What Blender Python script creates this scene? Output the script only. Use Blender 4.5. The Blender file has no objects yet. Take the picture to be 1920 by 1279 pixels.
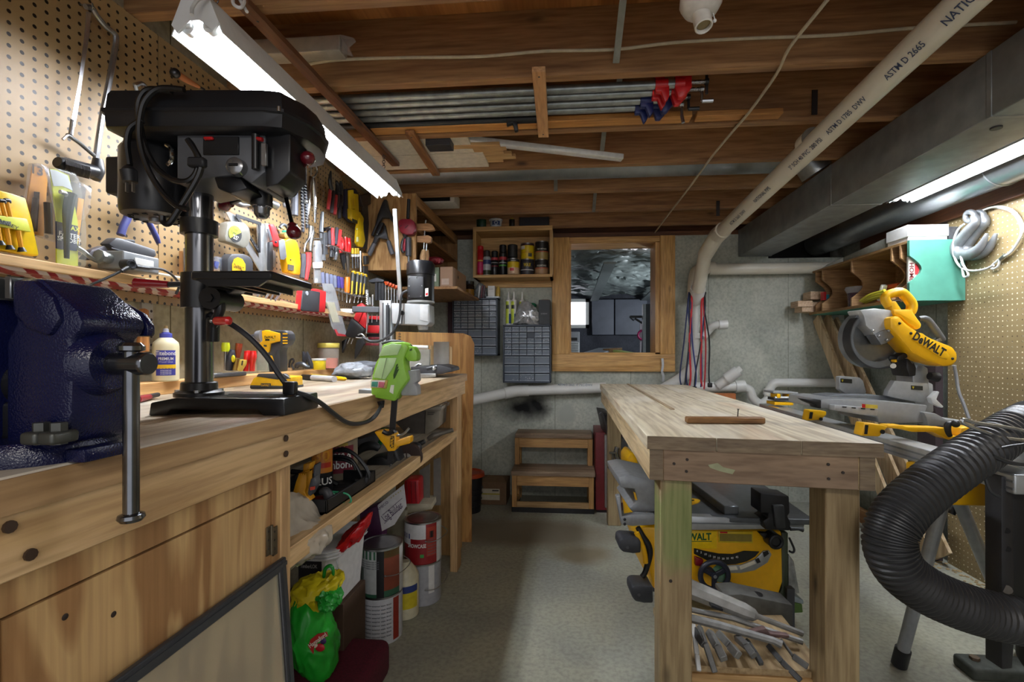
import bpy, bmesh, math, random
from mathutils import Vector, Matrix, Euler
random.seed(7)
SC = bpy.context.scene
COL = SC.collection
PI = math.pi
V = Vector
# ---------------------------------------------------------------- camera model (photo frame 1920x1279)
FP, CX, CY, CH = 889.0, 994.0, 657.0, 1.19
TH = math.atan(74/889)
CT, ST = math.cos(TH), math.sin(TH)
CAMR, CAMF, UP = V((CT, ST, 0)), V((-ST, CT, 0)), V((0, 0, 1))
def ray(px, py):
    a = (px-CX)/FP; b = (CY-py)/FP
    return V((-ST+CT*a, CT+ST*a, b))
CAM0 = V((0, 0, CH))
def aX(px, py, v): d = ray(px, py); return CAM0 + d*(v/d.x)
def aY(px, py, v): d = ray(px, py); return CAM0 + d*(v/d.y)
def aZ(px, py, v): d = ray(px, py); return CAM0 + d*((v-CH)/d.z)
def aW(px, py, w): return CAM0 + ray(px, py)*w
def depth(p): return (V(p)-CAM0).dot(CAMF)
def pm(p, px): return px*depth(p)/FP          # size in metres of px pixels at point p
# ---------------------------------------------------------------- materials
def lin(h):
    if isinstance(h, (tuple, list)): return tuple(h[:3])+(1,)
    h = h.lstrip('#'); o = []
    for i in (0, 2, 4):
        c = int(h[i:i+2], 16)/255
        o.append(c/12.92 if c <= .04045 else ((c+.055)/1.055)**2.4)
    return tuple(o)+(1,)
_MC = {}
def newmat(name):
    m = bpy.data.materials.new(name); m.use_nodes = True
    nt = m.node_tree; b = nt.nodes.get('Principled BSDF')
    return m, nt, b
def nd(nt, t, **kw):
    n = nt.nodes.new(t)
    for k, v in kw.items():
        if k in n.inputs: n.inputs[k].default_value = v
        else: setattr(n, k, v)
    return n
def coords(nt, scale=(1, 1, 1), rot=(0, 0, 0), loc=(0, 0, 0)):
    tc = nd(nt, 'ShaderNodeTexCoord'); mp = nd(nt, 'ShaderNodeMapping')
    mp.inputs['Scale'].default_value = scale; mp.inputs['Rotation'].default_value = rot; mp.inputs['Location'].default_value = loc
    nt.links.new(tc.outputs['Object'], mp.inputs['Vector'])
    return mp.outputs['Vector']
def ramp(nt, fac, stops, interp='LINEAR'):
    r = nd(nt, 'ShaderNodeValToRGB'); e = r.color_ramp; e.interpolation = interp
    while len(e.elements) < len(stops): e.elements.new(.5)
    for el, (p, c) in zip(e.elements, stops): el.position = p; el.color = lin(c)
    nt.links.new(fac, r.inputs['Fac'])
    return r.outputs['Color']
def mixc(nt, fac, a, b, mode='MIX'):
    n = nd(nt, 'ShaderNodeMix', data_type='RGBA', blend_type=mode)
    for s, v in ((n.inputs[0], fac), (n.inputs[6], a), (n.inputs[7], b)):
        if hasattr(v, 'links'): nt.links.new(v, s)
        elif isinstance(v, str): s.default_value = lin(v)
        else: s.default_value = v
    return n.outputs[2]
def bump(nt, b, h, strength=.3, dist=.002):
    n = nd(nt, 'ShaderNodeBump'); n.inputs['Strength'].default_value = strength; n.inputs['Distance'].default_value = dist
    nt.links.new(h, n.inputs['Height']); nt.links.new(n.outputs['Normal'], b.inputs['Normal'])
def M(c, rough=.5, metal=0., var=.12, scale=40, alpha=1., coat=0, trans=0):
    k = (c, rough, metal, var, scale, alpha, coat, trans)
    if k in _MC: return _MC[k]
    m, nt, b = newmat('paint_%s' % str(c).strip('#'))
    L = lin(c)
    n = nd(nt, 'ShaderNodeTexNoise'); n.inputs['Scale'].default_value = scale; n.inputs['Detail'].default_value = 3
    nt.links.new(coords(nt), n.inputs['Vector'])
    d = tuple(x*(1-var) for x in L[:3])+(1,); u = tuple(min(1, x*(1+var*.6)) for x in L[:3])+(1,)
    nt.links.new(ramp(nt, n.outputs['Fac'], [(.3, d), (.7, u)]), b.inputs['Base Color'])
    b.inputs['Roughness'].default_value = rough; b.inputs['Metallic'].default_value = metal
    if coat: b.inputs['Coat Weight'].default_value = coat
    if trans: b.inputs['Transmission Weight'].default_value = trans
    if alpha < 1: b.inputs['Alpha'].default_value = alpha
    _MC[k] = m
    return m
def WD(c1, c2, axis='X', scale=1., rough=.6, knots=True, rings=False, key=0, contrast=1., worn=None):
    k = ('w', c1, c2, axis, scale, rough, knots, rings, key, worn)
    if k in _MC: return _MC[k]
    m, nt, b = newmat('wood_grain')
    s = {'X': (1, 14, 14), 'Y': (14, 1, 14), 'Z': (14, 14, 1)}[axis]
    v = coords(nt, tuple(q*scale for q in s), loc=(key*1.7, key*2.3, key*.9))
    n1 = nd(nt, 'ShaderNodeTexNoise'); n1.inputs['Scale'].default_value = 2.2; n1.inputs['Detail'].default_value = 6; n1.inputs['Distortion'].default_value = .8
    nt.links.new(v, n1.inputs['Vector'])
    n2 = nd(nt, 'ShaderNodeTexNoise'); n2.inputs['Scale'].default_value = 9; n2.inputs['Detail'].default_value = 4
    nt.links.new(v, n2.inputs['Vector'])
    c = ramp(nt, n1.outputs['Fac'], [(.3, c1), (.68, c2)])
    f = ramp(nt, n2.outputs['Fac'], [(.35, '#b0a090'), (.6, '#ffffff')])
    c = mixc(nt, .55, c, f, 'MULTIPLY')
    if knots:
        s2 = {'X': (1, 2.6, 2.6), 'Y': (2.6, 1, 2.6), 'Z': (2.6, 2.6, 1)}[axis]
        vo = nd(nt, 'ShaderNodeTexVoronoi'); vo.inputs['Scale'].default_value = 3.1*scale
        nt.links.new(coords(nt, s2, loc=(key, .3, key*.7)), vo.inputs['Vector'])
        kf = ramp(nt, vo.outputs['Distance'], [(.03, '#ffffff'), (.10, '#000000')])
        kd = tuple(x*.35 for x in lin(c1)[:3])+(1,)
        c = mixc(nt, kf, c, kd)
    if worn:
        for (sc_, lo, hi, col, se, am) in worn:
            n3 = nd(nt, 'ShaderNodeTexNoise'); n3.inputs['Scale'].default_value = sc_; n3.inputs['Detail'].default_value = 6; n3.inputs['Distortion'].default_value = .6
            st = {'X': (.35, 1, 1), 'Y': (1, .35, 1), 'Z': (1, 1, .35)}[axis]
            nt.links.new(coords(nt, st, loc=(se, se*.7, 0)), n3.inputs['Vector'])
            g = tuple([am]*3)+(1,)
            c = mixc(nt, ramp(nt, n3.outputs['Fac'], [(lo, '#000000'), (hi, g)]), c, lin(col))
    nt.links.new(c, b.inputs['Base Color'])
    b.inputs['Roughness'].default_value = rough
    bump(nt, b, n2.outputs['Fac'], .15, .001)
    _MC[k] = m
    return m
def PLY(c1, c2, axis='Z', scale=1., key=0):
    k = ('p', c1, c2, axis, scale, key)
    if k in _MC: return _MC[k]
    m, nt, b = newmat('plywood')
    s = {'X': (.5, 5, 5), 'Y': (5, .5, 5), 'Z': (6, 6, 1.1)}[axis]
    v = coords(nt, tuple(q*scale for q in s), loc=(key, key*1.3, key*.4))
    n1 = nd(nt, 'ShaderNodeTexNoise'); n1.inputs['Scale'].default_value = 1.5; n1.inputs['Detail'].default_value = 3.5; n1.inputs['Distortion'].default_value = .35
    nt.links.new(v, n1.inputs['Vector'])
    s3 = {'X': (2, 60, 60), 'Y': (60, 2, 60), 'Z': (60, 60, 2)}[axis]
    n2 = nd(nt, 'ShaderNodeTexNoise'); n2.inputs['Scale'].default_value = 2.; n2.inputs['Detail'].default_value = 3
    nt.links.new(coords(nt, s3), n2.inputs['Vector'])
    c = ramp(nt, n1.outputs['Fac'], [(.40, c1), (.45, c2), (.52, c2), (.56, c1), (.60, c1), (.62, c2), (.68, c2)])
    c = mixc(nt, .3, c, ramp(nt, n2.outputs['Fac'], [(.35, '#a89880'), (.6, '#ffffff')]), 'MULTIPLY')
    nt.links.new(c, b.inputs['Base Color']); b.inputs['Roughness'].default_value = .6
    _MC[k] = m
    return m
def EMI(c, s):
    m, nt, b = newmat('lamp_glow')
    b.inputs['Base Color'].default_value = lin(c); b.inputs['Emission Color'].default_value = lin(c); b.inputs['Emission Strength'].default_value = s
    return m
STEEL = lambda r=.3: M('#b4b6b8', r, 1., .1)
CHROME = lambda: M('#d8dadc', .14, 1., .05)
DSTEEL = lambda r=.4: M('#55575a', r, 1., .15)
BLACK = lambda r=.45: M('#16171a', r, 0, .15)
YEL = lambda r=.4: M('#f2b705', r, 0, .06)
RED = lambda r=.35: M('#c41a1e', r, 0, .1)
GREY = lambda r=.5: M('#8c9092', r, 0, .1)
WHITE = lambda r=.5: M('#e6e6e2', r, 0, .05)
CLEAR = lambda c='#dfe6e8', a=.28: M(c, .12, 0, .02, 40, a*.45)
# ---------------------------------------------------------------- mesh builder
def fr(o, x=(1, 0, 0), z=(0, 0, 1)):
    x = V(x).normalized(); z = V(z); z = (z - x*z.dot(x)).normalized(); y = z.cross(x)
    m = Matrix.Identity(4)
    for i in range(3): m[i][0], m[i][1], m[i][2], m[i][3] = x[i], y[i], z[i], o[i]
    return m
def perp(d):
    d = d.normalized(); a = V((0, 0, 1)) if abs(d.z) < .9 else V((1, 0, 0))
    u = d.cross(a).normalized(); return u, d.cross(u).normalized()
def smooth_path(pts, n=6):
    if len(pts) < 3 or n < 2: return [V(p) for p in pts]
    P = [V(p) for p in pts]; o = []
    for i in range(len(P)-1):
        p0 = P[max(i-1, 0)]; p1 = P[i]; p2 = P[i+1]; p3 = P[min(i+2, len(P)-1)]
        for k in range(n):
            t = k/n
            o.append(.5*((2*p1)+(p2-p0)*t+(2*p0-5*p1+4*p2-p3)*t*t+(3*p1-p0-3*p2+p3)*t**3))
    o.append(P[-1]); return o
_TX = {}
def text_geo(s, bold):
    k = (s, bold)
    if k not in _TX:
        cu = bpy.data.curves.new('txt', 'FONT'); cu.body = s; cu.align_x = 'CENTER'; cu.align_y = 'CENTER'; cu.resolution_u = 2; cu.offset = bold
        o = bpy.data.objects.new('txt', cu); COL.objects.link(o)
        dg = bpy.context.evaluated_depsgraph_get(); dg.update()
        me = bpy.data.meshes.new_from_object(o.evaluated_get(dg))
        _TX[k] = ([tuple(v.co) for v in me.vertices], [tuple(p.vertices) for p in me.polygons])
        bpy.data.objects.remove(o); bpy.data.curves.remove(cu); bpy.data.meshes.remove(me)
    return _TX[k]
class MB:
    def __init__(s, mat=None, M=None):
        s.v = []; s.f = []; s.fm = []; s.mats = []; s.cur = 0; s.M = M.copy() if M else None; s.flat = False
        if mat: s.mat(mat)
    def mat(s, m):
        if m not in s.mats: s.mats.append(m)
        s.cur = s.mats.index(m); return s
    def at(s, M): s.M = M; return s
    def add(s, vs, fs):
        b = len(s.v)
        for p in vs:
            p = V(p); s.v.append(s.M @ p if s.M else p)
        for f in fs: s.f.append([i+b for i in f]); s.fm.append(s.cur)
        return s
    def _bm(s, bm):
        bm.verts.index_update()
        s.add([v.co.copy() for v in bm.verts], [[v.index for v in f.verts] for f in bm.faces]); bm.free(); return s
    def box(s, a, b, bev=0., M=None):
        a, b = V(a), V(b)
        lo = V([min(a[i], b[i]) for i in range(3)]); hi = V([max(a[i], b[i]) for i in range(3)])
        bm = bmesh.new(); bmesh.ops.create_cube(bm, size=1)
        for v in bm.verts: v.co = V([(lo[i]+hi[i])/2+v.co[i]*(hi[i]-lo[i]) for i in range(3)])
        if bev > 0:
            bev = min(bev, .45*min(hi[i]-lo[i] for i in range(3)))
            bmesh.ops.bevel(bm, geom=bm.edges[:], offset=bev, segments=1 if bev < .004 else 3, profile=.5, affect='EDGES')
        if M:
            for v in bm.verts: v.co = M @ v.co
        return s._bm(bm)
    def cbox(s, c, d, bev=0., M=None):
        c = V(c); h = V(d)/2; return s.box(c-h, c+h, bev, M)
    def beam(s, p, q, w, h, bev=0., up=(0, 0, 1)):
        p, q = V(p), V(q); L = (q-p).length
        return s.box((0, -w/2, -h/2), (L, w/2, h/2), bev, fr(p, q-p, up))
    def tube(s, pts, r, seg=10, n=0, cap=True, closed=False):
        P = smooth_path(pts, n) if n else [V(p) for p in pts]
        N = len(P)
        if not isinstance(r, (list, tuple)): R = [r]*N
        else:
            R = [r[min(len(r)-1, int(i*(len(r)-1)/(N-1)))]*(1-((i*(len(r)-1)/(N-1)) % 1))+r[min(len(r)-1, int(i*(len(r)-1)/(N-1))+1)]*((i*(len(r)-1)/(N-1)) % 1) for i in range(N)]
        vs = []; fs = []; u = None
        for i in range(N):
            if closed: d = P[(i+1) % N]-P[i-1]
            else: d = P[min(i+1, N-1)]-P[max(i-1, 0)]
            if d.length < 1e-9: d = V((0, 0, 1))
            d.normalize()
            if u is None: u, w = perp(d)
            else:
                u = u-d*u.dot(d)
                if u.length < 1e-6: u, w = perp(d)
                u.normalize(); w = d.cross(u)
            for k in range(seg):
                a = 2*PI*k/seg; vs.append(P[i]+(u*math.cos(a)+w*math.sin(a))*R[i])
        rng = N if closed else N-1
        for i in range(rng):
            j = (i+1) % N
            for k in range(seg):
                k2 = (k+1) % seg
                fs.append((i*seg+k, i*seg+k2, j*seg+k2, j*seg+k))
        if cap and not closed:
            fs.append(tuple(range(seg))[::-1]); fs.append(tuple((N-1)*seg+k for k in range(seg)))
        return s.add(vs, fs)
    def cyl(s, p, q, r, r2=None, seg=16):
        return s.tube([p, q], [r, r if r2 is None else r2], seg)
    def lathe(s, prof, o, ax=(0, 0, 1), seg=20):
        o = V(o); d = V(ax).normalized(); u, w = perp(d); vs = []; fs = []
        n = len(prof)
        for (r, z) in prof:
            for k in range(seg):
                a = 2*PI*k/seg; vs.append(o+d*z+(u*math.cos(a)+w*math.sin(a))*max(r, 1e-5))
        for i in range(n-1):
            for k in range(seg):
                k2 = (k+1) % seg; fs.append((i*seg+k, i*seg+k2, (i+1)*seg+k2, (i+1)*seg+k))
        if prof[0][0] > 1e-4: fs.append(tuple(range(seg))[::-1])
        if prof[-1][0] > 1e-4: fs.append(tuple((n-1)*seg+k for k in range(seg)))
        return s.add(vs, fs)
    def ball(s, c, r, sc=(1, 1, 1), seg=14, rings=8, M=None):
        c = V(c); vs = [c+V((0, 0, r*sc[2]))]; fs = []
        for i in range(1, rings):
            a = PI*i/rings
            for k in range(seg):
                b = 2*PI*k/seg; vs.append(c+V((r*sc[0]*math.sin(a)*math.cos(b), r*sc[1]*math.sin(a)*math.sin(b), r*sc[2]*math.cos(a))))
        vs.append(c-V((0, 0, r*sc[2])))
        for k in range(seg): fs.append((0, 1+k, 1+(k+1) % seg))
        for i in range(rings-2):
            for k in range(seg):
                fs.append((1+i*seg+k, 1+(i+1)*seg+k, 1+(i+1)*seg+(k+1) % seg, 1+i*seg+(k+1) % seg))
        b = 1+(rings-2)*seg; e = len(vs)-1
        for k in range(seg): fs.append((b+k, e, b+(k+1) % seg))
        if M: vs = [M @ v for v in vs]
        return s.add(vs, fs)
    def torus(s, c, ax, R, r, seg=28, s2=8, a0=0, a1=2*PI):
        u, w = perp(V(ax)); c = V(c)
        full = abs(a1-a0-2*PI) < 1e-6; n = seg if full else seg+1
        return s.tube([c+(u*math.cos(a0+(a1-a0)*i/seg)+w*math.sin(a0+(a1-a0)*i/seg))*R for i in range(n)], r, s2, closed=full)
    def poly(s, pts, d, bev=0.):
        """closed outline (world or local points, planar) pushed out along vector d"""
        P = [V(p) for p in pts]; d = V(d); n = len(P)
        if bev > 0:
            bm = bmesh.new(); a = [bm.verts.new(p) for p in P]; b = [bm.verts.new(p+d) for p in P]
            bm.faces.new(a[::-1]); bm.faces.new(b)
            for i in range(n): bm.faces.new((a[i], a[(i+1) % n], b[(i+1) % n], b[i]))
            bmesh.ops.recalc_face_normals(bm, faces=bm.faces[:])
            bmesh.ops.bevel(bm, geom=bm.edges[:], offset=bev, segments=2, profile=.5, affect='EDGES', clamp_overlap=True)
            return s._bm(bm)
        fs = [tuple(range(n))[::-1], tuple(range(n, 2*n))]+[(i, (i+1) % n, n+(i+1) % n, n+i) for i in range(n)]
        return s.add(P+[p+d for p in P], fs)
    def loft(s, rings, cap=True, closed=True):
        n = len(rings[0]); vs = [p for r in rings for p in r]; fs = []
        for i in range(len(rings)-1):
            for k in range(n if closed else n-1):
                k2 = (k+1) % n; fs.append((i*n+k, i*n+k2, (i+1)*n+k2, (i+1)*n+k))
        if cap and closed: fs.append(tuple(range(n))[::-1]); fs.append(tuple((len(rings)-1)*n+k for k in range(n)))
        return s.add(vs, fs)
    def quad(s, a, b, c, d): return s.add([a, b, c, d], [(0, 1, 2, 3)])
    def text(s, t, M, h, bold=.02, cyl=None, wmax=None, lift=.0012):
        vs, fs = text_geo(t, bold); k = h/.7
        x0 = min(v[0] for v in vs); x1 = max(v[0] for v in vs); kx = k
        if wmax: kx = wmax/(x1-x0)
        o = []
        for v in vs:
            x, y = v[0]*kx, v[1]*k
            if cyl: a = x/cyl; o.append(M @ V((math.sin(a)*(cyl+lift), y, math.cos(a)*(cyl+lift))))
            else: o.append(M @ V((x, y, lift)))
        return s.add(o, fs)
    def mesh(s, name, off):
        me = bpy.data.meshes.new(name)
        me.from_pydata([v-off for v in s.v], [], s.f)
        for m in s.mats: me.materials.append(m)
        me.polygons.foreach_set('material_index', s.fm)
        bm = bmesh.new(); bm.from_mesh(me); bmesh.ops.recalc_face_normals(bm, faces=bm.faces[:]); bm.to_mesh(me); bm.free()
        me.polygons.foreach_set('use_smooth', [True]*len(me.polygons))
        me.set_sharp_from_angle(angle=math.radians(38))
        me.update(); return me
ALL = []
class Part:
    def __init__(s, name, mb, par, label): s.name, s.mb, s.par, s.label, s.ob = name, mb, par, label, None
class T:
    def __init__(s, name, label, cat, group=None, kind=None):
        s.name, s.label, s.cat, s.group, s.kind = name, label, cat, group, kind; s.parts = []; ALL.append(s)
    def add(s, name, mb, par=None, label=None):
        p = Part(name, mb, par, label); s.parts.append(p); return p
    def finish(s):
        vs = [v for p in s.parts for v in p.mb.v]
        lo = V([min(v[i] for v in vs) for i in range(3)]); hi = V([max(v[i] for v in vs) for i in range(3)])
        off = V(((lo.x+hi.x)/2, (lo.y+hi.y)/2, lo.z))
        solo = len(s.parts) == 1 and s.parts[0].name is None
        if s.kind == 'structure': off = V((0, 0, 0))
        if solo: r = bpy.data.objects.new(s.name, s.parts[0].mb.mesh(s.name, off))
        else: r = bpy.data.objects.new(s.name, None); r.empty_display_size = .05
        COL.objects.link(r); r.location = off
        if s.label: r['label'] = s.label
        if s.cat: r['category'] = s.cat
        if s.group: r['group'] = s.group
        if s.kind: r['kind'] = s.kind
        s.root = r
        if not solo:
            for p in s.parts:
                p.ob = bpy.data.objects.new(p.name, p.mb.mesh(p.name, off)); COL.objects.link(p.ob)
                p.ob.parent = p.par.ob if p.par else r
                if p.label: p.ob['label'] = p.label
def solo(name, mb, label, cat, group=None, kind=None):
    t = T(name, label, cat, group, kind); t.add(None, mb); return t
def struct(name, mb, label=None):
    t = T(name, label, None, None, 'structure'); t.add(None, mb); return t
def px_poly(f, pts, v): return [f(x, y, v) for x, y in pts]
# ================================================================= SETTING
def mat_pegboard(ax, c1='#9a8059', c2='#8b7049', hole=.0045, light_hole=False):
    m, nt, b = newmat('perforated_hardboard')
    tc = nd(nt, 'ShaderNodeTexCoord'); sp = nd(nt, 'ShaderNodeSeparateXYZ'); nt.links.new(tc.outputs['Object'], sp.inputs[0])
    def mth(op, a, bb=None):
        n = nd(nt, 'ShaderNodeMath', operation=op)
        for i, q in enumerate((a, bb)):
            if q is None: continue
            if hasattr(q, 'links'): nt.links.new(q, n.inputs[i])
            else: n.inputs[i].default_value = q
        return n.outputs[0]
    S = .0254
    def cell(o): return mth('MULTIPLY', mth('SUBTRACT', mth('FRACT', mth('DIVIDE', o, S)), .5), S)
    u = cell(sp.outputs['Y']); v = cell(sp.outputs['Z'])
    d = mth('SQRT', mth('ADD', mth('MULTIPLY', u, u), mth('MULTIPLY', v, v)))
    f = mth('LESS_THAN', d, hole)
    n1 = nd(nt, 'ShaderNodeTexNoise'); n1.inputs['Scale'].default_value = 5; n1.inputs['Detail'].default_value = 5
    nt.links.new(tc.outputs['Object'], n1.inputs['Vector'])
    c = ramp(nt, n1.outputs['Fac'], [(.3, c2), (.7, c1)])
    if light_hole:
        n2 = nd(nt, 'ShaderNodeTexNoise'); n2.inputs['Scale'].default_value = 60
        nt.links.new(tc.outputs['Object'], n2.inputs['Vector'])
        hc = ramp(nt, n2.outputs['Fac'], [(.42, '#57462f'), (.5, '#efe6d0')])
    else: hc = lin('#1c130b')
    nt.links.new(mixc(nt, f, c, hc), b.inputs['Base Color']); b.inputs['Roughness'].default_value = .5
    return m
def mat_concrete(name, c1, c2, seam=None, stains=(), scale=3., rough=.85, axis='X', spec=.3):
    m, nt, b = newmat(name)
    tc = nd(nt, 'ShaderNodeTexCoord'); o = tc.outputs['Object']
    n1 = nd(nt, 'ShaderNodeTexNoise'); n1.inputs['Scale'].default_value = scale; n1.inputs['Detail'].default_value = 7; n1.inputs['Distortion'].default_value = .4
    n2 = nd(nt, 'ShaderNodeTexNoise'); n2.inputs['Scale'].default_value = 55; n2.inputs['Detail'].default_value = 4
    vo = nd(nt, 'ShaderNodeTexVoronoi'); vo.inputs['Scale'].default_value = 9
    for n in (n1, n2, vo): nt.links.new(o, n.inputs['Vector'])
    c = ramp(nt, n1.outputs['Fac'], [(.3, c2), (.7, c1)])
    c = mixc(nt, .35, c, ramp(nt, n2.outputs['Fac'], [(.3, '#909090'), (.6, '#ffffff')]), 'MULTIPLY')
    c = mixc(nt, ramp(nt, vo.outputs['Distance'], [(.05, '#909090'), (.09, '#000000')]), c, lin('#4a4a44'))
    if seam:
        sp = nd(nt, 'ShaderNodeSeparateXYZ'); nt.links.new(o, sp.inputs[0])
        def mth(op, a, bb):
            n = nd(nt, 'ShaderNodeMath', operation=op)
            nt.links.new(a, n.inputs[0]); n.inputs[1].default_value = bb; return n.outputs[0]
        f = mth('LESS_THAN', mth('FRACT', mth('DIVIDE', mth('ADD', sp.outputs[axis], seam[1]), seam[0]), 0), .006)
        c = mixc(nt, f, c, lin(c2), 'MULTIPLY')
    for (ctr, rad, col, soft) in stains:
        mp = nd(nt, 'ShaderNodeMapping'); mp.vector_type = 'POINT'
        mp.inputs['Scale'].default_value = tuple(1/r for r in rad); mp.inputs['Location'].default_value = tuple(-ctr[i]/rad[i] for i in range(3))
        n3 = nd(nt, 'ShaderNodeTexNoise'); n3.inputs['Scale'].default_value = 7; n3.inputs['Detail'].default_value = 5
        nt.links.new(o, n3.inputs['Vector'])
        off = mixc(nt, .12, o, n3.outputs['Color'], 'ADD')
        nt.links.new(off, mp.inputs['Vector'])
        ln = nd(nt, 'ShaderNodeVectorMath', operation='LENGTH'); nt.links.new(mp.outputs[0], ln.inputs[0])
        f = ramp(nt, ln.outputs['Value'], [(soft, '#ffffff'), (1., '#000000')])
        c = mixc(nt, f, c, lin(col))
    nt.links.new(c, b.inputs['Base Color']); b.inputs['Roughness'].default_value = rough; b.inputs['Specular IOR Level'].default_value = spec
    bump(nt, b, n2.outputs['Fac'], .12, .003)
    return m
YB = 3.88; XL = -1.24; XR = 2.11; ZJ = 2.145
floor_m = mat_concrete('floor_concrete', '#b0b09c', '#92938a', None,
    stains=[((-.2, 3.15, 0), (.7, .30, .3), '#7d7564', .55), ((.12, 2.85, 0), (.26, .16, .3), '#7a705a', .5), ((.35, 1.7, 0), (.10, .03, .1), '#b9b7a8', .3)], scale=2.2, rough=.6)
m = MB(floor_m); m.box((-1.4, -1.6, -.05), (2.3, 4.1, 0)); struct('floor', m, 'grey concrete floor')
conc_b = mat_concrete('back_wall_concrete', '#c8cbbe', '#a6aba0', (.61, .12),
    stains=[((-.33, YB+.06, .765), (.26, .3, .14), '#101010', .2), ((-.20, YB+.06, .80), (.16, .3, .14), '#121212', .2), ((.03, YB, .74), (.10, .3, .10), '#a5a9a0', .6)])
# window opening
ox0, ox1, oz0, oz1 = 0.0, aY(1238, 600, 3.84).x, 1.16, 2.07
m = MB(conc_b)
m.box((-1.4, YB, 0), (2.3, YB+.22, oz0)); m.box((-1.4, YB, oz0), (ox0, YB+.22, 2.11)); m.box((ox1, YB, oz0), (1.56, YB+.22, 2.11))
m.box((1.56, YB, oz0), (2.3, YB+.22, 1.915)); m.box((ox0, YB, oz1), (ox1, YB+.22, 2.11))
struct('wall_back', m, 'grey poured concrete back wall with window opening')
conc_l = mat_concrete('left_wall_concrete', '#b5ad94', '#8f8a76', (.75, .1), axis='Y')
m = MB(conc_l); m.box((-1.4, -1.6, 0), (XL-.02, 4.1, 2.38)); struct('wall_left', m, 'concrete wall behind the workbench')
conc_r = mat_concrete('right_wall_concrete', '#9b9f96', '#80857d', (.61, .1), axis='Y')
m = MB(conc_r); m.box((XR+.02, -1.6, 0), (2.3, 4.1, 2.38)); struct('wall_right', m, 'concrete wall behind the perforated board')
# perforated boards
m = MB(mat_pegboard('L')); m.box((XL-.006, -.4, 1.33), (XL, 1.335, ZJ-.002)); struct('trim_1', m, 'tan perforated tool board, near sheet')
m = MB(mat_pegboard('L')); m.box((XL-.006, 1.338, 1.33), (XL, 2.80, ZJ-.002)); struct('trim_2', m, 'tan perforated tool board, far sheet')
m = MB(mat_pegboard('R', '#94815c', '#84734f', .0036, True)); m.box((XR, -.4, 0.0), (XR+.006, 2.84, 1.91)); struct('trim_3', m, 'tan perforated board on the right wall')
m = MB(WD('#4a2a14', '#6a3f20', 'Y', .8, knots=False)); m.box((XR-.025, -.4, 1.91), (XR+.02, 3.6, 2.0)); struct('trim_4', m, 'dark wood ledger above the perforated board')
m = MB(M('#2b221c', .8)); m.box((XR+.0, -.4, 2.0), (XR+.03, 3.9, 2.38)); struct('trim_5', m)
# subfloor and joists
sub = PLY('#9a6230', '#b87c42', 'Y', .5, 3)
m = MB(sub)
m.box((-1.4, -1.6, 2.38), (2.3, 4.1, 2.42)); struct('ceiling', m, 'plywood subfloor above the joists')
n = 20
for i, y in enumerate((-.38, .026, .432, .838, 1.244, 1.65, 2.056, 2.46, 2.866, 3.272, 3.678)):
    m = MB(WD('#866140', '#b08658', 'X', .7, key=i, contrast=1)); m.box((-1.38, y, ZJ), (2.1, y+.038, 2.38)); struct('trim_%d' % (n+i), m, 'brown floor joist')
m = MB(WD('#56321a', '#7a4c26', 'X', .7, key=21)); m.box((-1.38, 3.98, 2.11), (2.3, 4.02, 2.38)); m.box((-1.38, YB+.0, 2.11), (1.56, YB+.14, 2.145)); struct('trim_40', m, 'rim joist and sill plate')
m = MB(M('#0c0b0a', .9)); m.box((1.56, YB+.2, 1.9), (2.3, YB+.25, 2.2)); struct('trim_41', m)  # black sheet: darkness inside the wall-top opening, put into the colour
# window surround
fw = WD('#c3924f', '#e0b473', 'Z', .8, key=4, rough=.5); fwx = WD('#c3924f', '#e0b473', 'X', .8, key=6, rough=.5)
xl = aY(1035, 600, 3.845).x; xr = aY(1266, 600, 3.845).x
m = MB(fw); m.box((xl, 3.842, oz0), (ox0, 3.88, 2.105), .004); m.box((ox1, 3.842, oz0), (xr, 3.88, 2.105), .004)
m.mat(fwx); m.box((xl, 3.842, 1.02), (xr, 3.88, oz0), .004); m.box((ox0, 3.85, oz1-.012), (ox1, 3.88, 2.105), .003)
m.mat(fw); m.box((ox1-.035, 3.86, oz0), (ox1+.001, 4.1, oz1)); m.box((ox0-.001, 3.865, oz0), (ox0+.012, 4.1, oz1)); m.mat(fwx); m.box((ox0, 3.86, oz0-.001), (ox1, 4.1, oz0+.012)); m.box((ox0, 3.86, oz1-.015), (ox1, 4.1, oz1+.001))
struct('window_1', m, 'raw pine window surround')
# ---- the crawl space seen through the opening
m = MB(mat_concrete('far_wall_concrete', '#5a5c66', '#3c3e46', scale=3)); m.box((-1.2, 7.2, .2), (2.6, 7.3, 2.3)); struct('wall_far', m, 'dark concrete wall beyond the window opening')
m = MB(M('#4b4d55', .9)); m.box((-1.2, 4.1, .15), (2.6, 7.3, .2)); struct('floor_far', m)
m = MB(M('#3a3c42', .9)); m.box((-1.22, 4.1, .2), (-1.18, 7.3, 2.3)); m.box((2.58, 4.1, .2), (2.62, 7.3, 2.3)); struct('wall_far_sides', m)
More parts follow.
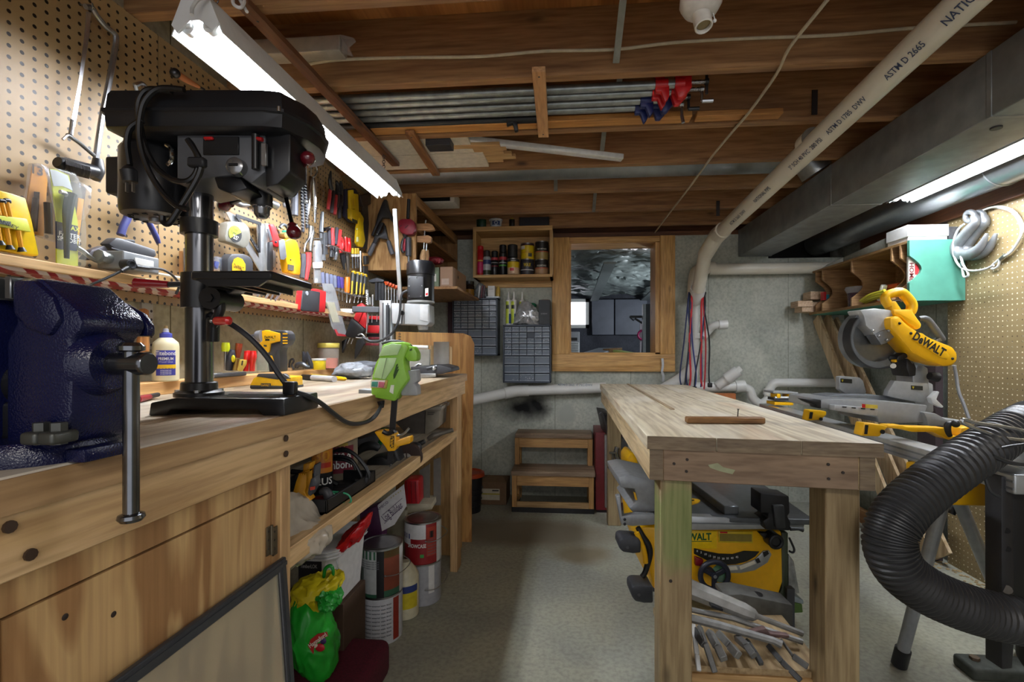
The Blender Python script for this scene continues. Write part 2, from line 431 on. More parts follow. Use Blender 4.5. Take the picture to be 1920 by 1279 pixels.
# crumpled insulation
ins = MB(M('#8b9492', .5, .1, .3, 9)); NX, NY = 110, 190; rr = random.Random(3)
import mathutils
vs = []; fs = []
for j in range(NY+1):
    for i in range(NX+1):
        x = -.8+2.9*i/NX; y = 4.1+3.1*j/NY
        z = 2.07-.012*(y-4.1)+.06*mathutils.noise.noise(V((x*2.5, y*3, 0)))+.055*(1-abs(math.sin(y*15+2.6*mathutils.noise.noise(V((x*3.2, y*2.5, 5)))+1.2*mathutils.noise.noise(V((x*9, y*6, 2))))))**2.5-.03*abs(mathutils.noise.noise(V((x*11, y*16, 8))))
        vs.append((x, y, z))
for j in range(NY):
    for i in range(NX):
        a = j*(NX+1)+i; fs.append((a, a+1, a+NX+2, a+NX+1))
ins.add(vs, fs); struct('ceiling_far', ins, 'wrinkled foil-faced insulation')
strap = M('#7d8584', .5)
for k, (xa, xb) in enumerate(((aZ(1140, 458, 2.2).x, aZ(1105, 555, 2.2).x), (aZ(1235, 500, 2.2).x, aZ(1178, 556, 2.2).x))):
    m = MB(strap); m.beam((xa, 4.35, 1.985), (xb, 7.1, 1.93), .11, .02); struct('trim_%d' % (50+k), m)
# bright little window
a = aY(1068, 567, 7.18); b = aY(1098, 609, 7.18)
m = MB(WHITE()); m.box((a.x-.10, 7.16, b.z-.05), (a.x-.0, 7.2, a.z+.05)); m.box((a.x-.05, 7.16, a.z), (b.x+.05, 7.2, a.z+.05)); m.box((a.x-.05, 7.16, b.z-.05), (b.x+.05, 7.2, b.z)); m.box((b.x, 7.16, b.z-.05), (b.x+.05, 7.2, a.z+.05))
m.mat(EMI('#f4f4ff', 2.2)); m.box((a.x-.2, 7.185, b.z), (b.x, 7.195, a.z)); struct('window_2', m, 'small bright basement window on the far wall')
# left ledge with tape underside
led = WD('#c9a06a', '#e0bd8a', 'Y', .8, key=9)
zl = aX(300, 526, -1.15).z
m = MB(led); m.box((XL, -.4, zl-.022), (-1.15, 2.72, zl), .002)
def mat_tape():
    m_, nt, b = newmat('checked_tape')
    w = nd(nt, 'ShaderNodeTexWave', wave_type='BANDS', bands_direction='DIAGONAL'); w.inputs['Scale'].default_value = 13; w.inputs['Distortion'].default_value = 4.5
    nt.links.new(coords(nt), w.inputs['Vector'])
    nt.links.new(ramp(nt, w.outputs['Fac'], [(.45, '#8f2228'), (.6, '#cbbfb8')]), b.inputs['Base Color']); return m_
m.mat(mat_tape()); m.box((XL+.004, -.4, zl-.030), (-1.158, 2.7, zl-.022))
T('tool_ledge', 'long narrow pine ledge with red checked underside along the tool board', 'shelf').add(None, m)
# ---- lights: shop fixtures
def shop_light(name, label, x, z, y0, y1, glow, chains):
    t = T(name, label, 'ceiling light', 'twin-tube shop lights')
    wm = M('#d9dcdc', .4, 0, .04)
    m = MB(wm)
    sec = [(-.066, -.042), (-.047, .008), (-.028, .05), (.028, .05), (.047, .008), (.066, -.042), (.063, -.042), (.044, .008), (-.044, .008), (-.063, -.042)]
    P = [V((x+a, y0, z+.02+b)) for a, b in sec]
    m.poly(P, (0, y1-y0, 0)); t.add('reflector', m)
    for yy, sg in ((y0, -1), (y1, 1)):
        m = MB(wm); e = [(-.06, -.02), (-.03, .052), (.03, .052), (.06, -.02), (.045, -.04), (.012, -.012), (-.012, -.012), (-.045, -.04)]
        m.poly([V((x+a, yy, z+.02+b)) for a, b in e], (0, .006*sg, 0))
        for sx in (-.0275, .0275): m.tube([(x+sx, yy-.004*sg, z), (x+sx, yy-.02*sg, z)], .017, 12); m.box((x+sx-.012, yy-.012*sg, z-.005), (x+sx+.012, yy+.003*sg, z+.05), .004)
        t.add('end_plate', m)
    for sx in (-.0275, .0275):
        m = MB(glow); m.cyl((x+sx, y0+.02, z), (x+sx, y1-.02, z), .0128, seg=14); t.add('fluorescent_tube', m)
    for yy in chains:
        m = MB(DSTEEL()); zz = z+.07; k = 0
        while zz < ZJ-.01:
            m.torus((x, yy, zz+.008), (1, 0, 0) if k % 2 else (0, 1, 0), .007, .0015, 10, 5); zz += .012; k += 1
        t.add('hanging_chain', m)
    return t
glow = EMI('#f3f7ff', 62.)
shop_light('shop_light', 'twin-tube fluorescent shop light hanging above the drill press and tool board', -.885, 1.965, 1.06, 2.28, glow, (1.12, 2.2))
shop_light('shop_light', 'twin-tube fluorescent shop light between the square duct and round pipe', 1.80, 2.02, 1.54, 2.76, glow, (1.6, 2.66))
# added unseen fill lamp behind the viewpoint, and the lamp in the crawl space
def area(name, loc, rot, sx, sy, e, col=(1, .96, .9)):
    l = bpy.data.lights.new(name, 'AREA'); l.shape = 'RECTANGLE'; l.size = sx; l.size_y = sy; l.energy = e; l.color = col
    o = bpy.data.objects.new(name, l); COL.objects.link(o); o.location = loc; o.rotation_euler = rot; return o
area('fill_lamp', (.5, -.9, 2.08), (math.radians(35), 0, 0), 1.2, .25, 9)
pl = bpy.data.lights.new('crawl_space_lamp', 'POINT'); pl.energy = 34; pl.color = (.85, .93, 1); pl.shadow_soft_size = .1
po = bpy.data.objects.new('crawl_space_lamp', pl); COL.objects.link(po); po.location = (1.5, 5.3, 1.5)
W = bpy.data.worlds.new('world'); SC.world = W; W.use_nodes = True
W.node_tree.nodes['Background'].inputs[0].default_value = (.95, .95, 1, 1); W.node_tree.nodes['Background'].inputs[1].default_value = .65
# ---- camera
cam = bpy.data.cameras.new('camera'); co = bpy.data.objects.new('camera', cam); COL.objects.link(co)
cam.sensor_width = 36; cam.lens = FP/1920*36; cam.shift_x = (960-CX)/1920; cam.shift_y = (CY-639.5)/1920
cam.clip_start = .02; co.location = (0, 0, CH); co.rotation_euler = (PI/2, 0, TH)
SC.camera = co
SC.view_settings.view_transform = 'Standard'; SC.view_settings.look = 'None'; SC.view_settings.gamma = 1; SC.view_settings.exposure = .58
SC.cycles.use_denoising = True; SC.cycles.max_bounces = 8
# ================================================================= LEFT WORKBENCH
ZB = 1.06; XF = -.575
top_w = WD('#94826a', '#bfae92', 'Y', .5, key=1, rough=.55, worn=((3.2, .5, .62, '#d2ccbe', 2., .75), (5, .56, .68, '#5f5346', 7., .6), (9, .58, .66, '#8f5a48', 4., .35)))
pine = WD('#c8a471', '#e2c294', 'Y', .6, key=2); pinez = WD('#b89362', '#d3ae7e', 'Z', .6, key=3)
Yc = aX(527, 882, -.6).y     # cabinet / open bay border
Yo = aX(545, 882, -.6).y
t = T('workbench', 'long wooden workbench along the tool wall with plywood cabinet front', 'workbench')
m = MB(top_w); m.box((-1.225, -.3, ZB-.038), (XF, 2.62, ZB), .003); t.add('bench_top', m)
m = MB(WD('#a5835a', '#c8a678', 'Y', .6, key=12)); m.box((XF, -.3, ZB-.039), (XF+.003, 2.62, ZB-.002)); t.add('edge_strip', m)
m = MB(pine); m.box((XF-.038, -.3, .95), (XF-.004, 2.60, ZB-.038), .002)
m.mat(M('#3d2c20', .5))
for px, py in ((16, 988), (55, 1040), (535, 822), (535, 851)):
    p = aX(px, py, XF-.003); m.tube([p, p+V((.003, 0, 0))], .0065, 10)
t.add('apron', m)
zs1 = aX(599, 990, -.6).z; zs0 = zs1-.045
for (ya, yb) in ((Yc, Yo), (2.50, 2.59), (-.3, -.22)):
    m = MB(pinez); m.box((-.64, ya, 0), (-.60, yb, .95), .002); t.add('leg', m)
for ya in (Yc, 2.50):
    m = MB(pinez); m.box((-1.22, ya, 0), (-1.18, ya+.05, ZB-.038)); t.add('leg', m)
m = MB(WD('#8f8574', '#b0a590', 'Y', .5, key=5)); m.box((-1.2, Yo, zs1-.02), (-.64, 2.59, zs1-.004)); m.mat(pine); m.box((-.64, Yo, zs0), (-.602, 2.5, zs1), .002); t.add('shelf', m)
m = MB(pine); m.box((-1.2, Yc, zs0), (-.64, Yc+.03, zs1-.02)); t.add('shelf_bearer', m); m = MB(pine); m.box((-1.2, 2.5, zs0), (-.64, 2.54, zs1-.02)); t.add('shelf_bearer', m)
ply = PLY('#a1774a', '#c9a570', 'Z', .8, 1)
dz = aX(509, 925, -.6).z
yd0 = aX(9, 1161, -.6).y; yd1 = aX(509, 1000, -.6).y
m = MB(ply); m.box((-.615, -.3, dz+.004), (-.602, Yc, .95)); m.box((-.615, yd1+.004, 0), (-.602, Yc, dz+.004)); m.box((-.615, -.3, 0), (-.602, yd0-.004, dz+.004)); m.box((-.615, yd0, 0), (-.602, yd1, .06))
m.mat(M('#241a12', .8)); m.box((-.63, -.3, .0), (-.617, Yc, .95)); t.add('cabinet_front', m)
m = MB(ply); m.box((-.615, yd0, .064), (-.602, yd1, dz)); m.mat(M('#2a1d14', .7))
for px, py in ((122, 1157), (213, 1152)):
    p = aX(px, py, -.602); m.ball(p, .004, (.3, 1, 1))
d = t.add('door', m)
m = MB(M('#6f6553', .4, .8))
for (x0, x1) in ((499, 508), (511, 519)):
    a = aX(x0, 990, -.601); b = aX(x1, 1038, -.601); m.box((-.602, a.y, b.z), (-.599, b.y, a.z), .0005)
m.cyl(aX(509.5, 985, -.598), aX(509.5, 1040, -.598), .003, seg=8)
m.mat(M('#302a22', .5))
for x in (503.5, 515):
    for y in (997, 1013, 1029):
        p = aX(x, y, -.599); m.ball(p, .0025, (.4, 1, 1), 8, 5)
t.add('hinge', m, d)
m = MB(WD('#c9975a', '#e2b47a', 'Y', .6, key=7)); m.box((-1.258, .2, ZB), (-1.187, 2.6, ZB+.038), .002)
solo('bench_rail', m, 'long pine rail lying along the back of the workbench', 'board')
# boards standing at the far end of the workbench
osb = PLY('#a8763f', '#c79758', 'Z', 1.3, 5)
q = [aY(x, y, 2.9) for x, y in ((742, 622), (868, 625), (882, 630), (889, 645), (886, 800), (884, 900))]
zz = aY(884, 1010, 2.9).z
m = MB(osb); m.poly([V((p.x, 2.9, p.z)) for p in q]+[V((q[-1].x, 2.9, 0)), V((q[0].x, 2.9, 0))], (0, .012, 0)); solo('plywood_sheet', m, 'tall round-cornered plywood sheet standing at the far end of the workbench', 'board')
for k, (x0, x1, yy, hh) in enumerate(((850, 856, 2.70, .97), (857, 861, 2.76, .96), (862, 865, 2.81, .95))):
    a = aY(x0, 800, yy); b = aY(x1, 800, yy)
    m = MB(WD('#a98350', '#c7a26c', 'Z', .7, key=10+k)); m.box((a.x-.25, yy, 0), (b.x, yy+.018, hh), .001)
    solo('offcut_board', m, 'narrow pine board standing behind the far bench leg, %s' % ('first of three', 'second of three', 'third, by the plywood sheet')[k], 'board', 'boards at the bench end')
# ================================================================= CENTRE WORKBENCH
SH = Matrix.Identity(4); SH[0][3], SH[1][3] = .217, 1.356; SH[1][0] = -.11
t = T('workbench', 'free-standing plank-topped wooden workbench in the middle of the room', 'workbench')
def mat_plank(key):
    m_ = WD('#d2c6a9', '#eee5cd', 'Y', .45, key=key, rough=.6, worn=((4, .5, .64, '#ece6d6', key, .7), (6, .60, .70, '#7d7466', key+3., .5), (3, .6, .7, '#c99a72', key+5., .4)))
    return m_
endg = WD('#6d5d4a', '#8a795f', 'X', 1.2, key=3, knots=False)
ZT = .95
for k, (x0, x1) in enumerate(((0, .183), (.185, .395), (.397, .590))):
    m = MB(mat_plank(30+k), SH); m.box((x0, .002, ZT-.038), (x1, 2.08, ZT), .002); m.mat(endg); m.box((x0+.001, 0, ZT-.0375), (x1-.001, .004, ZT-.001)); t.add('top_plank', m)
m = MB(WD('#9c8566', '#bba483', 'Y', .5, key=34), SH); m.box((.19, .62, ZT-.001), (.205, 2.08, ZT+.004)); t.add('batten', m)
side = WD('#c9ae80', '#ead6ac', 'Y', .6, key=35)
for x0, x1 in ((.008, .046), (.538, .576)):
    m = MB(side, SH); m.box((x0, .012, ZT-.127), (x1, 2.07, ZT-.038), .002); m.mat(endg); m.box((x0+.001, .010, ZT-.126), (x1-.001, .013, ZT-.039)); t.add('rail', m)
m = MB(WD('#836d57', '#9c8368', 'X', .6, key=36), SH); m.box((.046, .012, ZT-.127), (.538, .05, ZT-.038), .002)
m.mat(M('#2a211a', .6))
for x, z in ((.075, .872), (.11, .885), (.108, .852), (.465, .888), (.5, .868), (.466, .85)): m.tube([(x, .0095, z), (x, .013, z)], .004, 8)
m.mat(M('#9a9d7c', .7)); m.poly([(.165, .0105, .873), (.19, .0105, .879), (.205, .0105, .868), (.235, .0105, .862), (.228, .0105, .85), (.195, .0105, .857), (.17, .0105, .865)], (0, .003, 0))
t.add('end_rail', m)
m = MB(WD('#836d57', '#9c8368', 'X', .6, key=37), SH); m.box((.046, 2.03, ZT-.127), (.538, 2.068, ZT-.038), .002); t.add('end_rail', m)
def mat_post():
    m_ = WD('#857150', '#a8946e', 'Z', .7, key=38); m_ = m_.copy(); nt = m_.node_tree; b = nt.nodes['Principled BSDF']
    l = b.inputs['Base Color'].links[0]; c = l.from_socket
    n = nd(nt, 'ShaderNodeTexNoise'); n.inputs['Scale'].default_value = 9; nt.links.new(coords(nt), n.inputs['Vector'])
    mp = coords(nt, (14, 0, 6), (0, 0, 0), (14*.20-.45, -.45, -6*.70-.45)); ln = nd(nt, 'ShaderNodeVectorMath', operation='LENGTH')
    nt.links.new(mixc(nt, .9, mp, n.outputs['Color'], 'ADD'), ln.inputs[0])
    nt.links.new(mixc(nt, ramp(nt, ln.outputs['Value'], [(.7, '#a0a0a0'), (1., '#000000')]), c, lin('#4f9038')), b.inputs['Base Color'])
    return m_
pm_ = mat_post(); pz = WD('#857150', '#a8946e', 'Z', .7, key=39)
for (x0, y0, mm) in ((.258, 1.385, pm_), (.695, 1.355, pz), (.258, 3.25, pz), (.695, 3.22, pz)):
    m = MB(mm); m.box((x0, y0, 0), (x0+.09, y0+.09, ZT-.127 if x0 < .5 else ZT-.127), .003); m.mat(M('#2a211a', .6)); m.tube([(x0+.03, y0-.001, .53), (x0+.03, y0+.002, .53)], .005, 8) if x0 < .5 and y0 < 2 else None; t.add('leg', m)
lw = WD('#a5814f', '#c49f6b', 'X', .6, key=40)
m = MB(lw); m.box((.348, 1.42, .16), (.695, 1.455, .245), .002); t.add('shelf_rail', m)
m = MB(lw); m.box((.348, 3.24, .16), (.695, 3.275, .245), .002); t.add('shelf_rail', m)
m = MB(WD('#8f7854', '#b39c76', 'Y', .6, key=41)); m.box((.30, 1.43, .245), (.74, 1.74, .263)); t.add('shelf', m)
m = MB(WD('#6d4a26', '#9a7142', 'X', 2.2, key=43, knots=False)); a, b = aZ(1286, 787, ZT+.012), aZ(1432, 788, ZT+.012); m.beam(a, b, .03, .02, .003)
solo('splintered_stick', m, 'rough brown stick lying across the middle workbench top', 'stick')
m = MB(M('#2b2622', .5, .5)); q = aZ(1383, 779, ZT+.022); m.cyl(q-V((0, 0, .006)), q+V((.002, 0, .02)), .0018, seg=8); m.cyl(q+V((.002, 0, .02)), q+V((.002, 0, .022)), .004, seg=10); solo('nail', m, 'small nail standing out of the rough brown stick', 'nail')
# ================================================================= UNDER THE CEILING
PVC = M('#d9d4c4', .35, 0, .08, 6); PVCW = M('#dedfdb', .35, 0, .05, 8); INK = M('#3b4660', .7)
zinc = M('#84888a', .45, .25, .22, 14); zinc2 = M('#8b9092', .4, .7, .2, 10)
# sloped drain and stack
t = T('drain_pipe', 'long cream plastic drain pipe sloping under the joists down to the back wall', 'pipe')
p0, p1, p2 = V((1.013, 1.05, 2.10)), V((1.0, 2.07, 2.059)), aW(1347, 440, 3.12)
m = MB(PVC); d = (p2-p0).normalized(); m.cyl(p0-d*.5, p2, .0445, seg=24); m.mat(INK)
side = V((-1, 0, 0)); nrm = (V((-.62, -.35, -.7)) - d*V((-.62, -.35, -.7)).dot(d)).normalized(); ud = nrm.cross(-d)
s0 = 0
for txt, dist, hh in (('NATIONAL PIPE  -', .16, .022), ('ASTM D 2665', .43, .019), ('ASTM D 1785  DWV', .72, .018), ('3" SCH 40 PVC  280 PSI', 1.0, .018), ('NATIONAL PIPE', 1.42, .018), ('ASTM D 2665  DWV', 1.75, .018)):
    c = p0+d*dist
    Mx = Matrix.Identity(4); x_ = -d; z_ = nrm; y_ = z_.cross(x_)
    for i in range(3): Mx[i][0], Mx[i][1], Mx[i][2], Mx[i][3] = x_[i], y_[i], z_[i], c[i]+nrm[i]*.0445
    m.text(txt, Mx, hh, .01, lift=.0012)
t.add('sloped_pipe', m)
m = MB(PVC); c = p1; m.cyl(c-d*.03, c+d*.03, .0475, seg=24); m.mat(M('#6f6a60', .6)); m.cyl(c-d*.034, c-d*.028, .048, seg=24); t.add('coupling', m)
q1 = aW(1322, 478, 3.32); q2 = aW(1309, 545, 3.5); q3 = aY(1304, 572, 3.72); q4 = aY(1301, 700, 3.75)
m = MB(PVC); m.tube([p2-d*.02, p2+d*.04, q1], .052, 24, 6); m.tube([p2-d*.10, p2-d*.0], .052, 24); t.add('elbow', m)
m = MB(PVC); m.tube([q1, q2], .046, 24); m.mat(PVCW); m.tube([q2-V((0, 0, -.02)), aY(1305, 565, 3.68)], [.054, .05], 24); t.add('stack_pipe', m)
m = MB(PVCW); m.tube([q2, q3, q4, aY(1296, 735, 3.75)], .031, 20)
for yy in (585, 630, 662): c = aY(1303, yy, 3.73); m.cyl(c-V((0, 0, .02)), c+V((0, 0, .02)), .036, seg=20)
t.add('stack_pipe', m)
m = MB(PVCW); m.tube([aY(1298, 690, 3.76), aY(1280, 708, 3.76), aY(1258, 722, 3.76), aY(1235, 736, 3.76)], .045, 18, 4); t.add('sweep_bend', m)
t = T('vent_pipe', 'cream pipe running level along the back wall from the stack to the cubby shelf', 'pipe')
zz = aY(1450, 503, 3.78).z
m = MB(PVC); m.tube([aY(1300, 560, 3.79), aY(1302, 520, 3.79), aY(1312, 505, 3.79), aY(1340, 502, 3.79)], .046, 20, 5); t.add('elbow', m)
m = MB(PVC); a = aY(1330, 503, 3.79); m.cyl((a.x, 3.79, zz), (XR-.05, 3.79, zz-.0), .0445, seg=20); t.add('straight_pipe', m)
t = T('cleanout_stub', 'short white capped pipe stub curving out beside the hanging wires', 'pipe')
m = MB(PVCW); m.tube([aY(1318, 632, 3.78), aY(1328, 620, 3.78), aY(1338, 611, 3.75), aY(1352, 608, 3.74)], .030, 18, 5); t.add('bend', m)
m = MB(PVCW); m.cyl(aY(1347, 609, 3.74), aY(1363, 608.5, 3.74), .036, seg=18); t.add('cap', m)
# low pipes along the back wall
t = T('waste_pipe', 'white pipe crossing the back wall below the drawer cabinets', 'pipe')
e0, e1, e2 = aY(860, 756, 3.62), aY(968, 733, 3.80), aY(1136, 727, 3.82)
m = MB(PVCW); m.cyl(e0, e1, .042, seg=20); t.add('branch', m)
m = MB(PVCW); m.cyl(e1, e2, .042, seg=20); m.mat(M('#6b7f94', .6)); Mx = fr(aY(1080, 722, 3.777), (1, 0, 0), (0, 0, 1))
Mt = Matrix.Identity(4)
for i, (x_, y_, z_) in enumerate(zip((1, 0, 0), (0, 0, 1), (0, -1, 0))): Mt[i][0], Mt[i][1], Mt[i][2], Mt[i][3] = x_, y_, z_, aY(1078, 722, 3.777)[i]
m.text('ASTM D 2665  4" PVC-DWV', Mt, .016, 0); t.add('straight_pipe', m)
m = MB(PVCW); m.tube([e1+(e0-e1).normalized()*.10, e1, e1+(e2-e1).normalized()*.10], .048, 20); t.add('coupling', m)
t = T('waste_trap', 'white trap pipe with slanted cleanout running behind the mitre saw', 'pipe')
m = MB(PVCW); m.cyl(aY(1290, 727, 3.78), aY(1392, 724, 3.78), .040, seg=18); m.cyl(aY(1378, 725, 3.78), aY(1396, 724, 3.78), .048, seg=18); t.add('straight_pipe', m)
m = MB(PVCW); m.tube([aY(1345, 724, 3.76), aY(1382, 697, 3.72)], .036, 18); m.cyl(aY(1362, 711, 3.735), aY(1384, 695, 3.71), .043, seg=18); m.cyl(aY(1380, 698, 3.715), aY(1390, 690, 3.70), .026, seg=8); t.add('cleanout', m)
m = MB(PVCW); m.tube([aY(1392, 725, 3.78), aY(1406, 732, 3.78), aY(1412, 747, 3.78), aY(1426, 757, 3.78), aY(1440, 748, 3.78), aY(1443, 730, 3.78), aY(1452, 719, 3.78), aY(1470, 718, 3.78)], .033, 18, 5)
m.cyl(aY(1441, 741, 3.78), aY(1442, 729, 3.78), .039, seg=18); t.add('trap_bend', m)
m = MB(PVCW); m.cyl(aY(1462, 718, 3.78), aY(1600, 718, 3.78), .033, seg=18); t.add('outlet_pipe', m)
# hanging wires on the stack
cols = ['#1d2a55', '#14161c', '#c22a30', '#1d2a55', '#26356e', '#14161c', '#c22a30', '#b3232a', '#26356e', '#14161c']
names = ['dark blue', 'black', 'red', 'navy', 'blue', 'black', 'red', 'dark red', 'blue', 'black']
xs = [(1292, 1277), (1294, 1284), (1296, 1293), (1293, 1289), (1297, 1303), (1321, 1302), (1318, 1316), (1320, 1320), (1321, 1314), (1323, 1331)]
for k in range(10):
    xa, xb = xs[k]; y0_ = 548+2*k % 9; y1_ = 722+(k*5) % 9
    P = [aY(xa, y0_, 3.62), aY(xa-3+(k % 3)*2, 575, 3.60), aY((xa+xb)/2+(3 if k % 2 else -2), 640, 3.60), aY(xb+(2 if k % 3 else -2), 700, 3.60), aY(xb, y1_, 3.60)]
    m = MB(M(cols[k], .45)); m.tube(P, .007 if k in (2, 6) else .0055, 6, 5)
    if k in (5, 9): m.mat(BLACK()); m.cbox(P[-1], (.03, .03, .035), .006)
    solo('hanging_wire', m, '%s wire hanging down the white stack pipe, %s from the left' % (names[k], ('first', 'second', 'third', 'fourth', 'fifth', 'sixth', 'seventh', 'eighth', 'ninth', 'tenth')[k]), 'wire', 'wires on the stack pipe')
# square duct
t = T('air_duct', 'square grey sheet-metal air duct running under the joists', 'duct')
y_a, y_b = aZ(1837, 224, 1.931).y, aZ(1551, 387, 1.931).y
for ya, yb, g in ((-.6, y_a-.002, 0), (y_a, y_b-.002, .0), (y_b, YB-.01, 0)):
    m = MB(zinc); m.box((1.33, ya, 1.931), (1.575, yb, 2.140), .004); m.box((1.328, yb-.02, 1.929), (1.577, yb, 2.14), .002); t.add('duct_section', m)
m = MB(M('#3a3a3a', .6)); c = aZ(1868, 239, 1.930); m.cyl((c.x, c.y, 1.925), (c.x, c.y, 1.931), .016, seg=16); t.add('hole_plug', m)
t = T('round_duct', 'round galvanized pipe high along the right wall behind the shop light', 'duct')
m = MB(M('#9a9fa2', .3, .85, .15, 8)); m.cyl((1.985, -.5, 2.045), (1.985, 2.35, 2.045), .098, seg=32); m.cyl((1.985, 2.35, 2.045), (1.985, 4.0, 2.045), .096, seg=32); t.add('pipe', m)
m = MB(zinc2); m.torus((1.985, 2.35, 2.045), (0, 1, 0), .099, .004, 32, 6); t.add('seam_ring', m); m = MB(zinc2); m.torus((1.985, 1.62, 2.045), (0, 1, 0), .099, .003, 32, 6); t.add('seam_ring', m)
t = T('round_duct', 'round galvanized pipe lying crosswise between two joists', 'duct')
m = MB(zinc2); m.cyl((-1.1, 2.68, 2.235), (1.22, 2.68, 2.235), .078, seg=28); t.add('pipe', m)
m = MB(M('#a9adad', .35, .8)); m.tube([(1.2, 2.68, 2.235), (1.28, 2.68, 2.22), (1.33, 2.68, 2.15)], .079, 24, 5); m.torus((1.22, 2.68, 2.235), (1, 0, 0), .08, .004, 28, 6); t.add('elbow', m)
# pipe bar clamps
galv = M('#9ca19f', .38, .8, .25, 30)
ws = (1.789, 1.838, 1.894, 1.945, 2.003); ends = (1228, 1222, 1200, 1190, 1012)
spec = ['red jaw pipe clamp, nearest of the row under the joists', 'red jaw pipe clamp, second of the row under the joists', 'blue jaw pipe clamp, third of the row under the joists', 'blue jaw pipe clamp, fourth of the row under the joists', 'dark pipe clamp with black jaw, farthest of the row under the joists']
for k in range(5):
    w = ws[k]; zc = 2.165; yc = w*.9966-.009
    xe = aY(ends[k], 180, yc).x
    t = T('pipe_clamp', spec[k], 'clamp', 'pipe clamps stored under the joists')
    m = MB(galv if k < 4 else M('#3c3e40', .45, .6)); m.cyl((-1.02-.03*(k % 3), yc, zc), (xe+(.10 if k < 4 else -.01), yc, zc), .0160, seg=14); t.add('pipe', m)
    jc = RED() if k < 2 else (M('#1c2a66', .4) if k < 4 else BLACK())
    m = MB(jc)
    if k < 4:
        m.cyl((xe, yc, zc), (xe+.045, yc, zc), .021, seg=16); m.poly([(xe+.0, yc-.012, zc+.035), (xe+.02, yc-.012, zc+.04), (xe+.05, yc-.012, zc), (xe+.05, yc-.012, zc-.05), (xe+.035, yc-.012, zc-.07), (xe+.02, yc-.012, zc-.03), (xe, yc-.012, zc-.03)], (0, .024, 0), .004)
        t.add('sliding_jaw', m)
        m = MB(jc); x2 = xe+.07; m.cyl((x2, yc, zc), (x2+.035, yc, zc), .021, seg=16); m.poly([(x2, yc-.013, zc+.025), (x2+.06, yc-.013, zc+.025), (x2+.06, yc-.013, zc-.02), (x2+.03, yc-.013, zc-.055), (x2+.012, yc-.013, zc-.055), (x2, yc-.013, zc-.02)], (0, .026, 0), .004); t.add('fixed_jaw', m)
        zs = zc+.004; m = MB(STEEL()); m.cyl((x2-.01, yc, zs), (x2+.115, yc, zs), .007, seg=10)
        for q in range(9): m.torus((x2+.065+q*.005, yc, zs), (1, 0, 0), .007, .0014, 10, 4)
        t.add('screw', m)
        m = MB(BLACK() if k % 2 == 0 else STEEL()); xa = x2+.115; m.cyl((xa-.006, yc, zs), (xa+.006, yc, zs), .011, seg=12); m.tube([(xa, yc, zs+(.045 if k == 0 else -.0)), (xa, yc, zs-.045)], .0055, 8); m.tube([(xa, yc, zs-.045), (xa+.005, yc-.002, zs-.075)], .007, 8) if k == 3 else m.tube([(xa, yc, zs+(.045 if k == 0 else -.045)), (xa+.04, yc, zs+(.045 if k == 0 else -.045))], .0075, 8); t.add('crank_handle', m)
    else:
        m.cyl((xe-.14, yc, zc), (xe-.0, yc, zc), .019, seg=16); m.poly([(xe-.13, yc-.012, zc+.02), (xe-.10, yc-.012, zc+.02), (xe-.09, yc-.012, zc-.05), (xe-.105, yc-.012, zc-.055), (xe-.115, yc-.012, zc-.02), (xe-.14, yc-.012, zc-.03)], (0, .024, 0), .003); t.add('sliding_jaw', m)
# straps carrying them
strapw = WD('#7a4f2a', '#a06f40', 'Y', .8, key=51)
def strapboard(pa, pb, wd, label, mat=strapw, th=.019, z=2.143):
    a = aZ(pa[0], pa[1], z-th); b = aZ(pb[0], pb[1], z-th); m = MB(mat); m.beam(a+V((0, 0, th/2)), b+V((0, 0, th/2)), wd, th, .001)
    m.mat(DSTEEL()); 
    for q in (.06, .94): p = a.lerp(b, q); m.ball(p, .004, (1, 1, .4), 8, 4)
    solo('ceiling_strap', m, label, 'board', 'wood straps under the joists')
strapboard((1010, 135), (1019, 258), .045, 'short pale wood strap holding up the pipe clamps', WD('#b98555', '#d5a877', 'Y', .8, key=52))
strapboard((768, 252), (818, 330), .04, 'short brown wood strap holding up the pile of thin boards')
strapboard((452, 8), (742, 312), .04, 'long brown wood strap beside the left shop light', WD('#5e3a20', '#7b5030', 'Y', .8, key=53))
m = MB(M('#d8d0bd', .7)); m.box((-1.10, 2.10, 2.149), (-.46, 2.27, 2.162)); m.box((-1.12, 2.275, 2.149), (-.42, 2.45, 2.162)); solo('stored_sheets', m, 'white panels stored flat on the straps above the shop light', 'sheets')
for k in range(6):
    xa = -.62-.02*(k % 2); xb = (-.325, -.30, -.32, -.285, -.27, -.34)[k]; yy = 2.18+.042*k
    m = MB(WD('#b9905a', '#dcb884', 'X', .9, key=60+k)); m.box((xa, yy, 2.147+.003*k), (xb, yy+.038, 2.153+.003*k+.006)); solo('thin_board', m, 'thin pale board in the pile stored between joists, %s from the near side' % ('first', 'second', 'third', 'fourth', 'fifth', 'sixth')[k], 'board', 'thin boards stored between joists')
for k in range(2):
    a = aY(800, 258+9*k, 2.12); b = aY(846, 266+9*k, 2.12); m = MB(M('#2b2c30', .5)); m.box((a.x, 2.10, b.z), (b.x, 2.17, a.z), .002); solo('dark_strip_box', m, 'flat dark box stored between joists, %s of two' % ('upper', 'lower')[k], 'box', 'dark boxes between joists')
a, b = aZ(836, 257, 2.18), aZ(1167, 296, 2.135); m = MB(M('#d6d8d6', .4)); m.beam(a, b, .042, .026, .004); solo('white_strip', m, 'long white strip lying slanted across the joists', 'strip')
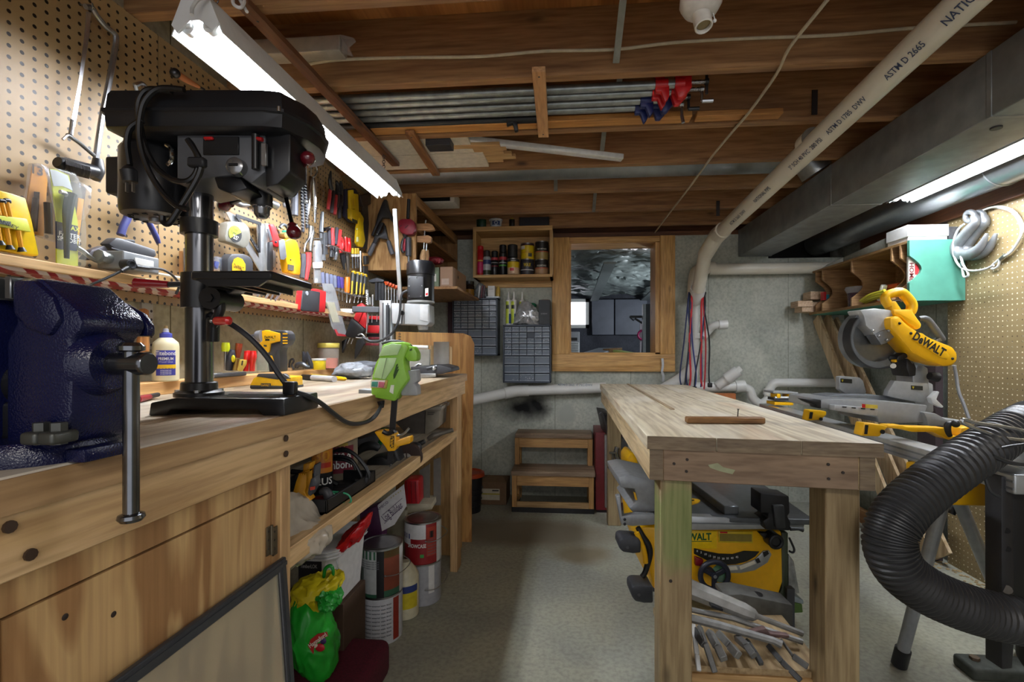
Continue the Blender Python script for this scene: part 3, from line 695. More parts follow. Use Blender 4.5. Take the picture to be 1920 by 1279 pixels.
# plastic wrapped strip on a joist
a, b = aY(360, 75, 1.60), aY(640, 99, 1.60)
m = MB(M('#b9b3a6', .3)); m.box((a.x, 1.585, b.z), (b.x, 1.648, b.z+.055), .004); m.mat(CLEAR('#e6e6e6', .5)); m.poly([(b.x, 1.585, b.z), (b.x+.04, 1.59, b.z-.01), (b.x+.02, 1.6, b.z+.03), (b.x+.045, 1.6, b.z+.05), (b.x, 1.585, b.z+.055)], (0, .02, 0)); solo('wrapped_strip', m, 'plastic-wrapped white strip stored against a joist near the left light', 'package')
m = MB(WD('#b9803f', '#d39a56', 'X', .8, key=56)); m.box((-.86, 1.985, 2.147), (.50, 2.045, 2.172), .002); solo('stored_board', m, 'long orange-brown board stored behind the pipe clamps under the joists', 'board')
m = MB(WD('#a8733a', '#c48d50', 'X', .8, key=57)); m.box((.52, 1.99, 2.147), (.86, 2.04, 2.170), .002); solo('stored_board', m, 'short orange-brown board stored behind the pipe clamp jaws', 'board')
# cables
m = MB(M('#cfc3a5', .5)); m.tube([aY(x, y, 1.643) for x, y in ((575, 121), (640, 112), (760, 108), (900, 106), (1020, 96), (1150, 93), (1262, 80), (1400, 72), (1560, 66), (1720, 52), (1905, 42))], .0055, 8, 4); solo('ceiling_cable', m, 'pale cable stapled along the face of a joist', 'cable')
m = MB(M('#b7ab92', .6)); m.tube([aZ(x, y, 2.137) for x, y in ((1575, -30), (1535, 20), (1480, 90), (1455, 140), (1405, 210), (1375, 245), (1330, 300), (1290, 355), (1255, 400), (1228, 436))], .0055, 8, 4); solo('ceiling_cable', m, 'pale cable slanting across the joists toward the window', 'cable')
# steel bridging
for k, (px, py, yj) in enumerate(((1155, 118, 1.645), (1154, 205, 2.05), (1128, 290, 2.455), (1042, 358, 2.86), (1113, 397, 3.266), (1527, 215, 2.05), (1346, 405, 3.267))):
    a = aY(px, py, yj); m = MB(M('#8a8b86', .45, .7) if k < 5 else M('#2a2220', .6)); top = V((a.x+.01, yj-.36, 2.36)) if k < 5 else V((a.x, yj-.004, a.z+.10)); m.beam(a, top, .022, .004); m.beam(a, a+V((0, 0, .03)), .022, .004)
    solo('joist_brace', m, ('thin steel brace between joists above the pipe clamps, nearest', 'thin steel brace between joists behind the pipe clamps', 'thin steel brace between joists near the end of the white strip', 'thin steel brace in front of the crosswise round pipe', 'thin steel brace between the last joists above the window', 'dark steel strap on the joist left of the square duct', 'dark steel strap on the last joist near the sloping pipe')[k], 'brace', 'joist braces')
# lamp holder
t = T('lamp_holder', 'empty white ceramic lamp holder on the joist at top centre', 'lamp holder')
c = aZ(1327, -8, 2.13); m = MB(M('#cfcac2', .3)); m.lathe([(.055, .015), (.056, 0), (.045, -.02), (.028, -.03)], (c.x-.01, c.y+.03, ZJ-.015)); t.add('base', m)
ax = V((.12, -.25, -1)).normalized(); o = V((c.x-.01, c.y+.03, 2.105))
m = MB(M('#d8d4cc', .3)); m.lathe([(.024, 0), (.024, .045), (.021, .047), (.019, .045), (.018, .01), (.0, .008)], o, ax, 20); m.mat(M('#8a7a5a', .3, .9)); m.lathe([(.0185, .036), (.0175, .03), (.0185, .024), (.0175, .018)], o, ax, 18); t.add('socket', m)
m = MB(WHITE()); m.tube([o+V((.03, 0, .01)), o+V((.036, -.003, -.02))], .0015, 6); m.ball(o+V((.036, -.003, -.024)), .005); t.add('pull_chain', m)
m = MB(M('#d0d0cc', .4)); P = [aW(360, 28, 1.06), aW(362, 12, 1.08), aW(380, -5, 1.1), aW(430, -12, 1.15), aW(438, 8, 1.14), aW(452, 14, 1.14), aW(458, 0, 1.16), aW(446, -8, 1.18), aW(463, 22, 1.15)]
m.tube(P, .004, 8, 5); solo('power_cable', m, 'white power cord looping above the near end of the left light', 'cord')
# ================================================================= MACHINES ON THE LEFT BENCH
def WP(m, pts, w, th, bev=0.): return m.poly([aW(x, y, w) for x, y in pts], CAMF*th, bev)
def TM(o, x, z):   # text frame: x along text, z out of the surface
    x = V(x).normalized(); z = V(z); z = (z-x*z.dot(x)).normalized(); y = z.cross(x); q = Matrix.Identity(4)
    for i in range(3): q[i][0], q[i][1], q[i][2], q[i][3] = x[i], y[i], z[i], o[i]
    return q
blk = M('#17181b', .34, 0, .15); blk2 = M('#1b1c20', .5, 0, .2); dk = M('#25262a', .5)
# ---------------------------------------------------------------- drill press
w0 = 1.0; u0 = (374-994)/889
O = CAM0 + CAMR*u0 + CAMF*w0; O.z = ZB
DP = Matrix.Identity(4)
for i in range(3): DP[i][0], DP[i][1], DP[i][2], DP[i][3] = CAMR[i], CAMF[i], UP[i], O[i]
def lx(px, y=0): return (px-994)*(w0+y)/889-u0
def lz(py, y=0): return (657-py)*(w0+y)/889+(CH-ZB)
t = T('drill_press', 'black benchtop drill press with grey panel on the near part of the workbench', 'drill press')
m = MB(blk, DP)
xa, xb = lx(278, -.06), lx(535, -.06)
prof = [(xa, 0), (xa+.035, 0), (xa+.045, .012), (xb-.055, .012), (xb-.045, 0), (xb, 0), (xb-.003, .034), (xa+.055, .036), (xa+.004, .026)]
m.poly([(x, -.06, z) for x, z in prof], (0, .15, 0), .003)
for k in range(3): m.box((xa+.11, -.045+.03*k, .0345), (xb-.02, -.037+.03*k, .037), .001)
t.add('base', m)
m = MB(blk, DP); m.lathe([(.045, .034), (.045, .042), (.034, .047), (.033, .062), (.031, .064)], (0, 0, 0), seg=28)
m.mat(STEEL(.35)); [m.cyl((.037*math.cos(a), .037*math.sin(a), .042), (.037*math.cos(a), .037*math.sin(a), .048), .006, seg=6) for a in (.5, 2, 3.6, 5.2)]; t.add('column_flange', m)
m = MB(M('#77787c', .2, .95, .05), DP); m.cyl((0, 0, .06), (0, 0, lz(345)), .0255, seg=32); t.add('column', m)
m = MB(blk, DP); m.lathe([(.027, lz(441)), (.034, lz(441)), (.034, lz(414)), (.027, lz(414))], (0, 0, 0), seg=32); t.add('rack_collar', m)
m = MB(blk, DP); z0, z1 = lz(578), lz(514); m.lathe([(.027, z0), (.033, z0), (.033, z1), (.027, z1)], (0, 0, 0), seg=28)
m.poly([(.02, -.02, z0+.012), (.07, -.02, z0+.025), (.10, -.02, .262), (.05, -.02, .268), (.02, -.02, z1)], (0, .04, 0), .004)
m.cyl((.055, -.05, .235), (.055, .03, .235), .022, seg=20); m.cyl((.055, -.054, .235), (.055, -.05, .235), .009, seg=6); t.add('table_bracket', m)
m = MB(blk, DP); m.box((lx(357, -.1), -.10, .264), (.207, .067, .281), .003)
for k in range(4): m.box((.075+.03*k, -.09, .252), (.080+.03*k, .055, .265))
m.poly([(.06, -.098, .265), (.20, -.098, .265), (.18, -.098, .252), (.085, -.098, .252)], (0, .006, 0)); t.add('table', m)
hr = M('#8c1620', .25, 0, .1, coat=.5); hrb = M('#d81f22', .25, 0, .1, coat=.5)
m = MB(DSTEEL(), DP); m.tube([(-.03, -.01, .268), (-.055, -.02, .266)], .006, 8); m.mat(hr); m.tube([(-.05, -.02, .266), (-.11, -.03, .268), (-.113, -.03, .268)], [.007, .0105, .006], 12); t.add('clamp_lever', m)
m = MB(blk, DP); P = [(.045, -.03, lz(553, -.03)), (.062, -.035, lz(560, -.03)), (.067, -.035, lz(580, -.03)), (.058, -.035, lz(600, -.03)), (.052, -.035, lz(612, -.03))]; m.tube(P, [.008, .010, .009, .008], 10, 5); m.mat(STEEL()); m.ball((.056, -.046, lz(602, -.04)), .004)
c_ = t.add('table_crank', m); m = MB(hrb, DP); m.tube([(.06, -.04, lz(602, -.04)), (.07, -.05, lz(602, -.05)), (.10, -.06, lz(602, -.05)), (.103, -.06, lz(602, -.05))], [.005, .009, .0085, .005], 12); t.add('crank_grip', m, c_)
m = MB(blk, DP); m.tube([(.05, -.03, lz(600)), (.045, -.025, lz(640))], .012, 10); t.add('scale_tube', m)
# head casting
gp = M('#5c5e62', .4, .2, .08)
m = MB(gp, DP); y = -.075
m.poly([(x, y, z) for x, z in ((lx(330, y), lz(248, y)), (lx(498, y), lz(248, y)), (lx(498, y), lz(322, y)), (lx(470, y), lz(345, y)), (lx(446, y), lz(328, y)), (lx(400, y), lz(332, y)), (lx(330, y), lz(345, y)))], (0, .13, 0), .006)
t.add('head', m)
m = MB(blk, DP); m.poly([(lx(498, y), y-.001, lz(250, y)), (lx(545, y), y, lz(250, y)), (lx(545, y), y, lz(322, y)), (lx(520, y), y, lz(345, y)), (lx(498, y), y-.001, lz(352, y))], (0, .07, 0), .004)
m.poly([(lx(398, y), y+.003, lz(330, y)), (lx(446, y), y+.003, lz(328, y)), (lx(462, y), y+.003, lz(352, y)), (lx(430, y), y+.003, lz(362, y)), (lx(405, y), y+.003, lz(352, y))], (0, .1, 0), .004); t.add('shroud', m)
m = MB(blk, DP); m.box((lx(382, y), y-.003, lz(291, y)), (lx(449, y), y+.002, lz(257, y)), .001); m.mat(M('#b3161a', .3)); m.box((lx(386, y), y-.009, lz(265, y)), (lx(404, y), y-.002, lz(259, y)), .002); t.add('switch_plate', m)
m = MB(M('#9a9b9d', .25, .8), DP); m.lathe([(.0, .018), (.012, .018), (.0165, .015), (.0175, 0)], (lx(448, y), y, lz(316, y)), (0, -1, 0), 24); m.mat(blk); m.box((lx(440, y), y-.020, lz(318, y)), (lx(457, y), y-.017, lz(313, y)), .001); t.add('belt_knob', m)
m = MB(blk, DP); m.cyl((lx(486, y), y-.012, lz(322, y)), (lx(486, y), y-.012, lz(258, y)), .007, seg=12); m.mat(M('#a01418', .4)); m.cyl((lx(488, y), y-.014, lz(266, y)), (lx(500, y), y-.014, lz(268, y)), .004); m.mat(STEEL()); m.box((lx(497, y), y-.015, lz(316, y)), (lx(507, y), y-.008, lz(274, y)), .001); t.add('depth_stop', m)
# belt cover
plan = [(-.122, -.085), (-.112, -.10), (.19, -.102), (.225, -.095), (.250, -.045), (.256, 0), (.250, .045), (.225, .09), (.19, .10), (-.112, .095), (-.122, .08)]
def ring(k, z, dx=0): return [V(((x-.07)*k+.07+dx, yy*k, z)) for x, yy in plan]
m = MB(blk, DP); m.loft([ring(.90, .549), ring(.985, .556), ring(.995, .581), ring(1.02, .584), ring(1.02, .590), ring(.99, .592), ring(.975, .618), ring(.95, .626), ring(.85, .629)])
t.add('belt_cover', m)
m = MB(CHROME(), DP); m.cyl((lx(533, -.08), -.10, lz(214, -.09)), (lx(533, -.08), -.10, lz(205, -.09)), .003, seg=8); t.add('cover_catch', m)
# motor
m = MB(blk, DP); cx = -.088; m.lathe([(.0, .405), (.045, .405), (.058, .410), (.061, .42), (.061, .54), (.055, .55)], (cx, -.005, 0), seg=32); m.mat(M('#050505', .8))
for a in range(14):
    q = 2*PI*a/14; m.box((cx-.003+.042*math.cos(q), -.008+.042*math.sin(q), .4035), (cx+.005+.042*math.cos(q), -.002+.042*math.sin(q), .4055))
m.mat(STEEL(.5)); m.cyl((cx, -.005, .398), (cx, -.005, .405), .012, seg=14); t.add('motor', m)
m = MB(blk2, DP); m.box((-.228, .03, lz(353)), (-.13, .08, lz(281)), .006); t.add('capacitor_box', m)
m = MB(CHROME(), DP); m.tube([(lx(312, -.07), -.07, lz(272, -.07)), (lx(322, -.07), -.073, lz(280, -.07)), (lx(324, -.07), -.073, lz(300, -.07)), (lx(314, -.07), -.07, lz(309, -.07))], .004, 8, 4); t.add('motor_bracket', m)
# spindle
sx = lx(491)
m = MB(blk, DP); m.cyl((sx, 0, lz(362)), (sx, 0, lz(330)), .024, seg=24); m.poly([(lx(466), -.03, lz(350)), (lx(522), -.03, lz(350)), (lx(518), -.03, lz(365)), (lx(470), -.03, lz(362))], (0, .06, 0), .003); t.add('quill', m)
m = MB(blk, DP); m.lathe([(.014, lz(361)), (.0205, lz(363)), (.0205, lz(386)), (.0195, lz(388))], (sx, 0, 0), seg=26); m.mat(M('#8a8b8e', .25, .9)); m.lathe([(.0195, lz(388)), (.0155, lz(390)), (.0150, lz(402)), (.010, lz(409)), (.004, lz(411))], (sx, 0, 0), seg=26)
for a in range(20): q = 2*PI*a/20; m.cbox((sx+.0165*math.cos(q), .0165*math.sin(q), lz(389)), (.002, .002, .004))
t.add('chuck', m)
# feed handles
hub = V((lx(527, .04), .05, lz(345, .04)))
m = MB(blk, DP); m.cyl(hub-V((0, .03, 0)), hub+V((.0, .03, 0)), .018, seg=18); t.add('feed_hub', m)
for (bx, by, yy) in ((577, 297, -.03), (551, 436, -.02), (420, 385, .10)):
    b = V((lx(bx, yy), yy, lz(by, yy))); m = MB(DSTEEL(.25), DP); m.cyl(hub, b, .0045, seg=10); a_ = t.add('feed_handle', m)
    m = MB(M('#5c0f1b', .2, 0, .05, coat=.6), DP); d = (b-hub).normalized(); m.lathe([(.005, -.022), (.010, -.020), (.010, -.012), (.0135, -.006), (.0145, 0), (.0125, .008), (.007, .0135), (0, .0148)], b, d, 18); t.add('ball_knob', m, a_)
m = MB(M('#c01a20', .4), DP); yy = .03; m.box((lx(556, yy), yy, lz(305, yy)), (lx(563, yy)+.004, yy+.03, lz(275, yy)), .001); m.mat(YEL()); m.box((lx(554, yy), yy-.001, lz(295, yy)), (lx(560, yy)+.004, yy+.02, lz(284, yy)), .001); t.add('warning_tag', m)
# coiled cord
m = MB(M('#0d0e10', .35), DP)
def dpp(pts, yy): return [V((lx(x, yy), yy, lz(y_, yy))) for x, y_ in pts]
m.tube(dpp([(322, 171), (285, 167), (268, 176), (259, 200), (262, 235), (270, 270), (290, 310), (320, 335), (350, 340), (368, 325), (372, 300), (362, 275), (352, 262)], -.115), .0055, 8, 5)
m.tube(dpp([(345, 168), (300, 166), (275, 185), (264, 215), (262, 260), (275, 310), (300, 355), (330, 385), (352, 392)], -.12), .0055, 8, 5)
m.tube(dpp([(268, 225), (245, 240), (238, 270), (243, 310)], -.118), .0055, 8, 5)
m.tube(dpp([(352, 262), (375, 300), (372, 330), (340, 385), (318, 418), (306, 416), (305, 405)], -.118), .0055, 8, 5)
t.add('cord', m)
m = MB(blk2, DP); a = dpp([(240, 312), (244, 342)], -.118); m.tube([a[0], a[0].lerp(a[1], .3), a[1]], [.007, .014, .012], 10); m.mat(STEEL()); 
for q in (-.006, .006): m.box(a[1]+V((q-.001, -.003, -.018)), a[1]+V((q+.001, .003, 0)))
t.add('plug', m)
m = MB(blk2, DP); c = V((lx(370, -.12), -.12, lz(305, -.12))); m.cbox(c, (.032, .014, .018), .003); t.add('cord_strap', m)
# black cube charger on the drill base
m = MB(blk); WP(m, [(529, 716), (550, 716), (552, 720), (551, 739), (548, 742), (531, 742), (529, 738)], .985, .018, .003); solo('black_block', m, 'small glossy black block standing on the drill press base', 'block')
# ---------------------------------------------------------------- vise
hb = None
def mat_hammer(c):
    m_, nt, b = newmat('hammered_enamel'); b.inputs['Base Color'].default_value = lin(c); b.inputs['Roughness'].default_value = .22
    n = nd(nt, 'ShaderNodeTexNoise'); n.inputs['Scale'].default_value = 420; n.inputs['Detail'].default_value = 1
    nt.links.new(coords(nt), n.inputs['Vector']); bump(nt, b, n.outputs['Fac'], .4, .002); return m_
hb = mat_hammer('#12163c')
t = T('bench_vise', 'large dark blue bench vise bolted to the near edge of the workbench', 'vise')
m = MB(hb); m.lathe([(.085, 0), (.085, .016), (.078, .026), (.05, .028)], (-.66, .535, ZB), seg=36); m.poly([(-.58+.0, .50, ZB), (-.555, .50, ZB), (-.555, .56, ZB), (-.59, .57, ZB)], (0, 0, .016), .003); t.add('swivel_base', m)
m = MB(hb)
pr = [(-.628, 1.272), (-.595, 1.272), (-.551, 1.235), (-.545, 1.222), (-.548, 1.212), (-.560, 1.202), (-.556, 1.165), (-.558, 1.12), (-.570, 1.085), (-.59, 1.076), (-.640, 1.078), (-.640, 1.2), (-.628, 1.22)]
m.poly([(x, .488, z) for x, z in pr], (0, .082, 0), .007)
m.poly([(x, .482, z) for x, z in ((-.626, 1.27), (-.60, 1.27), (-.575, 1.25), (-.565, 1.226), (-.58, 1.205), (-.61, 1.215), (-.626, 1.23))], (0, .02, 0), .006)
m.lathe([(.040, 0), (.036, .012), (.030, .02)], (-.562, .523, 1.174), (1, 0, 0), 28)
m.poly([(-.60, .572, 1.262), (-.556, .572, 1.238), (-.545, .572, 1.222), (-.545, .572, 1.208), (-.60, .572, 1.208)], (0, .012, 0), .004); t.add('moving_jaw', m)
m = MB(hb); m.poly([(x, .47, z) for x, z in ((-.655, 1.272), (-.70, 1.272), (-.76, 1.24), (-.79, 1.18), (-.79, 1.085), (-.655, 1.085))], (0, .115, 0), .008); t.add('fixed_jaw', m)
m = MB(M('#83868a', .35, .9)); m.box((-.636, .484, 1.248), (-.628, .574, 1.274), .001); t.add('jaw_plate', m); m = MB(M('#83868a', .35, .9)); m.box((-.655, .484, 1.248), (-.647, .574, 1.274), .001); t.add('jaw_plate', m)
m = MB(M('#3a3b40', .3, .8)); m.cyl((-.76, .523, 1.150), (-.60, .523, 1.150), .028, seg=24); m.box((-.76, .497, 1.085), (-.64, .550, 1.13), .006); t.add('slide', m)
m = MB(M('#6d6f73', .22, .95)); m.cyl((-.57, .523, 1.174), (-.503, .523, 1.174), .0135, seg=28); m.lathe([(.0135, 0), (.0135, .004), (.012, .006)], (-.503, .523, 1.174), (1, 0, 0), 28); t.add('screw', m)
hx = aX(262, 680, -.516)
yr = .520
m = MB(M('#7c7f84', .18, .95)); m.cyl((-.517, yr, 1.192), (-.517, yr, .996), .0082, seg=18); m.lathe([(.0082, 0), (.013, -.002), (.014, -.006), (.011, -.010), (0, -.011)], (-.517, yr, .998), seg=18); m.lathe([(.0082, 0), (.0135, .002), (.0135, .007), (.010, .011), (0, .012)], (-.517, yr, 1.188), seg=18); t.add('handle_bar', m)
for px in (78, 110):
    m = MB(M('#5a5c58', .45, .7)); p = aZ(px, 826, ZB+.03); m.cbox((p.x, p.y, ZB+.034), (.02, .03, .014), .004); m.cyl((p.x, p.y, ZB+.026), (p.x, p.y, ZB+.05), .008, seg=6); t.add('lock_nut', m)
# ---------------------------------------------------------------- mortiser
lg = M('#b4b8ba', .4, 0, .05); alu = M('#a8acae', .35, .6, .08)
t = T('hollow_mortiser', 'grey bench mortising machine with black motor at the far end of the workbench', 'machine')
W_ = 2.36
m = MB(dk); a = aW(782, 712, W_-.14); WP(m, [(776, 712), (848, 697), (846, 690), (826, 685), (770, 688), (770, 700)], W_-.12, .24, .004); t.add('base', m)
m = MB(alu); WP(m, [(711, 563), (733, 563), (733, 700), (711, 706)], W_+.02, .06, .003); m.mat(dk)
for x in (717, 726): WP(m, [(x, 568), (x+2, 568), (x+2, 695), (x, 695)], W_+.018, .003)
t.add('column', m)
m = MB(M('#2f3134', .5)); p, q = aW(727, 572, W_), aW(727, 690, W_); m.cyl(p, q, .009, seg=14); t.add('gas_spring', m)
m = MB(dk); p, q = aW(745, 605, W_+.01), aW(745, 690, W_+.01); m.beam(p, q, .02, .02)
for k in range(16): c = p.lerp(q, k/16); m.cbox(c+V((.012, 0, 0)), (.008, .018, .003))
t.add('rack', m)
m = MB(lg); WP(m, [(733, 568), (805, 570), (806, 605), (800, 611), (782, 609), (735, 607)], W_-.06, .12, .006); m.mat(M('#c4c7c8', .4)); WP(m, [(787, 570), (803, 572), (803, 604), (787, 600)], W_-.064, .01, .003)
m.mat(blk); p = aW(755, 587, W_-.06); m.cyl(p+CAMF*.0, p-CAMF*.012, .010, seg=18); m.mat(STEEL()); WP(m, [(752, 592), (758, 592), (758, 608), (752, 608)], W_-.066, .004); t.add('head', m)
m = MB(blk); c = aW(789, 566, W_); mz = aW(789, 490, W_).z; m.lathe([(.066, 0), (.066, .13), (.069, .132), (.069, .185), (.060, .198), (.03, .203), (0, .203)], (c.x, c.y, c.z), seg=32)
m.mat(lg); m.lathe([(.05, -.012), (.068, -.006), (.068, .002), (.05, .004)], c, seg=28); t.add('motor', m)
m = MB(dk); WP(m, [(764, 517), (794, 519), (793, 559), (764, 558)], W_-.075, .03, .003); m.mat(STEEL())
for x, y_ in ((767, 522), (781, 520), (767, 537), (791, 536), (767, 555), (789, 556)): m.ball(aW(x, y_, W_-.076), .003, seg=8, rings=5)
m.mat(WHITE()); WP(m, [(797, 541), (803, 540), (803, 555), (797, 556)], W_-.073, .003); m.mat(RED()); WP(m, [(798, 550), (802, 549), (802, 553), (798, 554)], W_-.075, .003); t.add('switch_box', m)
m = MB(lg); p, q = aW(793, 609, W_-.0), aW(793, 618, W_); m.tube([p, q, aW(793, 619, W_)], [.027, .024, .018], 20); t.add('nose', m)
m = MB(STEEL()); p, q = aW(790, 618, W_), aW(790, 655, W_); m.beam(p, q, .013, .013, .001); t.add('mortise_chisel', m)
m = MB(WHITE(.35)); p, q = aW(766, 650, W_-.03), aW(803, 651, W_-.03); m.cyl(p, q, .009, seg=14); t.add('fence', m)
m = MB(M('#a7a69c', .5)); WP(m, [(744, 655), (805, 655), (805, 692), (744, 692)], W_+.0, .03, .003); t.add('fence_plate', m)
m = MB(STEEL(.3)); p, q = aW(772, 693, W_-.10), aW(785, 682, W_-.10); m.tube([p, q, aW(790, 684, W_-.1)], .006, 8); p, q = aW(788, 692, W_-.1), aW(815, 694, W_-.1); m.cyl(p, q, .006, seg=10); m.mat(blk); m.cyl(aW(801, 692, W_-.11), aW(820, 688, W_-.11), .013, seg=12); m.mat(STEEL()); m.ball(aW(814, 691, W_-.12), .012); WP(m, [(782, 701), (817, 700), (817, 707), (782, 709)], W_-.14, .02, .002); t.add('clamp', m)
m = MB(M('#b9bdc0', .3, .7)); p, q = aW(740, 392, W_-.10), aW(751, 563, W_-.08); m.beam(p, q, .02, .009, .002, (0, 1, 0)); t.add('feed_lever', m)
m = MB(M('#2b2d30', .5)); m.tube([aW(x, y_, W_-.09) for x, y_ in ((764, 545), (755, 550), (751, 562), (750, 585), (746, 605), (735, 625), (715, 638), (695, 640), (680, 632))], .006, 8, 5); t.add('cord', m)
t = T('grey_beam_clamp', 'dark grey square bar sticking out left of the mortiser column', 'bar')
m = MB(M('#53565a', .5)); m.beam(aW(662, 580, W_+.03), aW(712, 581, W_+.03), .03, .03, .003); t.add(None, m)
# grey plastic sheet and boards beside the mortiser
m = MB(M('#b5b2ac', .4)); c = aW(828, 668, 2.5); rr_ = []
for z in (aW(828, 693, 2.5).z, aW(828, 641, 2.5).z):
    rr_.append([aW(813+29*k/10, 668, 2.5-.02*math.sin(PI*k/10))*1 for k in range(11)]); [setattr(p, 'z', z) for p in rr_[-1]]
m.loft([r+[p+CAMF*.004 for p in r[::-1]] for r in rr_]); solo('grey_panel_piece', m, 'curved light grey sheet standing behind the mortiser base', 'sheet')
m = MB(WD('#cfae7a', '#e5cb9c', 'Z', 1, key=71)); WP(m, [(843, 649), (847, 651), (847, 697), (843, 696)], 2.5, .01); solo('wood_slip', m, 'thin pale wood slip standing beside the curved grey sheet', 'board')
m = MB(WD('#cfae7a', '#e5cb9c', 'Z', 1, key=72)); WP(m, [(806, 648), (814, 648), (814, 690), (806, 690)], 2.56, .02); solo('wood_slip', m, 'pale wood block standing between the mortiser and the curved grey sheet', 'board')
# ---------------------------------------------------------------- green bench tool on the front edge
GR = M('#8ec63f', .35, 0, .06); GRP = M('#b9dca0', .4, 0, .05)
wg = 1.40
t = T('chain_sharpener', 'green electric sharpening tool with black disc guard on the workbench edge', 'power tool')
m = MB(GR); WP(m, [(716, 647), (733, 641), (755, 641), (762, 645), (766, 652), (757, 672), (758, 690), (765, 712), (748, 735), (740, 753), (696, 745), (695, 730), (698, 702), (704, 680), (712, 668)], wg, .07, .006)
WP(m, [(757, 648), (775, 650), (782, 662), (782, 675), (777, 678), (764, 677), (756, 664)], wg+.01, .05, .004); t.add('body', m)
m = MB(GRP); WP(m, [(719, 649), (735, 644), (753, 646), (745, 666), (709, 668)], wg-.004, .01, .003); WP(m, [(711, 671), (744, 671), (738, 688), (722, 712), (699, 708)], wg-.004, .01, .003)
m.mat(M('#7c8f6a', .5)); WP(m, [(724, 672), (725, 672), (716, 710), (715, 710)], wg-.006, .004); t.add('light_shell', m)
m = MB(M('#b9a24a', .5)); WP(m, [(695, 712), (727, 713), (724, 729), (694, 727)], wg-.005, .01, .002); m.mat(M('#e8e6dc', .5)); WP(m, [(696, 713), (722, 713), (720, 727), (695, 726)], wg-.007, .004); m.mat(M('#3f8f7c', .4)); WP(m, [(697, 716), (708, 716), (707, 726), (696, 725)], wg-.011, .006, .001); m.mat(M('#c76a7c', .4)); WP(m, [(710, 716), (721, 717), (719, 727), (709, 726)], wg-.011, .006, .001); t.add('switch', m)
m = MB(dk); c = aW(745, 655, wg+.02); m.tube([aW(716, 644, wg+.05), aW(735, 640, wg+.05), aW(755, 642, wg+.05), aW(772, 650, wg+.05), aW(782, 665, wg+.05)], .004, 8, 5); m.mat(M('#2b4f1a', .5))
for k in range(3): WP(m, [(743+k, 684+5*k), (746+k, 682+5*k), (740, 703+3*k), (737, 705+3*k)], wg-.003, .004)
WP(m, [(768, 655), (772, 653), (772, 657), (768, 658)], wg+.006, .006); t.add('guard', m)
m = MB(M('#dfe5d2', .5)); WP(m, [(733, 722), (739, 722), (737, 739), (730, 735)], wg-.003, .004); t.add('rating_label', m)
m = MB(blk); c = aW(714, 752, wg+.02); m.tube([c, aW(716, 765, wg+.02)], [.012, .006], 10); t.add('cord_grip', m)
m = MB(M('#2b2d31', .4)); m.tube([aW(716, 758, wg+.02), aW(706, 777, 1.36), aW(690, 790, 1.32), aW(668, 795, 1.26), aW(648, 791, 1.20), aW(625, 775, 1.13), aW(600, 755, 1.08), aW(575, 742, 1.03), aW(548, 732, 1.01), aW(525, 705, 1.0), aW(500, 668, .99), aW(470, 635, .985), aW(440, 612, .985), aW(420, 602, .985), aW(400, 592, .99), aW(392, 588, 1.02)], .0058, 8, 5); t.add('cord', m)
m = MB(M('#93979a', .4, .5)); WP(m, [(672, 730), (704, 732), (704, 741), (672, 742)], wg+.03, .05, .002); t.add('mounting_foot', m)
# ---------------------------------------------------------------- trigger bar clamp on the bench edge
t = T('bar_clamp', 'trigger bar clamp with yellow grip hanging below the green tool', 'clamp', 'trigger bar clamps')
m = MB(M('#1d1e22', .4)); m.beam(aW(741, 735, wg+.02), aW(731, 870, wg+.02), .018, .006, .001, (0, 1, 0)); t.add('bar', m)
m = MB(M('#9b9da0', .45)); WP(m, [(748, 696), (781, 694), (783, 715), (776, 720), (782, 725), (783, 742), (752, 742), (750, 725), (757, 719), (750, 714)], wg+.03, .05, .004); t.add('fixed_jaw', m)
m = MB(M('#e6a80f', .4)); WP(m, [(701, 810), (716, 808), (738, 811), (742, 818), (743, 828), (768, 819), (770, 823), (769, 832), (745, 838), (740, 846), (727, 847), (722, 838), (712, 826)], wg+.01, .04, .006); m.mat(blk); WP(m, [(731, 818), (739, 818), (738, 841), (731, 841)], wg+.007, .004); m.mat(YEL()); m.text('DeWALT', TM(aW(735, 829.5, wg+.0065), (0, 0, 1), -CAMF), .010, .02, wmax=.036); m.mat(blk); m.tube([aW(718, 809, wg), aW(728, 813, wg), aW(738, 808, wg), aW(741, 812, wg)], .007, 8, 4)
t.add('grip', m)
m = MB(STEEL()); m.tube([aW(744, 817, wg), aW(752, 816, wg), aW(760, 811, wg), aW(767, 803, wg)], .0035, 8, 4); t.add('release_lever', m)
# ================================================================= TOOL BOARD (left wall)
def cr(ox, oy, s): return lambda *p: [(ox+x/s, oy+y/s) for x, y in p]
cA, cB, cC, cD = cr(0, 0, 3.996), cr(0, 280, 4.79), cr(180, 140, 3.996), cr(0, 480, 3.996)
cE, cF, cG, cH, cI, cJ = cr(330, 330, 5.328), cr(380, 520, 5.328), cr(560, 280, 6.393), cr(560, 460, 6.393), cr(640, 360, 6.393), cr(640, 540, 6.393)
c1, c2, c3, c4 = cr(470, 390, 9.1375), cr(570, 400, 10.657), cr(640, 530, 7.99), cr(400, 520, 7.105)
def PP(m, pts, off, th, bev=0.): return m.poly([aX(x, y, XL+off) for x, y in pts], (th, 0, 0), bev)
def PT(m, pts, off, rp, n=4, seg=9):
    P = [aX(x, y, XL+(off[i] if isinstance(off, (list, tuple)) else off)) for i, (x, y) in enumerate(pts)]; k = depth(P[0])/FP
    return m.tube(P, [q*k for q in rp] if isinstance(rp, (list, tuple)) else rp*k, seg, n if len(pts) > 2 else 0)
def PK(m, p, off, rp): q = aX(p[0], p[1], XL+off); return m.ball(q, rp*depth(q)/FP, seg=10, rings=6)
PZ = V((1, 0, 0)); PXD = V((0, 1, 0))      # board normal, text direction along the wall
TB = 'tools hanging on the tool board'
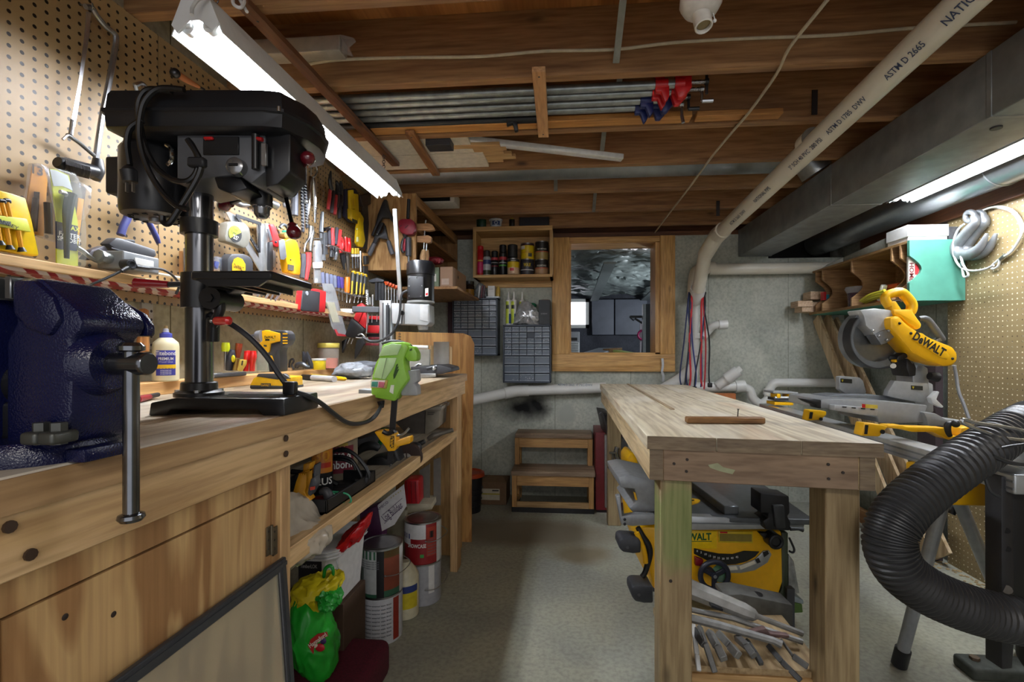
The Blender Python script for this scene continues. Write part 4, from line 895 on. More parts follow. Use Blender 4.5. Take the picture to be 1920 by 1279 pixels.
# hacksaw
t = T('hacksaw', 'tall bow-framed hacksaw with black grip hanging at upper left of the tool board', 'hacksaw')
m = MB(M('#a3a5a6', .28, .9)); PT(m, cA((640, 50), (690, 60), (725, 115), (790, 195), (850, 245), (870, 290), (850, 430), (812, 640), (770, 850), (740, 1040), (720, 1190)), .035, 5, 4, 8); PT(m, cA((500, 1010), (580, 1060), (640, 1110), (710, 1170)), .035, 3.6, 4, 8); t.add('bow_frame', m)
m = MB(M('#c9cbcc', .25, .9)); PP(m, cA((645, 85), (680, 95), (668, 250), (620, 560), (560, 950), (525, 930), (580, 640), (632, 260)), .034, .0015); t.add('blade', m)
m = MB(STEEL()); PT(m, cA((545, 900), (530, 1010)), .037, 3.4); PT(m, cA((470, 1045), (510, 1015), (555, 1045)), .037, 2.2); t.add('tension_nut', m)
m = MB(BLACK(.35)); PT(m, cB((512, 112), (560, 132), (700, 168), (850, 200)), .035, [10, 13, 14, 13], 4, 14)
for k in range(16): q = cB((585+14*k, 140+3.8*k))[0]; PT(m, [(q[0], q[1]-13.5), (q[0]+3, q[1]), (q[0], q[1]+13.5)], [.035, .063, .035], 1.3, 3, 6)
PT(m, cB((880, 90), (878, 190), (855, 268)), .035, [8, 11, 8], 3, 10); t.add('grip', m)
m = MB(M('#7d7d78', .4, .8)); PT(m, cA((600, 30), (690, 60), (690, 25)), [.0, .04, .042], 1.6, 3, 6); t.add('board_hook', m)
# precision driver case
t = T('driver_case', 'yellow tray of precision screwdrivers standing on the ledge at the far left', 'tool set')
m = MB(M('#e3bd12', .35)); PP(m, cB((-90, 370), (0, 388), (158, 440), (215, 640), (280, 950), (260, 965), (-90, 905)), .055, .02, .003); t.add('tray', m)
m = MB(M('#d9de5a', .35)); PP(m, cB((-90, 590), (200, 625), (240, 745), (-90, 690)), .074, .012, .002); m.mat(M('#6e7468', .5)); PP(m, cB((-20, 635), (90, 650), (95, 685), (-20, 668)), .086, .002); m.mat(M('#22252a', .5)); m.text('STANLEY', TM(aX(*cB((38, 660))[0], XL+.0885), PXD+V((0, 0, -.25)), PZ), .007, .02, wmax=.05); t.add('clip_bar', m)
for x, yy in ((15, 460), (60, 455), (-40, 440)):
    m = MB(M('#e0a021', .4)); PT(m, cB((x+2, yy+20), (x+35, yy+150)), .082, 3.6); m.mat(BLACK()); PT(m, cB((x-18, yy), (x+18, yy+4), (x+20, yy+25)), .082, 3.4); t.add('driver', m)
for x, yy in ((0, 840), (85, 880), (190, 900)):
    m = MB(M('#e0a021', .4)); PT(m, cB((x-25, yy-170), (x, yy-20)), .082, 3.6); m.mat(BLACK()); PT(m, cB((x, yy-20), (x+10, yy+20)), .082, [4, 7]); t.add('driver', m)
# blister packs
t = T('blister_pack', 'orange carded blister pack partly hidden behind the yellow bit pack', 'packaged tool', 'blister packs on the ledge')
m = MB(M('#d8921c', .5)); PP(m, cB((285, 150), (380, 175), (420, 240), (380, 780), (240, 750), (215, 600)), .03, .003); m.mat(M('#2a2418', .5)); m.text('13', TM(aX(*cB((325, 190))[0], XL+.034), PXD, PZ), .02, .03); m.mat(M('#241c14', .5)); PP(m, cB((305, 380), (350, 385), (330, 740), (270, 735)), .034, .002); t.add('card', m)
m = MB(CLEAR('#cfc3c0', .42)); PP(m, cB((245, 120), (310, 130), (390, 170), (490, 840), (320, 790), (190, 600)), .036, .02, .004); t.add('clear_shell', m)
m = MB(M('#2b2521', .4)); PT(m, cB((320, 440), (300, 620), (280, 735)), .045, 4.4); PT(m, cB((430, 480), (440, 760)), .045, 6); t.add('contents', m)
t = T('blister_pack', 'dark carded pack with orange strip standing behind the yellow bit pack', 'packaged tool', 'blister packs on the ledge')
m = MB(M('#33302f', .5)); PP(m, cB((600, 300), (640, 290), (765, 345), (700, 860), (600, 860)), .025, .003); m.mat(M('#e39a1e', .5)); PP(m, cB((700, 435), (752, 450), (700, 850), (660, 840)), .029, .001); t.add('card', m)
m = MB(CLEAR('#d8d2cc', .4)); PP(m, cB((620, 280), (680, 300), (770, 355), (745, 560), (690, 640), (600, 400)), .03, .02, .003); t.add('clear_shell', m)
t = T('blister_pack', 'yellow and dark blue carded drill bit pack standing in front on the ledge', 'packaged tool', 'blister packs on the ledge')
m = MB(M('#c8cf2e', .4)); PP(m, cB((440, 175), (490, 180), (610, 235), (690, 660), (690, 1050), (500, 1035), (500, 640)), .070, .003); m.mat(M('#c9cfd2', .3)); PP(m, cB((445, 180), (490, 185), (605, 235), (650, 370), (560, 330), (480, 330)), .0735, .001); m.mat(M('#20264a', .4)); PP(m, cB((497, 645), (695, 690), (690, 915), (500, 890)), .0735, .001)
m.mat(M('#d6da3a', .5)); m.text('MAX', TM(aX(*cB((650, 712))[0], XL+.075), PXD, PZ), .010, .02); m.mat(WHITE()); m.text('FASTER', TM(aX(*cB((622, 775))[0], XL+.075), PXD, PZ), .010, .02, wmax=.048); m.text('SPEEDBIT', TM(aX(*cB((620, 820))[0], XL+.075), PXD, PZ), .010, .02, wmax=.052); t.add('card', m)
m = MB(CLEAR('#e4ebe8', .32)); PP(m, cB((390, 175), (430, 170), (600, 215), (640, 300), (695, 690), (692, 1060), (500, 1040), (495, 660)), .076, .026, .005); t.add('clear_shell', m)
m = MB(M('#3a3d38', .4, .4)); PT(m, cB((640, 400), (610, 560), (600, 760), (600, 980)), .086, [9, 8, 5, 4]); m.mat(STEEL()); PT(m, cB((540, 380), (590, 400), (610, 440)), .086, 4); t.add('drill_bit', m)
# blue handled pliers
t = T('pliers', 'blue-handled pliers hanging below the drill press motor', 'pliers', TB)
for P, r in ((((1140, 500), (1150, 600), (1110, 690), (1085, 770)), [5, 6.6, 6.4, 6.6]), (((1310, 600), (1350, 680), (1400, 780), (1425, 845)), [3.5, 5, 5.2, 4])):
    m = MB(M('#3c4178', .4)); PT(m, cB(*P), .035, r, 4, 10); t.add('handle', m)
m = MB(M('#85817a', .4, .8)); PP(m, cB((1180, 470), (1240, 430), (1320, 560), (1290, 610), (1190, 600)), .028, .012, .002); t.add('jaws', m)
# dark grey tool on the ledge behind the outlet box
t = T('multi_tool', 'dark grey plastic tool lying on the ledge behind the metal outlet box', 'tool')
m = MB(M('#3d3e42', .45)); PP(m, cB((880, 850), (950, 795), (1000, 800), (1200, 865), (1310, 900), (1325, 960), (1290, 980), (1100, 960), (960, 910)), .04, .03, .005); m.mat(M('#2a2b2e', .5)); PP(m, cB((1000, 815), (1080, 808), (1140, 815), (1145, 850)), .04, .025, .003); m.mat(M('#5a5c60', .4)); PP(m, cB((1000, 880), (1180, 930), (1180, 938), (1000, 890)), .071, .001); t.add('body', m)
m = MB(M('#57545a', .4, .3)); PP(m, cB((695, 985), (760, 905), (880, 865), (920, 920), (760, 1000)), .04, .02, .003); t.add('blade_cover', m)
# metal outlet box
t = T('outlet_box', 'grey metal outlet box screwed to the ledge with black plug in it', 'outlet box')
m = MB(M('#8a8d90', .45, .3)); a, b = aX(*cB((1000, 930))[0], -1.15), aX(*cB((1335, 1150))[0], -1.15); zt, zb = a.z+.006, b.z+.006
m.box((-1.19, a.y, zb), (-1.118, b.y, zt), .004); m.mat(WHITE(.4)); m.box((-1.119, a.y+.03, zb+.012), (-1.114, b.y-.02, zt-.012), .002); t.add('box', m)
m = MB(M('#8d9190', .4, .6)); m.cyl((-1.155, a.y, zt-.02), (-1.155, a.y-.03, zt-.018), .013, seg=12); m.cyl((-1.155, a.y-.02, zt-.02), (-1.155, a.y-.028, zt-.02), .017, seg=8); PT(m, cB((910, 1010), (860, 1000), (800, 960), (740, 910), (690, 880)), .075, 4, 4, 8); t.add('conduit', m)
m = MB(M('#23252a', .4)); c = aX(*cB((1170, 1035))[0], -1.10); m.cyl(c-V((.018, 0, 0)), c+V((.004, 0, 0)), .0135, seg=20); m.torus(c+V((.004, 0, 0)), (1, 0, 0), .009, .003, 18, 6); PT(m, cB((1150, 1060), (1090, 1095)), .14, [5, 3.4]); t.add('plug', m)
m = MB(M('#2e3035', .4)); PT(m, cB((1100, 1090), (950, 1160), (820, 1215), (700, 1280), (600, 1330)), [.14, .13, .12, .10, .08], 2.3, 4, 8); PT(m, cB((1240, 1060), (1330, 1065), (1350, 1065), (1460, 1080), (1540, 1125), (1590, 1180), (1610, 1230), (1580, 1300)), [.135, .135, .135, .13, .12, .11, .11, .1], 2.6, 4, 8); PT(m, cB((1215, 1050), (1340, 1068)), .136, [4.5, 3]); t.add('cord', m)
m = MB(M('#d6cfba', .5)); PT(m, cB((1335, 1110), (1450, 1125), (1660, 1165)), .08, 3, 3, 8); solo('white_cable', m, 'white cable running along the ledge right of the outlet box', 'cable')
m = MB(M('#8f9298', .4, .7)); PP(m, cE((70, 720), (130, 715), (130, 1000), (70, 1000)), .03, .02, .002); solo('steel_strip', m, 'steel channel strip standing on the ledge left of the drill press column', 'strip')
m = MB(M('#a87d52', .6)); PP(m, cE((30, 750), (75, 750), (75, 990), (30, 990)), .01, .012); solo('wood_block', m, 'brown block standing behind the steel channel strip', 'block')
m = MB(CLEAR('#b8c4d8', .5)); PP(m, cE((350, 800), (415, 820), (415, 945), (350, 945)), .04, .02, .003); m.mat(M('#2b3a8c', .4)); PP(m, cE((365, 850), (405, 860), (390, 930), (360, 900)), .045, .01); solo('small_pack', m, 'small clear pack of blue parts standing right of the drill press column', 'packaged parts')
# tapes
def tape(pts_body, pts_face, body, face, label, words):
    t = T('tape_measure', label, 'tape measure', 'tape measures'); m = MB(body); PP(m, pts_body, .05, .032, .006); t.add('case', m)
    m = MB(face[0]); PP(m, pts_face, .082, .0015); n = len(pts_face); m.mat(face[1]); PP(m, pts_face[n//2-1:] + pts_face[:1], .0836, .001)
    for (w, x, y_, h, mm, wm) in words: m.mat(mm); m.text(w, TM(aX(x, y_, XL+.0852), PXD+V((0, 0, -.12)), PZ), h, .02, wmax=wm)
    t.add('label', m); return t
def ell(cx, cy, rx, ry, n=18, rot=0): return [(cx+rx*math.cos(a)*math.cos(rot)-ry*math.sin(a)*math.sin(rot), cy+rx*math.cos(a)*math.sin(rot)+ry*math.sin(a)*math.cos(rot)) for a in [2*PI*k/n for k in range(n)]]
f = cE((590, 580))[0]
tt = tape(cE((430, 470), (480, 455), (600, 465), (655, 520), (670, 620), (640, 700), (600, 725), (520, 690), (410, 655), (405, 600)), ell(f[0], f[1], 11.5, 16, 20, -.25), M('#8f8d84', .35, .3), (M('#24262a', .5), M('#c9dc4a', .4)), 'silver and lime tape measure hanging right of the drill press column', [('STANLEY', f[0]+.3, f[1]-8, .007, BLACK(), .028), ('PowerLock', f[0], f[1]-1, .010, M('#20242a', .5), .04), ("25'", f[0]+1, f[1]+7, .014, WHITE(), .026)])
f = cE((625, 900))[0]
tt = tape(cE((430, 830), (470, 780), (600, 780), (670, 810), (695, 870), (690, 1000), (430, 1000)), [cE(p)[0] for p in ((690, 945), (690, 880), (660, 830), (615, 812), (580, 830), (560, 880), (560, 945))], M('#34363a', .5), (M('#f0b81c', .4), M('#f0b81c', .4)), 'black and yellow tape measure standing on the ledge behind the drill press table', [('DeWALT', f[0], f[1]+3, .014, BLACK(), .05)])
# squares
t = T('speed_square', 'silver triangular speed square hanging behind the drill chuck', 'square', TB); m = MB(M('#c3c6c8', .3, .7))
PP(m, cE((495, 365), (520, 360), (610, 410), (640, 500), (820, 830), (800, 470), (880, 480), (885, 950), (830, 950), (640, 640)), .02, .004); PP(m, cE((845, 475), (880, 480), (885, 950), (850, 950)), .018, .022, .001); t.add(None, m)
t = T('drafting_triangle', 'black open drafting triangle hanging in front of the silver square', 'square', TB); m = MB(M('#24272c', .4))
o = cE((600, 395), (850, 480), (850, 765), (815, 765)); i = cE((680, 455), (800, 500), (800, 690))
for A_, B_ in (((600, 395), (850, 480)), ((832, 480), (832, 765)), ((606, 400), (832, 760))):
    a, b = aX(*cE(A_)[0], XL+.032), aX(*cE(B_)[0], XL+.032); m.beam(a, b, .004, .013, .001, (0, -(b-a).z, (b-a).y))
m.mat(M('#c9ccd0', .5))
for k in range(8): PK(m, (cE((640+25*k, 470+37*k))[0]), .036, .45)
t.add(None, m)
# utility knives
t = T('utility_knife', 'red and grey utility knife hanging right of the silver square', 'knife', TB)
m = MB(M('#e0343a', .35)); PP(m, c1((262, 285), (330, 275), (375, 340), (445, 560), (480, 670), (380, 670), (330, 630), (300, 400)), .03, .016, .003); t.add('body', m); m = MB(M('#4a4b52', .5)); PP(m, c1((270, 360), (310, 350), (370, 560), (325, 570)), .047, .003, .001); t.add('grip', m)
m = MB(DSTEEL()); m.mat(M('#26313f', .3)); PK(m, c1((432, 585))[0], .05, 2.4); t.add('knob', m)
t = T('box_cutter', 'black box cutter standing on the ledge beside the silver square', 'knife', TB)
m = MB(M('#2a2c30', .45)); PP(m, c1((245, 590), (300, 575), (310, 640), (310, 1070), (240, 1070)), .03, .02, .003); t.add('body', m); m = MB(M('#8f9396', .4, .5)); PP(m, c1((312, 690), (385, 760), (385, 1020), (315, 1000)), .03, .012, .002); t.add('slider', m)
# stud finder
t = T('stud_finder', 'yellow stud finder with grey thumb grip standing on the ledge', 'stud finder')
m = MB(M('#f0ad14', .35)); PP(m, c1((470, 560), (530, 530), (620, 535), (680, 580), (720, 720), (748, 950), (735, 1150), (620, 1145), (525, 1110), (490, 920), (462, 740)), .055, .032, .006); t.add('body', m)
m = MB(M('#6b6d72', .5)); PP(m, c1((470, 560), (540, 530), (575, 555), (590, 700), (605, 840), (560, 890), (500, 880), (480, 740)), .088, .004, .002); t.add('thumb_grip', m)
m = MB(M('#5c564c', .4)); PP(m, c1((635, 965), (735, 985), (730, 1075), (632, 1058)), .088, .002); PK(m, c1((685, 888))[0], .088, 1.6); t.add('window', m)
# block plane / multitool behind chuck
t = T('bit_holder', 'small olive tray of loose bits on the board behind the red feed knob', 'tray')
m = MB(M('#7c743e', .5)); PP(m, c1((455, 450), (490, 430), (720, 530), (660, 560), (480, 520)), .03, .03, .004); t.add('tray', m); m = MB(M('#4c4f55', .5)); PT(m, c1((500, 340), (540, 290), (600, 300), (640, 360)), .04, 3, 4); PT(m, c1((450, 350), (490, 430)), .04, 2); m.mat(M('#c8b878', .5)); PK(m, c1((545, 345))[0], .045, 2.4); PK(m, c1((480, 365))[0], .045, 2.6); m.mat(M('#3fae8a', .4)); PP(m, c1((530, 385), (600, 380), (600, 410), (530, 420)), .04, .02, .002); t.add('loose_bits', m)
# hammers
def hammer(name, label, head, handle, hm=None):
    t = T(name, label, 'hammer', TB); m = MB(M('#9da0a2', .3, .85)); head(m); t.add('head', m)
    if handle: m = MB(hm); handle(m); t.add('handle', m)
hammer('claw_hammer', 'silver claw hammer hanging behind the drill press head', lambda m: (PT(m, cE((480, 190), (540, 215), (600, 260), (660, 290), (755, 285)), .05, [7, 8.5, 6.5, 5, 2], 4, 10), PT(m, cE((600, 200), (620, 260)), .05, [6, 7])), lambda m: PT(m, cE((520, 200), (470, 600)), .035, .6), M('#6b5237', .6))
hammer('ball_hammer', 'round-faced steel hammer head showing behind the drill chuck', lambda m: PT(m, cE((735, 200), (840, 235), (930, 260), (1000, 295)), .045, [6.5, 5, 6, 8], 4, 12), lambda m: PT(m, cE((840, 240), (850, 120)), .045, 4), M('#6b5237', .6))
def wtool(name, label, cat, parts, grp=TB):
    t = T(name, label, cat, grp)
    for nm, mat_, fn in parts: m = MB(mat_); fn(m); t.add(nm, m)
    return t
wtool('rubber_grip_bar', 'pale grey gripped tool handle hanging just right of the chuck', 'tool', [('handle', M('#7d8086', .4, .3), lambda m: PT(m, cE((1085, 90), (1090, 200), (1098, 300)), .04, [5, 5.2, 6])), ('tip', M('#a9abb0', .3, .8), lambda m: PT(m, cE((1096, 270), (1102, 315)), .04, [6, 5.6]))])
wtool('textured_handle', 'dark textured tool handle hanging left of the masonry bits', 'tool', [('handle', M('#4f5158', .55, .2), lambda m: PT(m, cE((1190, 85), (1185, 250), (1182, 395)), .04, [5.5, 6.5, 6.8])), ('hang_loop', STEEL(), lambda m: PT(m, cE((1190, 85), (1195, 10)), .04, 2))])
for k, (a, b) in enumerate((((1258, 60), (1268, 560)), ((1290, 70), (1310, 520)))):
    m = MB(M('#3a3d46', .4, .5)); PT(m, cE(a, b), .035+.006*k, 3); m.mat(M('#c7c9cd', .3, .8)); A0, B0 = V(a), V(b)
    for q in range(14): p = A0.lerp(B0, .05+q*.065); PT(m, cE((p.x-12, p.y), (p.x+10, p.y+10)), .043+.006*k, .9)
    solo('masonry_bit', m, ('long dark spiral drill bit hanging beside the textured handle', 'long dark spiral drill bit hanging next to the steel dividers')[k], 'drill bit', TB)
wtool('dividers', 'tall shiny steel dividers with ring top hanging left of the red-handled pliers', 'dividers', [('leg', CHROME(), lambda m: PT(m, cE((1345, 10), (1325, 250), (1310, 480)), .045, [4, 4, 2])), ('leg', CHROME(), lambda m: PT(m, cE((1370, 20), (1385, 250), (1390, 470)), .045, [4, 4, 2.2])), ('ring', STEEL(), lambda m: PT(m, cE((1350, 10), (1350, -90), (1385, -110), (1410, -60), (1390, 0), (1360, 10)), .045, 1.4, 4, 6)), ('screw_knob', STEEL(), lambda m: PK(m, cE((1297, 255))[0], .05, 4))])
# upper row pliers
def pliers(label, handles, jaw, hm, jm, off=.035, hr=3.4, cat='pliers', name='pliers'):
    t = T(name, label, cat, TB)
    for k, P in enumerate(handles): m = MB(hm[k % len(hm)]); PT(m, P, off+.004*(k % 2), hr if isinstance(hr, list) else [hr*.8, hr, hr*1.05, hr*.9], 4, 9); t.add('handle', m)
    m = MB(jm); jaw(m); t.add('jaws', m); return t
JM = M('#3c3d40', .4, .6); RH = M('#b33c42', .4); DH = M('#2a2325', .5)
pliers('red-handled pliers at the top of the board, first of three', [cG((380, 480), (365, 600), (350, 720)), cG((420, 500), (402, 640), (393, 765))], lambda m: PT(m, cG((385, 260), (375, 380), (395, 490)), .04, [1.5, 4, 3.6]), [RH, DH], JM)
pliers('red-handled pliers at the top of the board, second of three', [cG((450, 550), (440, 680), (428, 780)), cG((475, 520), (462, 640), (452, 700))], lambda m: PT(m, cG((450, 380), (470, 440), (455, 540)), .04, [2, 4.4, 3.6]), [RH, DH], JM)
pliers('black-handled pliers at the top of the board, third of three', [cG((500, 560), (490, 700), (485, 830)), cG((515, 540), (510, 620), (508, 680))], lambda m: PT(m, cG((505, 380), (510, 450), (505, 550)), .04, [2, 4, 3.4]), [M('#26242a', .5), DH], JM)
# yellow level tool
wtool('yellow_level_gauge', 'large yellow and dark blue stud gauge hanging near the top of the board', 'tool', [('holster', M('#23253d', .5), lambda m: PP(m, cG((530, 480), (640, 470), (700, 560), (690, 880), (590, 880), (520, 800)), .02, .02, .004)), ('prong', M('#d9b610', .4), lambda m: PP(m, cG((585, 490), (630, 485), (640, 712), (590, 725)), .04, .015, .003)), ('prong', M('#d9b610', .4), lambda m: PP(m, cG((638, 530), (690, 540), (700, 770), (645, 760)), .04, .013, .003)), ('frame', M('#d9b610', .4), lambda m: (PP(m, cG((580, 710), (700, 755), (745, 830), (740, 880), (690, 900), (585, 830)), .04, .02, .003))), ('window', M('#2a2a20', .3), lambda m: PP(m, cG((640, 830), (700, 855), (700, 895), (640, 870)), .06, .002))])
wtool('pocket_level', 'small yellow level hanging under the yellow stud gauge', 'level', [('body', M('#dcb912', .4), lambda m: PP(m, cG((690, 820), (740, 815), (745, 950), (765, 1100), (740, 1175), (690, 1165), (665, 1120), (672, 960)), .045, .018, .004)), ('vial', M('#ecebb0', .2), lambda m: (PP(m, cG((690, 1050), (715, 1050), (715, 1110), (690, 1110)), .063, .003, .001), PK(m, cG((700, 955))[0], .063, 1.6)))])
wtool('hand_saw', 'dark hand saw hanging at the end of the board', 'saw', [('blade', M('#55575c', .4, .7), lambda m: PP(m, cG((740, 640), (820, 600), (835, 900), (815, 1200), (770, 1190), (765, 900)), .03, .003)), ('handle', M('#3a2f28', .5), lambda m: PP(m, cG((700, 560), (830, 520), (830, 660), (735, 700)), .025, .02, .004))])
wtool('keyhole_saw', 'black-handled keyhole saw hanging beside the spring clamp', 'saw', [('handle', M('#232427', .5), lambda m: PP(m, c2((1170, 850), (1230, 850), (1240, 1010), (1180, 1030)), .05, .02, .004)), ('frame', M('#c99a5c', .5), lambda m: PP(m, c2((1150, 790), (1250, 800), (1262, 1040), (1170, 1050)), .045, .01, .002)), ('blade', M('#2d2e32', .5), lambda m: PP(m, c2((1170, 1055), (1260, 1055), (1260, 1290), (1170, 1290)), .045, .008, .002))])
# middle row
wtool('locking_wrench', 'steel adjustable wrench with red and grey grip hanging above the ledge', 'wrench', [('grip', M('#47494f', .5), lambda m: PT(m, c1((905, 790), (900, 950), (880, 1200)), .045, [4.5, 5, 4.6])), ('grip', M('#e23d40', .4), lambda m: PT(m, c1((990, 770), (985, 950), (950, 1230)), .047, [5.4, 5, 3])), ('head', STEEL(), lambda m: (PT(m, c1((920, 750), (940, 620), (1010, 500), (1030, 320)), .045, [1.6, 2, 3, 5.5]), PT(m, c1((1020, 740), (1030, 560), (1050, 420), (1040, 310)), .045, [3, 4, 5, 4])))])
wtool('steel_caulk_knife', 'long pale steel tool with white tape band hanging beside the wrench', 'tool', [('body', M('#b3b6ba', .35, .5), lambda m: PP(m, c1((1075, 560), (1150, 560), (1180, 700), (1180, 930), (1060, 930), (1060, 700)), .045, .014, .003)), ('band', WHITE(), lambda m: PP(m, c1((1055, 930), (1185, 925), (1180, 1030), (1060, 1035)), .044, .016, .002)), ('blade', M('#c6c9cc', .3, .6), lambda m: PP(m, c1((1075, 1035), (1175, 1030), (1200, 1290), (1075, 1290)), .047, .006, .001))])
wtool('pipe_cutter', 'dark grey tubing tool held by wire hooks on the middle of the board', 'tool', [('body', M('#5d6064', .4, .6), lambda m: (PT(m, c1((1230, 70), (1215, 250), (1205, 420)), .045, [3, 4, 4.4]), PT(m, c1((1200, 430), (1210, 620)), .045, 3), PP(m, c1((1220, 420), (1275, 420), (1280, 800), (1210, 800)), .04, .014, .003), PT(m, c1((1240, 800), (1240, 900)), .045, [4.4, 5.4]))), ('knob', DSTEEL(), lambda m: (PT(m, c1((1260, 370), (1340, 340)), .05, [3.4, 2.4]), PK(m, c1((1345, 345))[0], .05, 3.4))), ('board_hook', STEEL(), lambda m: (PT(m, c1((1080, 525), (1230, 525)), .055, 1), PT(m, c1((1080, 645), (1240, 645)), .055, 1)))])
pliers('red and black nippers hanging in the wire loop, left pair', [c2((490, 270), (500, 450), (510, 620)), c2((570, 300), (570, 450), (575, 640))], lambda m: (PT(m, c2((535, 640), (545, 760), (540, 880)), .04, [2.4, 3.4, 4]), PT(m, c2((590, 680), (590, 800), (570, 870)), .04, [2, 2.4, 2])), [M('#35343f', .5), M('#e63a3e', .35)], JM, .04, 3.6, 'nippers', 'nippers')
pliers('red and black cutters hanging in the wire loop, right pair', [c2((660, 290), (640, 470), (630, 620)), c2((730, 340), (700, 500), (670, 660))], lambda m: PT(m, c2((630, 660), (650, 800), (620, 940)), .04, [3, 4, 3]), [M('#35343f', .5), M('#e63a3e', .35)], M('#77797c', .35, .8), .04, 3.6, 'cutters', 'cutters')
pliers('red-handled long pliers hanging open beside the wire loop', [c2((740, 480), (770, 600), (750, 740)), c2((710, 560), (730, 700), (740, 790))], lambda m: (PT(m, c2((750, 800), (775, 960), (810, 1130)), .04, [4, 3.6, 1.5]), PT(m, c2((770, 790), (800, 900), (810, 1000)), .044, [3, 3, 1.6])), [M('#e63a3e', .35)], JM, .042, 3.2)
pliers('glossy red-handled pliers with long dark jaws', [c2((830, 470), (840, 620), (845, 790)), c2((895, 490), (905, 620), (890, 790))], lambda m: PT(m, c2((860, 800), (870, 950), (880, 1200)), .045, [4, 4, 1.6]), [M('#cf1518', .2, 0, .05, coat=.6)], M('#4c453f', .5, .5), .045, 3.4)
m = MB(M('#b9babb', .35, .8)); PT(m, c2((440, 640), (480, 660), (540, 640), (640, 680), (720, 720), (780, 760), (920, 790)), .06, 1.2, 3, 6); solo('wire_loop_rack', m, 'wire loop rack holding the red pliers on the board', 'rack')
for k, x in enumerate((970, 1030, 1075)):
    wtool('nut_driver', 'yellow-topped nut driver with white collar, %s of three' % ('first', 'second', 'third')[k], 'screwdriver', [('handle', M('#e0b81a', .4), lambda m: PT(m, c2((x, 700), (x+2, 810)), .045, 2.6)), ('collar', WHITE(), lambda m: PT(m, c2((x-2, 820), (x+2, 870)), .045, 2.9)), ('shaft', DSTEEL(), lambda m: PT(m, c2((x, 870), (x+5, 1100)), .045, 1.3))])
wtool('chrome_extension', 'chrome socket extension hanging beside the nut drivers', 'tool', [('bar', CHROME(), lambda m: PT(m, c2((1128, 760), (1130, 960), (1135, 1170)), .05, [2.6, 2.2, 2.8]))])
# driver rack
m = MB(M('#9b9da0', .35, .7))
for k in range(30):
    x, y_ = 405+26*k/2.2, 500+k*5.2
m = MB(M('#9b9da0', .35, .7)); PT(m, cH((250, 480), (400, 505), (560, 560), (700, 600), (800, 610)), .03, 1.4); PT(m, cH((250, 490), (400, 520), (560, 575), (700, 615), (800, 622)), .065, 1.2)
for k in range(22): q = k/21; PT(m, cH((300+500*q, 488+118*q), (285+500*q, 502+118*q)), [.03, .066], .9)
solo('driver_rack', m, 'wire rail rack holding the row of screwdrivers', 'rack')
DR = 'screwdrivers in the wire rack'
for k, x in enumerate((285, 335, 385, 430, 475, 515)):
    y0_ = 325+12*k
    wtool('screwdriver', 'clear blue-handled screwdriver in the wire rack, %s from the left' % ('first', 'second', 'third', 'fourth', 'fifth', 'sixth')[k], 'screwdriver', [('handle', M(('#8088a6', '#8a90a8', '#7d86a4', '#868ca4', '#4a4a90', '#57408c')[k], .2, 0, .2, alpha=.9), lambda m: PT(m, cH((x, y0_), (x+2, y0_+60), (x+6, y0_+170-8*k)), .05, [3.6, 3.8, 3.2], 3, 8)), ('shaft', STEEL(), lambda m: PT(m, cH((x+6, y0_+165-8*k), (x+10, y0_+330-10*k)), .05, .9))], DR)
wtool('screwdriver', 'orange-handled screwdriver in the wire rack', 'screwdriver', [('handle', M('#f07a10', .35), lambda m: PT(m, cH((585, 385), (583, 470), (580, 570)), .055, [4.6, 5.2, 4.6])), ('shaft', STEEL(), lambda m: PT(m, cH((580, 565), (576, 690)), .055, 1.1))], DR)
for k, x in enumerate((655, 710, 755, 795)):
    wtool('screwdriver', 'black and yellow screwdriver in the wire rack, %s from the orange one' % ('first', 'second', 'third', 'fourth')[k], 'screwdriver', [('handle', M('#33342f', .5), lambda m: PT(m, cH((x, 330+12*k), (x-8, 440+10*k), (x-22, 570)), .055, [4.2, 4.6, 3.4])), ('cap', M('#e8bd16', .4), lambda m: PT(m, cH((x+2, 312+12*k), (x, 345+12*k)), .055, [4, 4.6])), ('grip_stripe', M('#e8bd16', .4), lambda m: PT(m, cH((x-12, 430+10*k), (x-20, 590)), .062, 1.5)), ('shaft', STEEL(), lambda m: PT(m, cH((x-22, 575), (x-46, 690)), .055, 1.1))], DR)
# hanging card of blades, tape roll
t = T('blade_pack', 'grey card pack of saw blades hanging below the screwdriver rack', 'packaged blades')
m = MB(M('#9d9fa1', .5)); PP(m, cF((1188, 60), (1290, 65), (1320, 130), (1440, 590), (1320, 560), (1280, 480)), .085, .003); m.mat(M('#d9d6b0', .5)); PP(m, cF((1235, 250), (1310, 250), (1365, 450), (1295, 450)), .0885, .003); m.mat(M('#c4363c', .5)); PP(m, cF((1310, 520), (1330, 520), (1350, 560), (1425, 575), (1440, 592), (1340, 585)), .0885, .003); m.mat(M('#5b5d60', .5)); m.text('FINE CUT', TM(aX(*cF((1250, 150))[0], XL+.0885), PXD, PZ), .010, .01); t.add('card', m)
m = MB(CLEAR('#d6dadc', .35)); PP(m, cF((1215, 235), (1325, 235), (1385, 470), (1290, 470)), .092, .008, .002); t.add('clear_shell', m)
m = MB(WHITE()); p = aX(650, 583, -1.18); m.lathe([(.028, 0), (.035, 0), (.035, .022), (.028, .022)], (p.x, p.y, zl), seg=26); solo('tape_roll', m, 'white tape roll lying on the ledge below the orange screwdriver', 'tape roll')
